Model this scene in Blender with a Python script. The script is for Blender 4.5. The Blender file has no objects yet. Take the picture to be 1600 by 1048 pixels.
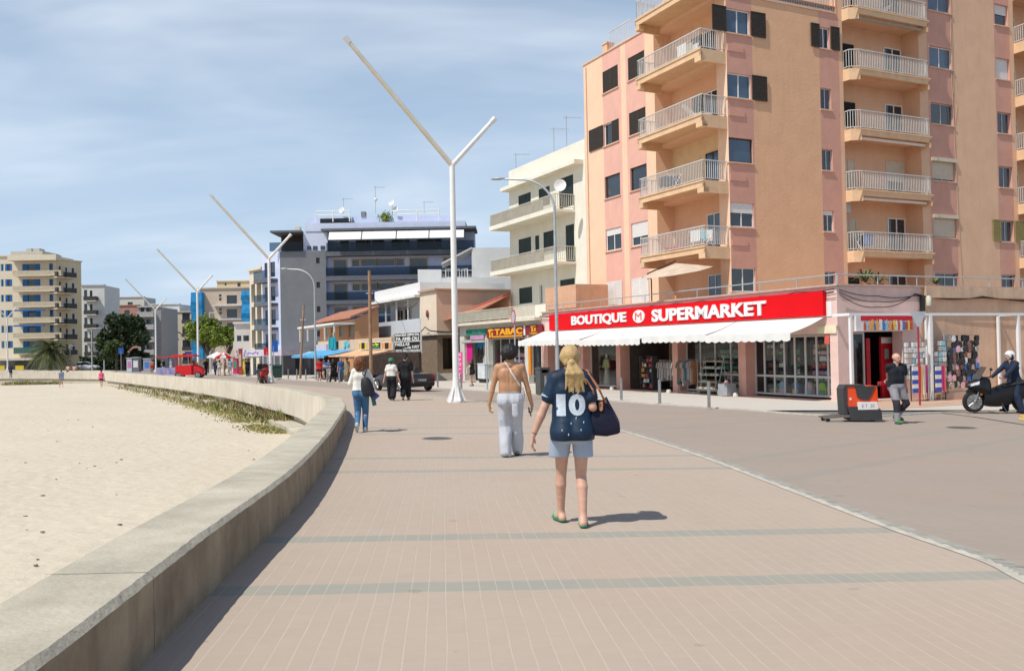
import bpy, math, random
import numpy as np
from mathutils import Vector, Matrix, noise as mnoise
random.seed(7)
R = math.radians
sc = bpy.context.scene
COL = sc.collection
# ------------------------------------------------------------------ camera
FPX, PIT, ROLL, CH = 1356.0, 0.0145, -0.0189, 1.58
CAM = Vector((0, 0, 1.6))
_fw = Vector((0, math.cos(PIT), math.sin(PIT)))
_rt = Vector((1, 0, 0)); _up = _rt.cross(_fw)
CR = _rt * math.cos(ROLL) + _up * math.sin(ROLL)
CU = _up * math.cos(ROLL) - _rt * math.sin(ROLL)
CF = _fw
cd = bpy.data.cameras.new('camera'); cam = bpy.data.objects.new('camera', cd); COL.objects.link(cam)
cd.sensor_width = 36; cd.lens = 36 * FPX / 1600; cd.clip_start = 0.1; cd.clip_end = 6000
m = Matrix((CR, CU, -CF)).transposed().to_4x4(); m.translation = CAM
cam.matrix_world = m
sc.camera = cam
# ------------------------------------------------------------------ light
SUN_EL = R(56.5); SUN_H = Vector((-.77, -.64, 0)).normalized()
SUN = SUN_H * math.cos(SUN_EL) + Vector((0, 0, math.sin(SUN_EL)))
ld = bpy.data.lights.new('sun', 'SUN'); ld.energy = 4.3; ld.angle = R(.55); ld.color = (1, .955, .88)
lo = bpy.data.objects.new('sun', ld); COL.objects.link(lo)
lo.rotation_euler = (-SUN).to_track_quat('-Z', 'Y').to_euler(); lo.location = (-20, -20, 60)
w = bpy.data.worlds.new('World'); sc.world = w; w.use_nodes = True
nt = w.node_tree; nt.nodes.clear(); N = nt.nodes.new; L = nt.links.new
out = N('ShaderNodeOutputWorld'); bg = N('ShaderNodeBackground'); L(bg.outputs[0], out.inputs[0])
sky = N('ShaderNodeTexSky'); sky.sky_type = 'NISHITA'; sky.sun_disc = False
sky.sun_elevation = SUN_EL; sky.sun_rotation = math.atan2(SUN_H.x, SUN_H.y)
sky.air_density = 1.0; sky.dust_density = .5; sky.ozone_density = 1.6; sky.altitude = 0
bg.inputs[1].default_value = 0.11
tc = N('ShaderNodeTexCoord'); sp = N('ShaderNodeSeparateXYZ'); L(tc.outputs['Generated'], sp.inputs[0])
ad = N('ShaderNodeMath'); ad.operation = 'ADD'; ad.inputs[1].default_value = .30; zm_ = N('ShaderNodeMath'); zm_.operation = 'MAXIMUM'; zm_.inputs[1].default_value = 0; L(sp.outputs[2], zm_.inputs[0]); L(zm_.outputs[0], ad.inputs[0])
def dv(s):
 d = N('ShaderNodeMath'); d.operation = 'DIVIDE'; L(s, d.inputs[0]); L(ad.outputs[0], d.inputs[1]); return d.outputs[0]
cb = N('ShaderNodeCombineXYZ'); L(dv(sp.outputs[0]), cb.inputs[0]); L(dv(sp.outputs[1]), cb.inputs[1])
def cloud(rot, scl, nscale, det, lo_, hi_, seed):
 mp = N('ShaderNodeMapping'); mp.inputs['Rotation'].default_value = (0, 0, rot); mp.inputs['Scale'].default_value = scl
 mp.inputs['Location'].default_value = (seed, seed * .7, 0); L(cb.outputs[0], mp.inputs[0])
 n = N('ShaderNodeTexNoise'); n.inputs['Scale'].default_value = nscale; n.inputs['Detail'].default_value = det
 n.inputs['Roughness'].default_value = .55; n.inputs['Distortion'].default_value = .5; L(mp.outputs[0], n.inputs[0])
 r = N('ShaderNodeMapRange'); r.inputs[1].default_value = lo_; r.inputs[2].default_value = hi_; r.interpolation_type = 'SMOOTHSTEP'
 L(n.outputs[0], r.inputs[0]); return r.outputs[0]
c1 = cloud(R(24), (.8, 2.0, 1), .9, 4, .38, .72, 3.1)
c2 = cloud(R(32), (.7, 2.6, 1), 1.6, 7, .45, .85, 9.4)
mx = N('ShaderNodeMath'); mx.operation = 'MULTIPLY_ADD'; L(c1, mx.inputs[0]); mx.inputs[1].default_value = .85
m2 = N('ShaderNodeMath'); m2.operation = 'MULTIPLY'; L(c2, m2.inputs[0]); m2.inputs[1].default_value = .38; L(m2.outputs[0], mx.inputs[2])
m3 = N('ShaderNodeMath'); m3.operation = 'MULTIPLY'; L(mx.outputs[0], m3.inputs[0]); m3.inputs[1].default_value = .58; m3.use_clamp = True
hz = N('ShaderNodeMapRange'); hz.inputs[1].default_value = .0; hz.inputs[2].default_value = .74; hz.inputs[3].default_value = .88; hz.inputs[4].default_value = .0; hz.interpolation_type = 'SMOOTHSTEP'; L(sp.outputs[2], hz.inputs[0])
m4 = N('ShaderNodeMath'); m4.operation = 'MULTIPLY'; m4.use_clamp = True; zf = N('ShaderNodeMapRange'); zf.inputs[1].default_value = .34; zf.inputs[2].default_value = .62; zf.inputs[3].default_value = 1; zf.inputs[4].default_value = .05; L(sp.outputs[2], zf.inputs[0]); L(m3.outputs[0], m4.inputs[0]); L(zf.outputs[0], m4.inputs[1])
mix = N('ShaderNodeMix'); mix.data_type = 'RGBA'; L(hz.outputs[0], mix.inputs[0]); L(sky.outputs[0], mix.inputs[6]); mix.inputs[7].default_value = (4.9, 6.35, 8.1, 1)
mixc = N('ShaderNodeMix'); mixc.data_type = 'RGBA'; L(m4.outputs[0], mixc.inputs[0]); L(mix.outputs[2], mixc.inputs[6]); mixc.inputs[7].default_value = (8.6, 9.2, 10.0, 1)
L(mixc.outputs[2], bg.inputs[0])
sc.view_settings.view_transform = 'Standard'; sc.view_settings.look = 'None'
sc.view_settings.exposure = 0.0; sc.view_settings.gamma = 1; sc.view_settings.use_curve_mapping = False
sc.cycles.max_bounces = 6; sc.cycles.transparent_max_bounces = 12
# ------------------------------------------------------------------ geometry of the place, measured on the photograph
def ray(px, py):
 return (CR * (px - 800) + CU * (524 - py) + CF * FPX) / FPX
GN = ray(1600, 564).cross(ray(0, 564)).normalized()
if GN.z < 0: GN = -GN
def G(px, py, h=0.0):
 d = ray(px, py); return CAM + d * ((-CH + h) / GN.dot(d))
def gz(x, y, h=0.0):
 return CAM.z + ((-CH + h) - GN.x * x - GN.y * y) / GN.z
def gp(x, y, h=0.0): return Vector((x, y, gz(x, y, h)))
def ppm(p): return FPX / (Vector(p) - CAM).dot(CF)
def PY(px, py, Y):
 d = ray(px, py); return CAM + d * (Y / d.y)
class Fac:
 """vertical facade: u along d, w outward, z up (world z)"""
 def __init__(s, O, d, outward):
  s.O = Vector((O[0], O[1], 0)); s.d = Vector((d[0], d[1], 0)).normalized()
  n = Vector((-s.d.y, s.d.x, 0)); s.n = n if n.dot(Vector((outward[0], outward[1], 0))) > 0 else -n
 def at(s, u, w, z): return s.O + s.d * u + s.n * w + Vector((0, 0, z))
 def uz(s, px, py, w=0.0):
  d = ray(px, py); t = (s.O + s.n * w - CAM).dot(s.n) / d.dot(s.n); p = CAM + d * t
  return ((p - s.O).dot(s.d), p.z)
 def u(s, px, py, w=0.0): return s.uz(px, py, w)[0]
 def z(s, px, py, w=0.0): return s.uz(px, py, w)[1]
 def off(s, w): return Fac(s.O + s.n * w, s.d, s.n)
 def gz(s, u, w=0): p = s.at(u, w, 0); return gz(p.x, p.y)
DA = Vector((math.sin(-.4616), math.cos(-.4616), 0))
DB = Vector((math.cos(-.4616 + .027 * -1), -math.sin(-.4616 - .027) * 1, 0)).normalized()
DB = Vector((math.sin(1.1363), math.cos(1.1363), 0))
# ------------------------------------------------------------------ materials
MC = {}
def srgb(r, g, b):
 f = lambda c: (c / 255 / 12.92) if c / 255 <= .04045 else ((c / 255 + .055) / 1.055) ** 2.4
 return (f(r), f(g), f(b))
def M(name, col, rough=.75, var=.12, vs=2.0, bump=0.0, bs=30.0, metal=0.0, spec=.35, det=4, streak=0.0, emit=0, col2=None):
 if name in MC: return MC[name]
 mt = bpy.data.materials.new(name); mt.use_nodes = True; nt = mt.node_tree; n = nt.nodes; l = nt.links.new
 b = n['Principled BSDF']; b.inputs['Roughness'].default_value = rough; b.inputs['Metallic'].default_value = metal
 b.inputs['Specular IOR Level'].default_value = spec
 tc = n.new('ShaderNodeTexCoord')
 base = None
 nz = n.new('ShaderNodeTexNoise'); nz.inputs['Scale'].default_value = vs; nz.inputs['Detail'].default_value = det
 nz.inputs['Roughness'].default_value = .65; l(tc.outputs['Object'], nz.inputs[0])
 mx = n.new('ShaderNodeMix'); mx.data_type = 'RGBA'
 a = [min(1, c * (1 + var)) for c in col]; d = [c * (1 - var * 1.3) for c in col]
 if col2: a, d = col, col2
 mx.inputs[6].default_value = (*d, 1); mx.inputs[7].default_value = (*a, 1)
 mr = n.new('ShaderNodeMapRange'); mr.inputs[1].default_value = .3; mr.inputs[2].default_value = .7; l(nz.outputs[0], mr.inputs[0])
 l(mr.outputs[0], mx.inputs[0]); base = mx.outputs[2]
 if streak:
  mp = n.new('ShaderNodeMapping'); mp.inputs['Scale'].default_value = (1.2, 1.2, .12); l(tc.outputs['Object'], mp.inputs[0])
  n2 = n.new('ShaderNodeTexNoise'); n2.inputs['Scale'].default_value = 3.5; n2.inputs['Detail'].default_value = 6; l(mp.outputs[0], n2.inputs[0])
  r2 = n.new('ShaderNodeMapRange'); r2.inputs[1].default_value = .52; r2.inputs[2].default_value = .75; r2.inputs[4].default_value = streak; l(n2.outputs[0], r2.inputs[0])
  m2 = n.new('ShaderNodeMix'); m2.data_type = 'RGBA'; l(r2.outputs[0], m2.inputs[0]); l(base, m2.inputs[6])
  m2.inputs[7].default_value = (*[c * .45 for c in col], 1); base = m2.outputs[2]
 l(base, b.inputs['Base Color'])
 if bump:
  nb = n.new('ShaderNodeTexNoise'); nb.inputs['Scale'].default_value = bs; nb.inputs['Detail'].default_value = 5; l(tc.outputs['Object'], nb.inputs[0])
  bp = n.new('ShaderNodeBump'); bp.inputs['Strength'].default_value = 1; bp.inputs['Distance'].default_value = bump
  l(nb.outputs[0], bp.inputs['Height']); l(bp.outputs[0], b.inputs['Normal'])
 if emit:
  b.inputs['Emission Color'].default_value = (*col, 1); b.inputs['Emission Strength'].default_value = emit
 MC[name] = mt; return mt
def glass_see(name='shop_glass', tint=(.93, .95, .95)):
 if name in MC: return MC[name]
 mt = bpy.data.materials.new(name); mt.use_nodes = True; nt = mt.node_tree; n = nt.nodes; l = nt.links.new
 n.remove(n['Principled BSDF']); o = n['Material Output']
 t = n.new('ShaderNodeBsdfTransparent'); t.inputs[0].default_value = (*tint, 1)
 g = n.new('ShaderNodeBsdfGlossy'); g.inputs['Roughness'].default_value = .03; g.inputs[0].default_value = (.9, .95, 1, 1)
 fr = n.new('ShaderNodeLayerWeight'); pw = n.new('ShaderNodeMath'); pw.operation = 'POWER'; pw.inputs[1].default_value = 3; l(fr.outputs['Facing'], pw.inputs[0])
 mr = n.new('ShaderNodeMapRange'); mr.inputs[3].default_value = .02; mr.inputs[4].default_value = .35; l(pw.outputs[0], mr.inputs[0])
 mx = n.new('ShaderNodeMixShader'); l(mr.outputs[0], mx.inputs[0]); l(t.outputs[0], mx.inputs[1]); l(g.outputs[0], mx.inputs[2]); l(mx.outputs[0], o.inputs[0])
 MC[name] = mt; return mt
# ------------------------------------------------------------------ mesh builder
class MB:
 def __init__(s): s.v = []; s.f = []; s.m = []; s.mi = 0
 def face(s, pts, mi=None):
  b = len(s.v); s.v += [tuple(p) for p in pts]; s.f.append(tuple(range(b, b + len(pts)))); s.m.append(s.mi if mi is None else mi); return s
 def hexa(s, c):   # 8 corners: bottom 4 ccw, top 4
  b = len(s.v); s.v += [tuple(p) for p in c]
  for q in ((0, 3, 2, 1), (4, 5, 6, 7), (0, 1, 5, 4), (1, 2, 6, 5), (2, 3, 7, 6), (3, 0, 4, 7)):
   s.f.append(tuple(b + i for i in q)); s.m.append(s.mi)
  return s
 def fbox(s, F, u0, u1, w0, w1, z0, z1):
  return s.hexa([F.at(u0, w0, z0), F.at(u1, w0, z0), F.at(u1, w1, z0), F.at(u0, w1, z0),
                       F.at(u0, w0, z1), F.at(u1, w0, z1), F.at(u1, w1, z1), F.at(u0, w1, z1)])
 def box(s, c, sx, sy, sz, rz=0.0, R3=None):
  c = Vector(c); mm = R3 or Matrix.Rotation(rz, 3, 'Z')
  P = [c + mm @ Vector((x * sx / 2, y * sy / 2, z * sz / 2)) for z in (-1, 1) for x, y in ((-1, -1), (1, -1), (1, 1), (-1, 1))]
  return s.hexa(P)
 def tube(s, p0, p1, r0, r1=None, n=8, cap=True):
  p0 = Vector(p0); p1 = Vector(p1); r1 = r0 if r1 is None else r1
  a = (p1 - p0).normalized(); t = Vector((0, 0, 1)) if abs(a.z) < .9 else Vector((1, 0, 0))
  x = a.cross(t).normalized(); y = a.cross(x); b = len(s.v)
  for p, r in ((p0, r0), (p1, r1)):
   for i in range(n):
    q = 2 * math.pi * i / n; s.v.append(tuple(p + x * (r * math.cos(q)) + y * (r * math.sin(q))))
  for i in range(n):
   j = (i + 1) % n; s.f.append((b + i, b + n + i, b + n + j, b + j)); s.m.append(s.mi)
  if cap:
   s.f.append(tuple(b + i for i in range(n))); s.m.append(s.mi)
   s.f.append(tuple(b + n + i for i in range(n - 1, -1, -1))); s.m.append(s.mi)
  return s
 def path(s, pts, r, n=6):
  for i in range(len(pts) - 1):
   rr = r if not hasattr(r, '__len__') else r[i]; r2 = r if not hasattr(r, '__len__') else r[i + 1]
   s.tube(pts[i], pts[i + 1], rr, r2, n)
  return s
 def lathe(s, c, prof, n=12, R3=None, sx=1, sy=1):
  c = Vector(c); b = len(s.v); R3 = R3 or Matrix.Identity(3)
  for r, z in prof:
   for i in range(n):
    q = 2 * math.pi * i / n; s.v.append(tuple(c + R3 @ Vector((r * sx * math.cos(q), r * sy * math.sin(q), z))))
  for k in range(len(prof) - 1):
   for i in range(n):
    j = (i + 1) % n; s.f.append((b + k * n + i, b + k * n + j, b + (k + 1) * n + j, b + (k + 1) * n + i)); s.m.append(s.mi)
  s.f.append(tuple(b + i for i in range(n - 1, -1, -1))); s.m.append(s.mi)
  e = b + (len(prof) - 1) * n; s.f.append(tuple(e + i for i in range(n))); s.m.append(s.mi)
  return s
 def ell(s, c, rx, ry, rz, n=10, k=6, R3=None):
  pr = [(max(1e-4, math.sin(math.pi * i / k)), -math.cos(math.pi * i / k)) for i in range(k + 1)]
  R3 = R3 or Matrix.Identity(3)
  return s.lathe(c, [(r, z * rz) for r, z in pr], n, R3, rx, ry)
 def prism(s, poly, off):   # planar polygon (3-D points) swept by off
  off = Vector(off); P = [Vector(p) for p in poly]; n = len(P); b = len(s.v)
  s.v += [tuple(p) for p in P] + [tuple(p + off) for p in P]
  s.f.append(tuple(b + i for i in range(n - 1, -1, -1))); s.m.append(s.mi); s.f.append(tuple(b + n + i for i in range(n))); s.m.append(s.mi)
  for i in range(n):
   j = (i + 1) % n; s.f.append((b + i, b + j, b + n + j, b + n + i)); s.m.append(s.mi)
  return s
 def build(s, name, mats, parent=None, smooth=False, loc=None):
  if not s.v: return None
  o0 = Vector((0, 0, 0)); p = parent
  while p is not None: o0 += p.location; p = p.parent
  if parent is None: o0 = Vector(loc) if loc is not None else Vector(min(s.v, key=lambda q: q[2]))
  me = bpy.data.meshes.new(name); me.from_pydata([(a - o0.x, b - o0.y, c - o0.z) for a, b, c in s.v], [], s.f)
  mats = mats if isinstance(mats, (list, tuple)) else [mats]
  for mm in mats: me.materials.append(mm)
  if any(s.m): me.polygons.foreach_set('material_index', s.m)
  if smooth:
   me.polygons.foreach_set('use_smooth', [True] * len(me.polygons)); me.set_sharp_from_angle(angle=R(38))
  me.update(); o = bpy.data.objects.new(name, me); COL.objects.link(o)
  if parent is not None: o.parent = parent
  else: o.location = o0
  return o
def tag(o, label=None, cat=None, group=None, kind=None):
 if label: o['label'] = label
 if cat: o['category'] = cat
 if group: o['group'] = group
 if kind: o['kind'] = kind
 return o
def thing(name, label, cat, loc, group=None):
 o = bpy.data.objects.new(name, None); o.empty_display_size = .3; COL.objects.link(o); o.location = Vector(loc)
 return tag(o, label, cat, group)
def dup(root, loc, label=None, group=None, rz=None):
 def cp(o, par):
  c = o.copy(); COL.objects.link(c); c.parent = par
  for ch in o.children: cp(ch, c)
  return c
 r = cp(root, None); r.location = Vector(loc)
 if rz is not None: r.rotation_euler = (0, 0, rz)
 if label: r['label'] = label
 if group: r['group'] = group
 return r
def struct(mb, name, mat, **k):
 o = mb.build(name, mat, **k); o['kind'] = 'structure'; return o
def wall(mb, F, u0, u1, z0, z1, holes=(), w=0.0, rev=.18, mf=None, thick=None):
 """front face with rectangular openings, each with reveals; optional material by (u)"""
 if u1 < u0: u0, u1 = u1, u0
 H = []
 for h in holes:
  a, b, c, d = h[:4]; H.append((max(u0, min(a, b)), min(u1, max(a, b)), max(z0, min(c, d)), min(z1, max(c, d)), h[4] if len(h) > 4 else rev))
 H = [h for h in H if h[1] > h[0] and h[3] > h[2]]
 us = sorted(set([u0, u1] + [x for h in H for x in h[:2]] + [x for x in (mf[1] if mf else []) if u0 < x < u1]))
 zs = sorted(set([z0, z1] + [x for h in H for x in h[2:4]]))
 for i in range(len(us) - 1):
  um = (us[i] + us[i + 1]) / 2; mi = mf[0](um) if mf else 0
  for j in range(len(zs) - 1):
   zm = (zs[j] + zs[j + 1]) / 2
   if any(h[0] < um < h[1] and h[2] < zm < h[3] for h in H): continue
   mb.face([F.at(us[i], w, zs[j]), F.at(us[i + 1], w, zs[j]), F.at(us[i + 1], w, zs[j + 1]), F.at(us[i], w, zs[j + 1])], mi)
 for a, b, c, d, r in H:
  mi = mf[0]((a + b) / 2) if mf else 0
  A = lambda u, ww, z: F.at(u, ww, z)
  mb.face([A(a, w, c), A(a, w - r, c), A(a, w - r, d), A(a, w, d)], mi); mb.face([A(b, w, c), A(b, w, d), A(b, w - r, d), A(b, w - r, c)], mi)
  mb.face([A(a, w, c), A(b, w, c), A(b, w - r, c), A(a, w - r, c)], mi); mb.face([A(a, w, d), A(a, w - r, d), A(b, w - r, d), A(b, w, d)], mi)
def window(par, F, u0, u1, z0, z1, w=-.12, fm=None, gm=None, nv=2, fr=.06, blind=0.0, bm=None, sill=None, name='window', trans=None):
 if u1 < u0: u0, u1 = u1, u0
 mb = MB(); t = .05
 mb.fbox(F, u0, u1, w - t, w, z0, z0 + fr); mb.fbox(F, u0, u1, w - t, w, z1 - fr, z1)
 mb.fbox(F, u0, u0 + fr, w - t, w, z0 + fr, z1 - fr); mb.fbox(F, u1 - fr, u1, w - t, w, z0 + fr, z1 - fr)
 for i in range(1, nv):
  uu = u0 + (u1 - u0) * i / nv; mb.fbox(F, uu - fr * .5, uu + fr * .5, w - t, w - .004, z0 + fr, z1 - fr)
 if trans: mb.fbox(F, u0 + fr, u1 - fr, w - t, w - .008, trans - fr / 2, trans + fr / 2)
 o = mb.build(name, fm, par)
 g = MB().fbox(F, u0 + .01, u1 - .01, w - t + .012, w - t + .02, z0 + .01, z1 - .01).build('pane', gm, o)
 if sill is not None:
  MB().fbox(F, u0 - .06, u1 + .06, w, .07, z0 - .07, z0 - .003).build('sill', sill, o)
 if blind:
  b = MB(); zb = z1 - (z1 - z0) * blind; n = max(2, int((z1 - zb) / .07)); h = (z1 - zb) / n
  for i in range(n): b.fbox(F, u0 + .02, u1 - .02, w + .004, w + .024, zb + i * h, zb + i * h + h * .8)
  b.fbox(F, u0 + .02, u1 - .02, w + .001, w + .012, zb, z1)
  b.build('roller_blind', bm, o)
 return o
def shutter(par, F, ua, ub, z0, z1, w, mat, name='shutter'):
 mb = MB(); u0, u1 = min(ua, ub), max(ua, ub); fr = .05
 mb.fbox(F, u0, u0 + fr, w, w + .04, z0, z1); mb.fbox(F, u1 - fr, u1, w, w + .04, z0, z1)
 mb.fbox(F, u0 + fr, u1 - fr, w, w + .04, z0, z0 + fr); mb.fbox(F, u0 + fr, u1 - fr, w, w + .04, z1 - fr, z1)
 n = int((z1 - z0) / .09); h = (z1 - z0 - 2 * fr) / n
 for i in range(n): mb.fbox(F, u0 + fr, u1 - fr, w + .005, w + .03, z0 + fr + i * h, z0 + fr + i * h + h * .72)
 mb.fbox(F, u0 + fr, u1 - fr, w + .002, w + .012, z0 + fr, z1 - fr)
 return mb.build(name, mat, par)
def text_obj(name, body, mat, F, u0, u1, z0, z1, w, parent, depth=.03, bold=.02, flip=False):
 cu = bpy.data.curves.new(name + '_c', 'FONT'); cu.body = body; cu.size = 1; cu.extrude = .5; cu.offset = bold; cu.resolution_u = 3
 t = bpy.data.objects.new('t', cu); COL.objects.link(t); bpy.context.view_layer.update()
 dg = bpy.context.evaluated_depsgraph_get(); me = bpy.data.meshes.new_from_object(t.evaluated_get(dg))
 bpy.data.objects.remove(t)
 n = len(me.vertices); co = np.empty(n * 3); me.vertices.foreach_get('co', co); co = co.reshape(-1, 3)
 mn = co.min(0); mxx = co.max(0)
 X = (co[:, 0] - mn[0]) / (mxx[0] - mn[0]); Y = (co[:, 1] - mn[1]) / (mxx[1] - mn[1]); Z = co[:, 2] + .5
 o0 = Vector((0, 0, 0)); p = parent
 while p is not None: o0 += p.location; p = p.parent
 pts = []
 for x, y, z in zip(X, Y, Z): pts.append(F.at(u0 + (u1 - u0) * x, w + depth * z, z0 + (z1 - z0) * y) - o0)
 me.vertices.foreach_set('co', [c for q in pts for c in q]); me.name = name
 me.materials.clear(); me.materials.append(mat); me.update()
 o = bpy.data.objects.new(name, me); COL.objects.link(o); o.parent = parent
 return o
def railing(par, F, segs, z0, h, mat, sp=.115, bar=.011, name='railing', top=.03, bot=.08):
 """segs: list of (u,w) points in F"""
 mb = MB()
 for (ua, wa), (ub, wb) in zip(segs[:-1], segs[1:]):
  a = F.at(ua, wa, z0); b = F.at(ub, wb, z0); d = b - a; Ln = d.length
  if Ln < .05: continue
  d.normalize(); nn = Vector((-d.y, d.x, 0))
  def bx(s0, s1, t, zz0, zz1):
   P = [a + d * s + nn * q for s, q in ((s0, -t), (s1, -t), (s1, t), (s0, t))]
   mb.hexa([p + Vector((0, 0, zz0)) for p in P] + [p + Vector((0, 0, zz1)) for p in P])
  bx(0, Ln, top, h - .04, h); bx(0, Ln, .015, bot, bot + .03)
  n = max(2, int(Ln / sp))
  for i in range(n + 1):
   s_ = Ln * i / n; big = i % 12 == 0
   bx(s_ - bar, s_ + bar, bar, 0 if big else bot, h - .04)
 return mb.build(name, mat, par)
# ------------------------------------------------------------------ ground, road, beach
AL = ray(690, 564); AL = Vector((AL.x, AL.y, 0)).normalized(); AC = Vector((AL.y, -AL.x, 0))
def paving(name, col, line, stripe, sp, row, sstr, s0, rough=.85, bump=.003, ang=0.0, jw=.045, big=.1):
 mt = bpy.data.materials.new(name); mt.use_nodes = True; nt = mt.node_tree; n = nt.nodes; l = nt.links.new
 b = n['Principled BSDF']; b.inputs['Roughness'].default_value = rough; b.inputs['Specular IOR Level'].default_value = .25
 tc = n.new('ShaderNodeTexCoord'); P = tc.outputs['Object']
 def math_(op, a, b_=None, c_=None):
  q = n.new('ShaderNodeMath'); q.operation = op
  for i, v in enumerate((a, b_, c_)):
   if v is None: continue
   if isinstance(v, (int, float)): q.inputs[i].default_value = v
   else: l(v, q.inputs[i])
  return q.outputs[0]
 def noise(scale, det=4, vec=None, rough_=.6):
  q = n.new('ShaderNodeTexNoise'); q.inputs['Scale'].default_value = scale; q.inputs['Detail'].default_value = det
  q.inputs['Roughness'].default_value = rough_; l(vec or P, q.inputs[0]); return q.outputs[0]
 def dot(v):
  q = n.new('ShaderNodeVectorMath'); q.operation = 'DOT_PRODUCT'; l(P, q.inputs[0]); q.inputs[1].default_value = v; return q.outputs['Value']
 ca, sa = math.cos(ang), math.sin(ang)
 al = AL * ca + AC * sa; ac = AC * ca - AL * sa
 a = dot(al); c = dot(ac)
 wob = math_('MULTIPLY_ADD', noise(1.6, 3), .02, -.01)
 c = math_('ADD', c, wob)
 cb = n.new('ShaderNodeCombineXYZ'); l(a, cb.inputs[0]); l(c, cb.inputs[1])
 br = n.new('ShaderNodeTexBrick'); br.inputs['Scale'].default_value = 1; br.inputs['Brick Width'].default_value = row; br.inputs['Row Height'].default_value = sp
 br.inputs['Mortar Size'].default_value = .0035; br.inputs['Mortar Smooth'].default_value = .3; br.inputs['Bias'].default_value = 0
 br.inputs['Color1'].default_value = (.38, .38, .38, 1); br.inputs['Color2'].default_value = (.62, .62, .62, 1); br.inputs['Mortar'].default_value = (.5, .5, .5, 1)
 l(cb.outputs[0], br.inputs[0])
 cs = n.new('ShaderNodeCombineXYZ'); l(math_('MULTIPLY', a, .06), cs.inputs[0]); l(math_('MULTIPLY', c, .9), cs.inputs[1])
 tone = math_('ADD', math_('MULTIPLY', noise(.35, 5), .55), math_('ADD', math_('MULTIPLY', noise(9, 5), .4), math_('MULTIPLY', noise(1.6, 6, cs.outputs[0]), .3)))
 tone = math_('MULTIPLY_ADD', tone, 1, -.62)
 tone = math_('MULTIPLY', tone, big * 6)
 bt = n.new('ShaderNodeRGBToBW'); l(br.outputs[0], bt.inputs[0])
 tone = math_('ADD', tone, math_('MULTIPLY_ADD', bt.outputs[0], .35, -.175))
 hv = n.new('ShaderNodeMix'); hv.data_type = 'RGBA'; hv.inputs[6].default_value = (*[x * .86 for x in col], 1); hv.inputs[7].default_value = (*[min(1, x * 1.12) for x in col], 1)
 l(math_('ADD', tone, .5), hv.inputs[0]); base = hv.outputs[2]
 # pink / pale patches
 pk = n.new('ShaderNodeMix'); pk.data_type = 'RGBA'; pr = n.new('ShaderNodeMapRange'); pr.inputs[1].default_value = .5; pr.inputs[2].default_value = .72; pr.inputs[4].default_value = .5
 l(noise(.22, 3), pr.inputs[0]); l(pr.outputs[0], pk.inputs[0]); l(base, pk.inputs[6]); pk.inputs[7].default_value = (col[0] * 1.08, col[1] * .95, col[2] * .88, 1); base = pk.outputs[2]
 if sstr:
  t = math_('MODULO', math_('ADD', math_('ADD', a, math_('MULTIPLY_ADD', noise(3, 2), .05, -.025)), 100 * 6.45 - s0), 6.45)
  s1 = math_('MULTIPLY', math_('LESS_THAN', t, .26), 1); s2 = math_('MULTIPLY', math_('GREATER_THAN', t, 1.72), math_('LESS_THAN', t, 1.98))
  s = math_('MULTIPLY', math_('ADD', s1, s2), math_('MULTIPLY_ADD', noise(2.5, 5), sstr, sstr * .45))
  q = n.new('ShaderNodeMix'); q.data_type = 'RGBA'; q.clamp_factor = True; l(s, q.inputs[0]); l(base, q.inputs[6]); q.inputs[7].default_value = (*stripe, 1); base = q.outputs[2]
 # sandy joints along the walk
 fr = math_('FRACT', math_('ADD', math_('DIVIDE', c, sp), 500)); d = math_('ABSOLUTE', math_('SUBTRACT', fr, .5))
 jn = math_('MULTIPLY', math_('GREATER_THAN', d, .5 - jw), math_('MULTIPLY_ADD', noise(2.2, 5), 1.5, -.1))
 q = n.new('ShaderNodeMix'); q.data_type = 'RGBA'; q.clamp_factor = True; l(math_('MAXIMUM', math_('MULTIPLY', jn, .55), math_('MULTIPLY', math_('MULTIPLY', br.outputs['Fac'], noise(3, 4)), .34)), q.inputs[0]); l(base, q.inputs[6]); q.inputs[7].default_value = (*line, 1); base = q.outputs[2]
 # spots of dirt / gum
 vo = n.new('ShaderNodeTexVoronoi'); vo.inputs['Scale'].default_value = 1.3; l(P, vo.inputs[0])
 sp_ = math_('LESS_THAN', vo.outputs['Distance'], math_('MULTIPLY_ADD', noise(2.3, 2), .42, -.15))
 q = n.new('ShaderNodeMix'); q.data_type = 'RGBA'; l(math_('MULTIPLY', sp_, .28), q.inputs[0]); l(base, q.inputs[6]); q.inputs[7].default_value = (*[x * .5 for x in col], 1); base = q.outputs[2]
 l(base, b.inputs['Base Color'])
 bp = n.new('ShaderNodeBump'); bp.inputs['Distance'].default_value = bump; l(math_('SUBTRACT', math_('MULTIPLY', noise(60, 4), .4), math_('GREATER_THAN', d, .5 - jw)), bp.inputs['Height']); l(bp.outputs[0], b.inputs['Normal'])
 MC[name] = mt; return mt
P_PAVE = paving('pink_paver', (.44, .358, .285), (.57, .50, .41), (.30, .305, .26), .118, .236, .8, 6.02, big=.15)
P_ROAD = paving('road_paver', (.345, .285, .235), (.385, .34, .295), (.25, .26, .235), .105, .21, .35, 6.0, ang=R(-38), big=.2, jw=.05)
P_WALK = paving('sidewalk_tile', (.54, .50, .435), (.45, .42, .37), (.5, .5, .46), .4, .4, 0, 0, ang=R(-26), jw=.012)
P_TERRA = paving('terracotta_tile', (.52, .35, .25), (.40, .30, .24), (.5, .5, .5), .25, .25, 0, 0, ang=R(-24), jw=.03)
ASPH = M('asphalt', (.16, .155, .15), .9, .2, 1.2, .004, 90)
CONC = M('old_concrete', (.475, .43, .335), .9, .19, 1.6, .007, 30, streak=.0, det=8)
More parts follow.
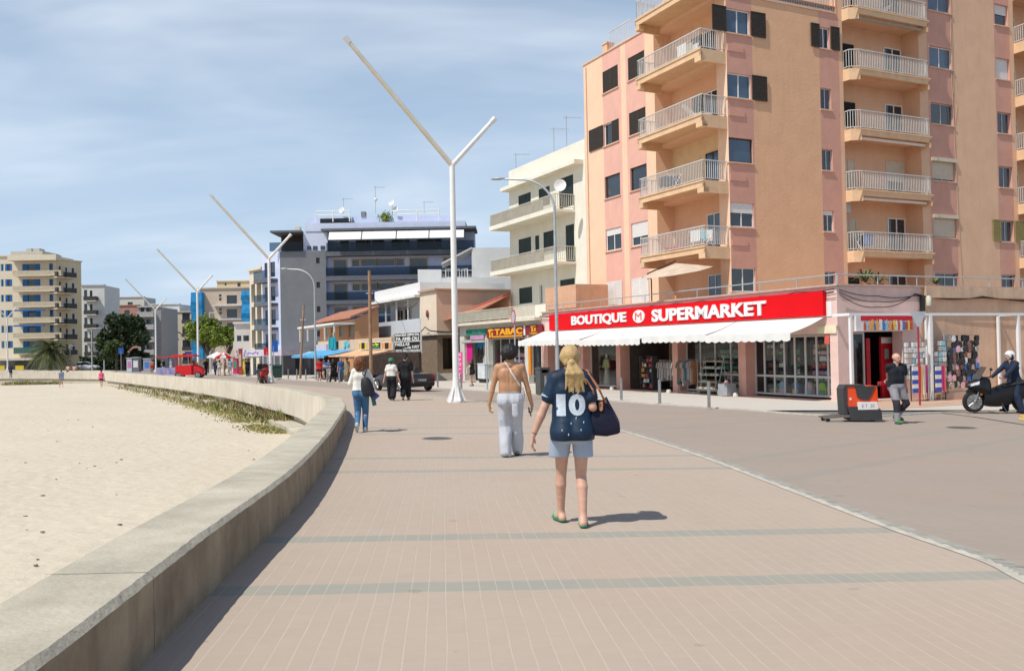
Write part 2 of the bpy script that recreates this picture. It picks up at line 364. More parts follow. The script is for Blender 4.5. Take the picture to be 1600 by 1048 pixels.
CONC_S = M('stained_shaded_concrete', (.30, .24, .165), .92, .28, 2.0, .014, 14, streak=.55, det=8)  # promenade-side wall face: stain streaks, plus its shade painted into the darker brown
KERB = M('kerb_stone', (.52, .48, .40), .85, .15, 5, .004, 40)
# curve of the sea wall: promenade-side top edge (ground coordinates), extended near and far
WH = .43
arris_px = [(37, 1048), (321, 832), (465, 727.6), (517, 672), (536, 643), (541, 634), (538, 627), (531, 620.5)]
A0 = [G(x, y, WH) for x, y in arris_px]
far_px = [(509, 616.5), (487, 611), (454, 606), (415, 600.7), (372, 595.2), (330, 591.6), (279, 587.5), (214, 583.0), (175, 580.6), (130, 579.0)]
A1 = [G(x, y, WH) for x, y in far_px]
a0 = A0[0]; pre = [Vector((a0.x + .24, a0.y - 3.3, 0)), Vector((a0.x + .36, a0.y - 8, 0))]
farL = [A1[-1] + Vector((-40, 3, 0)), A1[-1] + Vector((-160, 10, 0))]
ctrl = pre[::-1] + A0 + A1 + farL
def catmull(P, n=8):
 P = [Vector((p[0], p[1], 0)) for p in P]; o = []
 Q = [P[0] * 2 - P[1]] + P + [P[-1] * 2 - P[-2]]
 for i in range(1, len(Q) - 2):
  for k in range(n):
   t = k / n; a, b, c, d = Q[i - 1:i + 3]
   o.append(.5 * ((2 * b) + (c - a) * t + (2 * a - 5 * b + 4 * c - d) * t * t + (3 * b - a - 3 * c + d) * t ** 3))
 o.append(P[-1]); return o
WALL_IN = catmull(ctrl, 10)
def resample(P):
 o = [P[0]]; acc = 0
 for a, b in zip(P[:-1], P[1:]):
  L_ = (b - a).length; st = .07 if a.y < 11 and abs(a.x) < 6 else (.3 if a.y < 40 else 1.5); n_ = max(1, int(L_ / st))
  for i in range(1, n_ + 1): o.append(a.lerp(b, i / n_))
 return o
WALL_IN = resample(WALL_IN)
def offset(P, d):
 o = []
 for i, p in enumerate(P):
  t = (P[min(i + 1, len(P) - 1)] - P[max(i - 1, 0)]).normalized(); o.append(p + Vector((-t.y, t.x, 0)) * d)
 return o
WT = .57
WALL_OUT = offset(WALL_IN, WT)
FOOT_OUT = offset(WALL_IN, WT + .5)
def strip(mb, A, ha, B, hb, mi=0):
 for i in range(len(A) - 1):
  mb.face([gp(A[i].x, A[i].y, ha), gp(A[i + 1].x, A[i + 1].y, ha), gp(B[i + 1].x, B[i + 1].y, hb), gp(B[i].x, B[i].y, hb)], mi)
SAND_H = -1.05
sw = MB(); c_ = .035
i1 = offset(WALL_IN, c_); o1 = offset(WALL_IN, WT - c_)
def chip(P, amp):
 return [p + Vector((mnoise.noise(p * 9), mnoise.noise(p * 9 + Vector((5, 5, 5))), 0)) * amp + Vector((mnoise.noise(p * 2.2), 0, 0)) * amp * .8 for p in P]
i1 = chip(i1, .012); WIT = chip(WALL_IN, .008)
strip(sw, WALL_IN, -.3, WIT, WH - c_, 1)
strip(sw, WIT, WH - c_, i1, WH, 0)
strip(sw, i1, WH, o1, WH, 0); strip(sw, o1, WH, WALL_OUT, WH - c_, 0)
strip(sw, WALL_OUT, WH - c_, WALL_OUT, -.55, 2)
led = offset(WALL_IN, WT - .25)
strip(sw, WALL_OUT, -.55, led, -.55, 2); strip(sw, led, -.55, led, -.80, 2)
strip(sw, led, -.80, FOOT_OUT, -.86, 0); strip(sw, FOOT_OUT, -.86, FOOT_OUT, -1.6, 0)
WALLF = M('pale_concrete', (.60, .54, .44), .9, .1, .8, .004, 20, streak=.35, det=6)
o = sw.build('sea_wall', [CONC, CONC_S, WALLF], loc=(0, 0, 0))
tag(o, 'low curved pale concrete sea wall between the sandy beach and the promenade', 'wall')
# joints in the wall top, as thin dark grooves
jm = MB()
dl = 0; nxt = 9.5; ks = []
for k in range(1, len(WALL_IN)):
 dl += (WALL_IN[k] - WALL_IN[k - 1]).length
 if dl > nxt and dl < 95: ks.append(k); nxt += 4.6
for k in ks:
 a, b = WALL_IN[k], WALL_OUT[k]; t = (WALL_IN[k + 1] - WALL_IN[k]).normalized() * .0035
 jm.face([gp(a.x - t.x, a.y - t.y, WH + .002), gp(a.x + t.x, a.y + t.y, WH + .002), gp(b.x + t.x, b.y + t.y, WH + .002), gp(b.x - t.x, b.y - t.y, WH + .002)])
 q = a - (b - a).normalized() * .003
 jm.face([gp(q.x - t.x, q.y - t.y, WH - .03), gp(q.x + t.x, q.y + t.y, WH - .03), gp(q.x + t.x, q.y + t.y, 0), gp(q.x - t.x, q.y - t.y, 0)])
jo = jm.build('expansion_joint', M('joint_dark', (.3, .26, .19), .95), o)
# kerb between promenade and road; far edge of road
kerb_px = [(1600, 906), (1534, 873.5), (1385, 822), (1222, 760), (1100, 714), (1000, 681), (940, 665), (880, 652), (830, 642), (770, 631), (720, 623), (666, 616.5), (600, 611.3), (545, 607.5), (500, 604.5), (450, 600.5), (400, 596), (345, 591), (290, 586.8)]
K = [G(x, y) for x, y in kerb_px]
K = [K[0] + (K[0] - K[1]) * 5, K[0] + (K[0] - K[1]) * 2.2] + K; print('kerb', K[0], K[2])
KERB_L = catmull(K, 6)
farE = KERB_L[-1]; KERB_L += [farE + Vector((-22, 26, 0)), farE + Vector((-60, 50, 0)), farE + Vector((-170, 90, 0))]
walk_px = [(1600, 640.5), (1540, 642), (1461, 645), (1400, 648.5), (1350, 650.5), (1300, 649), (1240, 646), (1163, 640), (1030, 631.5), (958, 626), (840, 616), (700, 607.5), (620, 602.5), (540, 598), (480, 594.6), (430, 591.8), (390, 588.5), (340, 584.5), (300, 582)]
Wp = [G(x, y) for x, y in walk_px]
Wp = [Wp[0] + (Wp[0] - Wp[1]) * 12] + Wp
WALK_L = catmull(Wp, 6); farW = WALK_L[-1]; WALK_L += [farW + Vector((-26, 30, 0)), farW + Vector((-70, 58, 0)), farW + Vector((-175, 100, 0))]
def poly_ground(name, P, h, mat):
 import bmesh
 Q = [P[0]]
 for p in P[1:]:
  if (p - Q[-1]).length > .01: Q.append(p)
 bm = bmesh.new(); vs = [bm.verts.new((p.x, p.y, 0)) for p in Q]
 es = [bm.edges.new((vs[i], vs[(i + 1) % len(vs)])) for i in range(len(vs))]
 bmesh.ops.triangle_fill(bm, use_beauty=True, use_dissolve=False, edges=es, normal=(0, 0, 1))
 for v in bm.verts: v.co.z = gz(v.co.x, v.co.y, h)
 for f in bm.faces:
  f.normal_update()
  if f.normal.z < 0: f.normal_flip()
 me = bpy.data.meshes.new(name); bm.to_mesh(me); bm.free(); me.materials.append(mat); me.update()
 o = bpy.data.objects.new(name, me); COL.objects.link(o); o['kind'] = 'structure'; return o
V2 = lambda x, y: Vector((x, y, 0))
# terrain: one big sheet inland (below the paved sheets)
inl = [p for p in WALL_IN]
poly_ground('ground', [V2(2500, -600)] + [V2(inl[0].x, -600)] + offset(inl, .15) + [V2(-2500, inl[-1].y + 40), V2(-2500, 3500), V2(2500, 3500)], -.012, ASPH)
poly_ground('road', KERB_L + WALK_L[::-1] + [V2(70, WALK_L[0].y + 1), V2(70, KERB_L[0].y - 1)], -.008, P_ROAD)
poly_ground('promenade', offset(WALL_IN, .08) + [p for p in KERB_L[::-1]] + [V2(KERB_L[0].x, WALL_IN[0].y)], -.004, P_PAVE)
# sidewalk in front of the shops
far_side = [G(1600, 600), G(1500, 600), G(1330, 612), G(1298, 612), G(962, 595), G(760, 585), G(684, 583), G(560, 578), G(440, 577), G(300, 574)]
poly_ground('sidewalk', [Wp[0] + Vector((0, 12, 0))] + WALK_L[:-3] + far_side[::-1], .03, P_WALK)
kb = MB()
for i in range(len(WALK_L) - 4):
 a, b = WALK_L[i], WALK_L[i + 1]; t = (b - a).normalized(); nn = Vector((t.y, -t.x, 0)); nn = nn if nn.y > 0 else -nn
 for q0, q1, h0, h1 in ((-.14, 0, .034, .034), (-.14, -.14, -.05, .034)):
  kb.face([gp(*(a + nn * q0).xy, h0), gp(*(b + nn * q0).xy, h0), gp(*(b + nn * q1).xy, h1), gp(*(a + nn * q1).xy, h1)])
struct(kb, 'sidewalk_kerb', KERB, loc=(0, 0, 0))
kb = MB()
for i in range(len(KERB_L) - 4):
 a, b = KERB_L[i], KERB_L[i + 1]; t = (b - a).normalized(); nn = Vector((t.y, -t.x, 0)); nn = nn if nn.x > 0 else -nn
 kb.face([gp(*(a - nn * .045).xy, .002), gp(*(b - nn * .045).xy, .002), gp(*(b + nn * .07).xy, .002), gp(*(a + nn * .03).xy, .002)])
 kb.face([gp(*(a + nn * .03).xy, .002), gp(*(b + nn * .03).xy, .002), gp(*(b + nn * .20).xy, .0), gp(*(a + nn * .20).xy, .0)], 1)
struct(kb, 'road_edge_kerb', [KERB, M('grey_gutter', (.34, .32, .275), .9, .2, 6)], loc=(0, 0, 0))
# terracotta paving by the side wall
poly_ground('terracotta_paving', [G(1312, 633), G(1360, 641), G(1440, 638), G(1500, 634), G(1620, 632), G(1700, 622), G(1600, 606), G(1360, 611)], .036, P_TERRA)
# gutter slot in the road to the right, bay markings
kb = MB()
for P, wd in (([(1455, 643), (1520, 650.5), (1600, 663), (1680, 678)], .05),):
 Q = [G(*p) for p in P]
 for a, b in zip(Q[:-1], Q[1:]):
  t = (b - a).normalized(); nn = Vector((t.y, -t.x, 0)) * wd; kb.face([gp(*(a - nn).xy, -.003), gp(*(b - nn).xy, -.003), gp(*(b + nn).xy, -.003), gp(*(a + nn).xy, -.003)])
struct(kb, 'road_gutter', M('gutter_dark', (.05, .05, .05), .9), loc=(0, 0, 0))
kb = MB()
for P in ([(1590, 647), (1600, 647), (1640, 653), (1600, 652.5)], [(1592, 651), (1640, 657), (1640, 664), (1592, 655.5)]):
 kb.face([G(x, y, .001) for x, y in P])
YEL = M('yellow_road_paint', (.62, .40, .10), .8, .2, 8)
for P, wd in (([(1440, 640.2), (1500, 641.5), (1560, 646)], .035),):
 Q = [G(*p) for p in P]
 for a, b in zip(Q[:-1], Q[1:]):
  t = (b - a).normalized(); nn = Vector((t.y, -t.x, 0)) * wd; kb.face([gp(*(a - nn).xy, .04), gp(*(b - nn).xy, .04), gp(*(b + nn).xy, .04), gp(*(a + nn).xy, .04)])
struct(kb, 'road_marking', YEL, loc=(0, 0, 0))
# beach
def sandmat():
 mt = bpy.data.materials.new('sand'); mt.use_nodes = True; nt = mt.node_tree; n = nt.nodes; l = nt.links.new
 b = n['Principled BSDF']; b.inputs['Roughness'].default_value = .95; b.inputs['Specular IOR Level'].default_value = .1
 tc = n.new('ShaderNodeTexCoord')
 a = n.new('ShaderNodeTexNoise'); a.inputs['Scale'].default_value = 2.6; a.inputs['Detail'].default_value = 8; a.inputs['Roughness'].default_value = .6; l(tc.outputs['Object'], a.inputs[0])
 c = n.new('ShaderNodeTexVoronoi'); c.inputs['Scale'].default_value = 3.6; l(tc.outputs['Object'], c.inputs[0]); c.feature = 'SMOOTH_F1'
 e = n.new('ShaderNodeTexNoise'); e.inputs['Scale'].default_value = 160; e.inputs['Detail'].default_value = 3; l(tc.outputs['Object'], e.inputs[0])
 g_ = n.new('ShaderNodeTexNoise'); g_.inputs['Scale'].default_value = .25; g_.inputs['Detail'].default_value = 5; l(tc.outputs['Object'], g_.inputs[0])
 cr = n.new('ShaderNodeMix'); cr.data_type = 'RGBA'; cr.inputs[6].default_value = (.545, .475, .365, 1); cr.inputs[7].default_value = (.64, .57, .445, 1); l(g_.outputs[0], cr.inputs[0])
 c2 = n.new('ShaderNodeMix'); c2.data_type = 'RGBA'; c2.blend_type = 'MULTIPLY'; c2.inputs[0].default_value = .25; l(cr.outputs[2], c2.inputs[6]); l(e.outputs[1], c2.inputs[7])
 l(cr.outputs[2], b.inputs['Base Color'])
 ma = n.new('ShaderNodeMath'); ma.operation = 'MULTIPLY_ADD'; l(c.outputs[0], ma.inputs[0]); ma.inputs[1].default_value = .5; l(a.outputs[0], ma.inputs[2])
 mb_ = n.new('ShaderNodeMath'); mb_.operation = 'MULTIPLY_ADD'; l(e.outputs[0], mb_.inputs[0]); mb_.inputs[1].default_value = .06; l(ma.outputs[0], mb_.inputs[2])
 bp = n.new('ShaderNodeBump'); bp.inputs['Distance'].default_value = .075; bp.inputs['Strength'].default_value = .8; l(mb_.outputs[0], bp.inputs['Height']); l(bp.outputs[0], b.inputs['Normal'])
 MC['sand'] = mt; return mt
SAND = sandmat()
nx, ny = 150, 170
xs = [-1.0 - 110 * ((i / nx) ** 1.7) for i in range(nx + 1)]; ys = [-8 + 128 * ((j / ny) ** 1.5) for j in range(ny + 1)]
vv = []; ff = []
def sand_h(x, y):
 p = Vector((x, y, 0)); fall = 1 / (1 + (abs(y) / 30) ** 2)
 return SAND_H + .10 * mnoise.noise(p * .12) + .035 * fall * mnoise.noise(p * 1.1) + .03 * fall * mnoise.noise(p * 2.7)
for j in range(ny + 1):
 for i in range(nx + 1):
  x = xs[i]; y = ys[j]; vv.append(tuple(gp(x, y, sand_h(x, y))))
sm = MB(); sm.v = vv
for j in range(ny):
 for i in range(nx):
  sm.f.append((j * (nx + 1) + i, (j + 1) * (nx + 1) + i, (j + 1) * (nx + 1) + i + 1, j * (nx + 1) + i + 1)); sm.m.append(0)
so = struct(sm, 'beach_sand', SAND, loc=(0, 0, 0), smooth=True)
sm = MB(); e0 = -1.25
sm.face([gp(-3, -400, e0), gp(-3, 125, e0), gp(-2500, 125, e0), gp(-2500, -400, e0)]); struct(sm, 'far_beach', SAND, loc=(0, 0, 0))
# ------------------------------------------------------------------ palette
TAN = M('tan_stucco', (.74, .47, .305), .9, .06, .9, .008, 16, streak=.10, det=7)
TANR = M('rough_tan_stucco', (.74, .44, .26), .92, .05, 1.1, .011, 9, streak=.10, det=8)
PINK = M('pink_stucco', (.62, .33, .25), .9, .06, 1.2, .008, 24, streak=.06)
PALEP = M('pale_pink_paint', (.74, .53, .47), .85, .08, 1.4, .006, 30, streak=.14)
CREAMY = M('balcony_cream', (.74, .56, .34), .9, .06, 2, .004, 30)
SLABM = M('slab_tan', (.72, .49, .30), .9, .08, 2, .006, 25, streak=.12)
WHITEW = M('white_paint', (.78, .77, .74), .6, .06, 2)
ALU = M('grey_aluminium', (.50, .50, .49), .45, .08, 4, metal=.3)
RAILW = M('pale_grey_rail', (.62, .615, .59), .5, .08, 4)
DKBR = M('dark_brown_wood', (.045, .035, .028), .7, .2, 6)
OLIVE = M('olive_wood', (.30, .24, .09), .7, .15, 6)
GLASS = M('window_glass', (.025, .032, .042), .04, .3, .6, spec=.9)
GLASSB = M('blue_window_glass', (.05, .09, .15), .05, .3, .6, spec=.9)
BLACKV = M('dark_void', (.012, .012, .012), .8, .3, 2)
BLIND = M('white_blind', (.74, .73, .70), .7, .04, 4)
BLINDB = M('beige_blind', (.62, .54, .42), .7, .05, 4)
SILLM = M('sill_stone', (.66, .45, .32), .85, .1, 5)
STEEL = M('brushed_steel', (.42, .42, .41), .35, .15, 9, metal=.85)
GALV = M('galvanised_grey', (.43, .46, .48), .5, .12, 5, metal=.35)
LAMPW = M('white_enamel', (.80, .79, .76), .35, .05, 3, spec=.5)
BLK = M('black_plastic', (.018, .018, .02), .45, .3, 6)
RED = M('sign_red', (.68, .003, .008), .6, .04, 1, spec=.15)
WHITE_L = M('sign_white', (.76, .76, .75), .4, .03, 3)
CABLE = M('black_cable', (.02, .02, .02), .6)
TILE_R = M('red_roof_tile', (.42, .18, .11), .85, .3, 7, .01, 30)
# ------------------------------------------------------------------ podium (supermarket row) frame
g0 = G(1311.5, 628.4)
FA = Fac(g0, DA, -DB)                    # shop front, u runs away to the left
FB = Fac(g0, DB, Vector((DB.y, -DB.x, 0)))   # side wall, u runs to the right
gzc = g0.z
def UA(px, w=0, py=560): return FA.u(px, py, w)
zpar = FA.z(1311, 446)                   # parapet top
zsgn_b = FA.z(1286, 493.2, .15); zsgn_t = FA.z(1286, 454.6, .15)
# --- tower frame
TW = -3.3
_u, _z = FA.uz(1143, 430, TW)
TC = FA.at(_u, TW, 0)                    # tower corner
TA = Fac(TC, DA, -DB); TB = Fac(TC, DB, Vector((DB.y, -DB.x, 0)))
BW = 1.6
zs1 = TA.z(1097.5, 384.4, BW); zs4 = TA.z(1088, 78.1, BW); ST = (zs4 - zs1) / 3   # balcony slab top levels
print('tower storey', ST, 'zs1', zs1, 'ground', gz(TC.x, TC.y), 'corner', TC, 'podium top', zpar)
zroofA = TA.z(912, 103.5); uEnd = TA.u(914.5, 260)
zbase = gz(TC.x, TC.y) - 1.5
bt = thing('apartment_tower', 'tall tan and pink apartment tower with stacked balconies above the red supermarket sign', 'apartment building', (TC.x, TC.y, gz(TC.x, TC.y)))
# window rows: measured on one storey and repeated
def rows(F, px, ya, yb, k0):   # -> (zlo, zhi) of storey k0
 return F.z(px, yb), F.z(px, ya)
c1u = (TA.u(946.6, 376), TA.u(970.8, 376)); c2u = (TA.u(986.5, 366), TA.u(1012.5, 366))
rz = rows(TA, 946.5, 359.3, 393.6, 1)
recA = (TA.u(1123.5, 300), TA.u(1026, 300))
recA = (min(recA), max(recA))
w1u = (TB.u(1140.8, 335), TB.u(1178.3, 335)); rz1 = rows(TB, 1141, 315.7, 354.0, 1)
w2u = (TB.u(1286.8, 350), TB.u(1303.5, 350))
w3u = (TB.u(1459, 358), TB.u(1495.3, 358)); w4u = (TB.u(1563.2, 365), TB.u(1584.6, 365))
b2 = (TB.u(1322.5, 330), TB.u(1442, 330)); b3 = (TB.u(1591, 330), TB.u(1591, 330) + 4.6)
uEndB = b3[1] + 6
NF = 7
zroofB = TB.z(1257, 13.5)
ztop_hi = zs1 + ST * 6 + .4
print('uEndA', uEnd, 'roofA', zroofA, 'roofB', zroofB, 'slab5', zs1 + 4 * ST, 'b2', b2, 'b3', b3, 'w', w1u, w2u, w3u, w4u, 'rows', rz, rz1)
REC = 1.15
holes = []
storeys = [0, 1, 2, 3, 4]
for k in storeys:
 for cu in (c1u, c2u): holes.append((cu[0], cu[1], rz[0] + (k - 1) * ST, rz[1] + (k - 1) * ST, .16))
 holes.append((recA[0], recA[1], zs1 + (k - 1) * ST + .02, zs1 + k * ST - .28, REC))
holes = [h for h in holes if h[2] > zbase]
uA1, uA2 = sorted((c1u[0], c1u[1])), sorted((c2u[0], c2u[1]))
mfA = (lambda u: 5 if (uA1[0] - .30 < u < uA1[1] + .02 or uA2[0] - .05 < u < uA2[1] + .25) else 4,
       [uA1[0] - .30, uA1[1] + .02, uA2[0] - .05, uA2[1] + .25])
wl = MB()
wall(wl, TA, 0, uEnd, zbase, zroofA, holes, mf=mfA)
pw = 1
strips = [(w1u[0] - .05, w1u[1] + .12), (w2u[0] - .02, w2u[1] + .62), (w3u[0] - .18, w3u[1] + .06), (w4u[0] - .1, w4u[1] + .05)]
mfB = (lambda u: 1 if any(a < u < b for a, b in strips) else (0 if b2[0] - .6 < u else 2), [x for s_ in strips for x in s_] + [b2[0] - .6])
hB = []
for k in range(0, 7):
 z0, z1 = rz1[0] + (k - 1) * ST, rz1[1] + (k - 1) * ST
 if k <= 4: hB += [(w1u[0], w1u[1], z0, z1, .16), (w2u[0], w2u[1], z0 - .0, z1 - .1, .18)]
 hB += [(w3u[0], w3u[1], z0, z1, .2), (w4u[0], w4u[1], z0 - .05, z1, .22)]
 for b_ in (b2, b3): hB.append((b_[0], b_[1], zs1 + (k - 1) * ST + .02, zs1 + k * ST - .28, REC))
uStep = b2[0] - .45
wall(wl, TB, 0, uStep, zbase, zroofB, [h for h in hB if h[0] < uStep], mf=mfB)
wall(wl, TB, uStep, uEndB, zbase, ztop_hi, [h for h in hB if h[0] > uStep], mf=mfB)
# backs of recesses and body
body = MB()
def recess_back(F, a, b, z0, z1, mi):
 wl.face([F.at(a, -REC, z0), F.at(b, -REC, z0), F.at(b, -REC, z1), F.at(a, -REC, z1)], mi)
for k in storeys: recess_back(TA, recA[0], recA[1], zs1 + (k - 1) * ST, zs1 + k * ST, 3 if k == 2 else 0)
for k in range(0, 7):
 for b_ in (b2, b3): recess_back(TB, b_[0], b_[1], zs1 + (k - 1) * ST, zs1 + k * ST, 0)
# other sides and roof
D = 15.0
P0 = TA.at(uEnd, 0, 0); P1 = TA.at(uEnd, -D, 0); P2 = TB.at(uStep, -14, 0); PS = TB.at(uStep, 0, 0)
up = lambda p, z: Vector((p.x, p.y, z))
wl.face([up(P0, zbase), up(P1, zbase), up(P1, zroofA), up(P0, zroofA)], 0)
wl.face([up(P0, zroofA - .02), up(P1, zroofA - .02), up(P2, zroofA - .02), up(PS, zroofA - .02), up(TC, zroofA - .02)], 0)
wl.face([up(PS, zroofA - .3), up(P2, zroofA - .3), up(P2, ztop_hi), up(PS, ztop_hi)], 0)
E1 = TB.at(uEndB, 0, 0); E2 = TB.at(uEndB, -14, 0)
wl.face([up(E1, zbase), up(E2, zbase), up(E2, ztop_hi), up(E1, ztop_hi)], 0); wl.face([up(PS, ztop_hi), up(P2, ztop_hi), up(E2, ztop_hi), up(E1, ztop_hi)], 0)
wl.face([up(P1, zbase), up(P2, zbase), up(P2, ztop_hi), up(P1, ztop_hi)], 0)
wl.build('wall', [TAN, PINK, TANR, CREAMY, M('sunlit_tan_stucco', (.82, .56, .39), .9, .05, .9, .008, 16, streak=.10, det=7), M('sunlit_pink_stucco', (.72, .41, .33), .9, .05, 1.2, .006, 24, streak=.06)], bt)  # last two: paler tan and pink for face A, sunlight painted into the colour
# coping
cp = MB(); cp.fbox(TA, -.05, uEnd + .05, -.25, .06, zroofA, zroofA + .09); cp.fbox(TB, -.05, uStep, -.25, .06, zroofA, zroofA + .085) if abs(zroofA - zroofB) < .05 else cp.fbox(TB, .0, uStep, -.25, .06, zroofB, zroofB + .09)
cp.build('coping', SILLM, bt)
# panels relief on pink strip under W1
for k in range(1, 5):
 z0 = rz1[0] + (k - 1) * ST - .95; pn = MB()
 pn.fbox(TB, w1u[0] + .05, w1u[0] + .95 * (w1u[1] - w1u[0]) * .72, .0, .05, z0 - .0, z0 + .32)
 pn.build('wall_relief', PINK, bt)
# windows face A
for k in storeys:
 z0, z1 = rz[0] + (k - 1) * ST, rz[1] + (k - 1) * ST
 for ci, cu in enumerate((c1u, c2u)):
  a, b = sorted(cu)
  if k == 0:
   window(bt, TA, a, b, z0 - .3, z1, fm=WHITEW, gm=GLASS, w=-.1);
   o = shutter(bt, TA, a, (a + b) / 2, z0 - .3, z1, .01, WHITEW); shutter(bt, TA, (a + b) / 2, b, z0 - .3, z1, .012, WHITEW)
  elif k == 1: window(bt, TA, a, b, z0, z1, fm=WHITEW, gm=GLASS, w=-.08, blind=.30 if ci == 0 else .62, bm=BLIND, sill=SILLM)
  elif k == 2: window(bt, TA, a, b, z0, z1, fm=DKBR, gm=GLASS, w=-.1, fr=.05, nv=1, sill=SILLM)
  else:
   wn = window(bt, TA, a, b, z0, z1, fm=WHITEW if k == 3 else DKBR, gm=GLASS, w=-.1, sill=SILLM)
   if k == 4 or ci == 1:
    for q in range(2): shutter(bt, TA, a + (b - a) * q / 2, a + (b - a) * (q + 1) / 2, z0, z1, -.06, DKBR)
   else:
    shutter(bt, TA, a, (a + b) / 2 - .05, z0, z1, -.05, DKBR); h_ = (b - a) / 2; shutter(bt, TA, b + .02, b + .02 + 2 * h_ * .95, z0, z1, .03, DKBR)
# windows face B
for k in range(0, 7):
 z0, z1 = rz1[0] + (k - 1) * ST, rz1[1] + (k - 1) * ST
 if k <= 4:
  a, b = w1u; hw = (b - a) / 2
  window(bt, TB, a, b, z0, z1, fm=WHITEW if k != 2 else DKBR, gm=GLASSB if k in (2, 3, 4) else GLASS, w=-.08, nv=1 if k == 2 else 2, blind=.42 if k == 1 else 0, bm=BLIND, sill=SILLM)
  if k >= 3:
   shutter(bt, TB, b + .02, b + .98, z0 - .02, z1 + .02, .05, DKBR)
   if k == 4: shutter(bt, TB, a - .9, a - .02, z0 - .02, z1 + .02, .05, DKBR)
  a, b = w2u; window(bt, TB, a, b, z0, z1 - .1, fm=WHITEW if k in (1, 4) else ALU, gm=GLASS, w=-.1, nv=2, fr=.05, sill=SILLM, blind=.22 if k == 1 else 0, bm=BLIND)
  if k == 4: shutter(bt, TB, a - .62, a - .02, z0 - .02, z1, .05, DKBR); shutter(bt, TB, b + .02, b + .64, z0 - .02, z1, .05, DKBR)
 a, b = w3u
 window(bt, TB, a, b, z0, z1, fm={4: WHITEW}.get(k, ALU), gm=GLASSB if k in (4, 5) else GLASS, w=-.14, sill=SILLM, blind={1: .94, 2: .9}.get(k, 0), bm=BLINDB)
 if k in (1, 2): MB().fbox(TB, a - .05, b + .05, -.02, .12, z1 - .12, z1 + .08).build('blind_box', BLINDB, bt)
 a, b = w4u
 window(bt, TB, a, b, z0 - .05, z1, fm=ALU if k != 4 else WHITEW, gm=GLASS, w=-.16, nv=2 if k != 5 else 1, sill=SILLM, blind={4: .96, 5: .45}.get(k, 0), bm=BLIND)
 if k == 1: shutter(bt, TB, a - .72, a - .02, z0 - .05, z1, .04, OLIVE); shutter(bt, TB, b + .02, b + .9, z0 - .05, z1, .04, OLIVE)
# balconies
def balcony(par, F, ua, ub, z, w, chamfer=None, side='both', label=None, endbeam=True):
 """z = top of slab; returns the balcony part (slab) with railing sub-part"""
 a, b = min(ua, ub), max(ua, ub); mb = MB()
 if chamfer:
  pts = [(a, 0), (a + chamfer * .12, w * .55), (a + chamfer, w), (b, w), (b, 0)]
 else: pts = [(a, 0), (a, w), (b, w), (b, 0)]
 mb.prism([F.at(u, q, z - .16) for u, q in pts], (0, 0, .16))
 t = .10
 segs = pts
 for i in range(len(segs) - 1):
  (p, q), (r, s_) = segs[i], segs[i + 1]
  A = F.at(p, q, 0); B = F.at(r, s_, 0); d = (B - A)
  if d.length < .05: continue
  d.normalize(); c = F.at((a + b) / 2, w * .4, 0); nn = Vector((-d.y, d.x, 0)); nn = nn if nn.dot(c - A) > 0 else -nn
  dep = .34 if (i == (2 if chamfer else 1)) else .62
  A2 = A + nn * t; B2 = B + nn * t
  mb.hexa([up(A, z - dep), up(B, z - dep), up(B2, z - dep), up(A2, z - dep), up(A, z - .162), up(B, z - .162), up(B2, z - .162), up(A2, z - .162)])
 if endbeam:   # deeper stubs at both ends of the front edge
  mb.fbox(F, a + (chamfer or 0), a + (chamfer or 0) + .5, w - .35, w - .004, z - .60, z - .343); mb.fbox(F, b - .35, b - .004, w - .35, w - .004, z - .60, z - .343)
 mb.fbox(F, a - .05 if not chamfer else a, b + .05, w + .002, w + .05, z - .06, z + .012)
 o = mb.build('balcony', SLABM, par)
 ins = .06
 rp = [(p + (ins if p == a else (-ins if p == b else 0)), q - (ins if q == w else 0)) for p, q in pts]
 railing(o, F, rp, z + .01, 1.02, RAILW, sp=.125, bar=.0125)
 return o
uba = (TA.u(1125, 300) , TA.u(1000, 330, BW) )
uba = (-.02 + 0.0, TA.u(998, 300, BW))
for k in range(1, 6):
 z = zs1 + (k - 1) * ST; balcony(bt, TA, .05, uba[1], z, BW)
for k in range(1, 7):
 balcony(bt, TB, b2[0], b2[1], zs1 + (k - 1) * ST + TB.z(1395, 399.5 - 21, .67) * 0, .67, chamfer=.55, endbeam=False)
 balcony(bt, TB, b3[0], b3[1], zs1 + (k - 1) * ST, 1.3, endbeam=False)
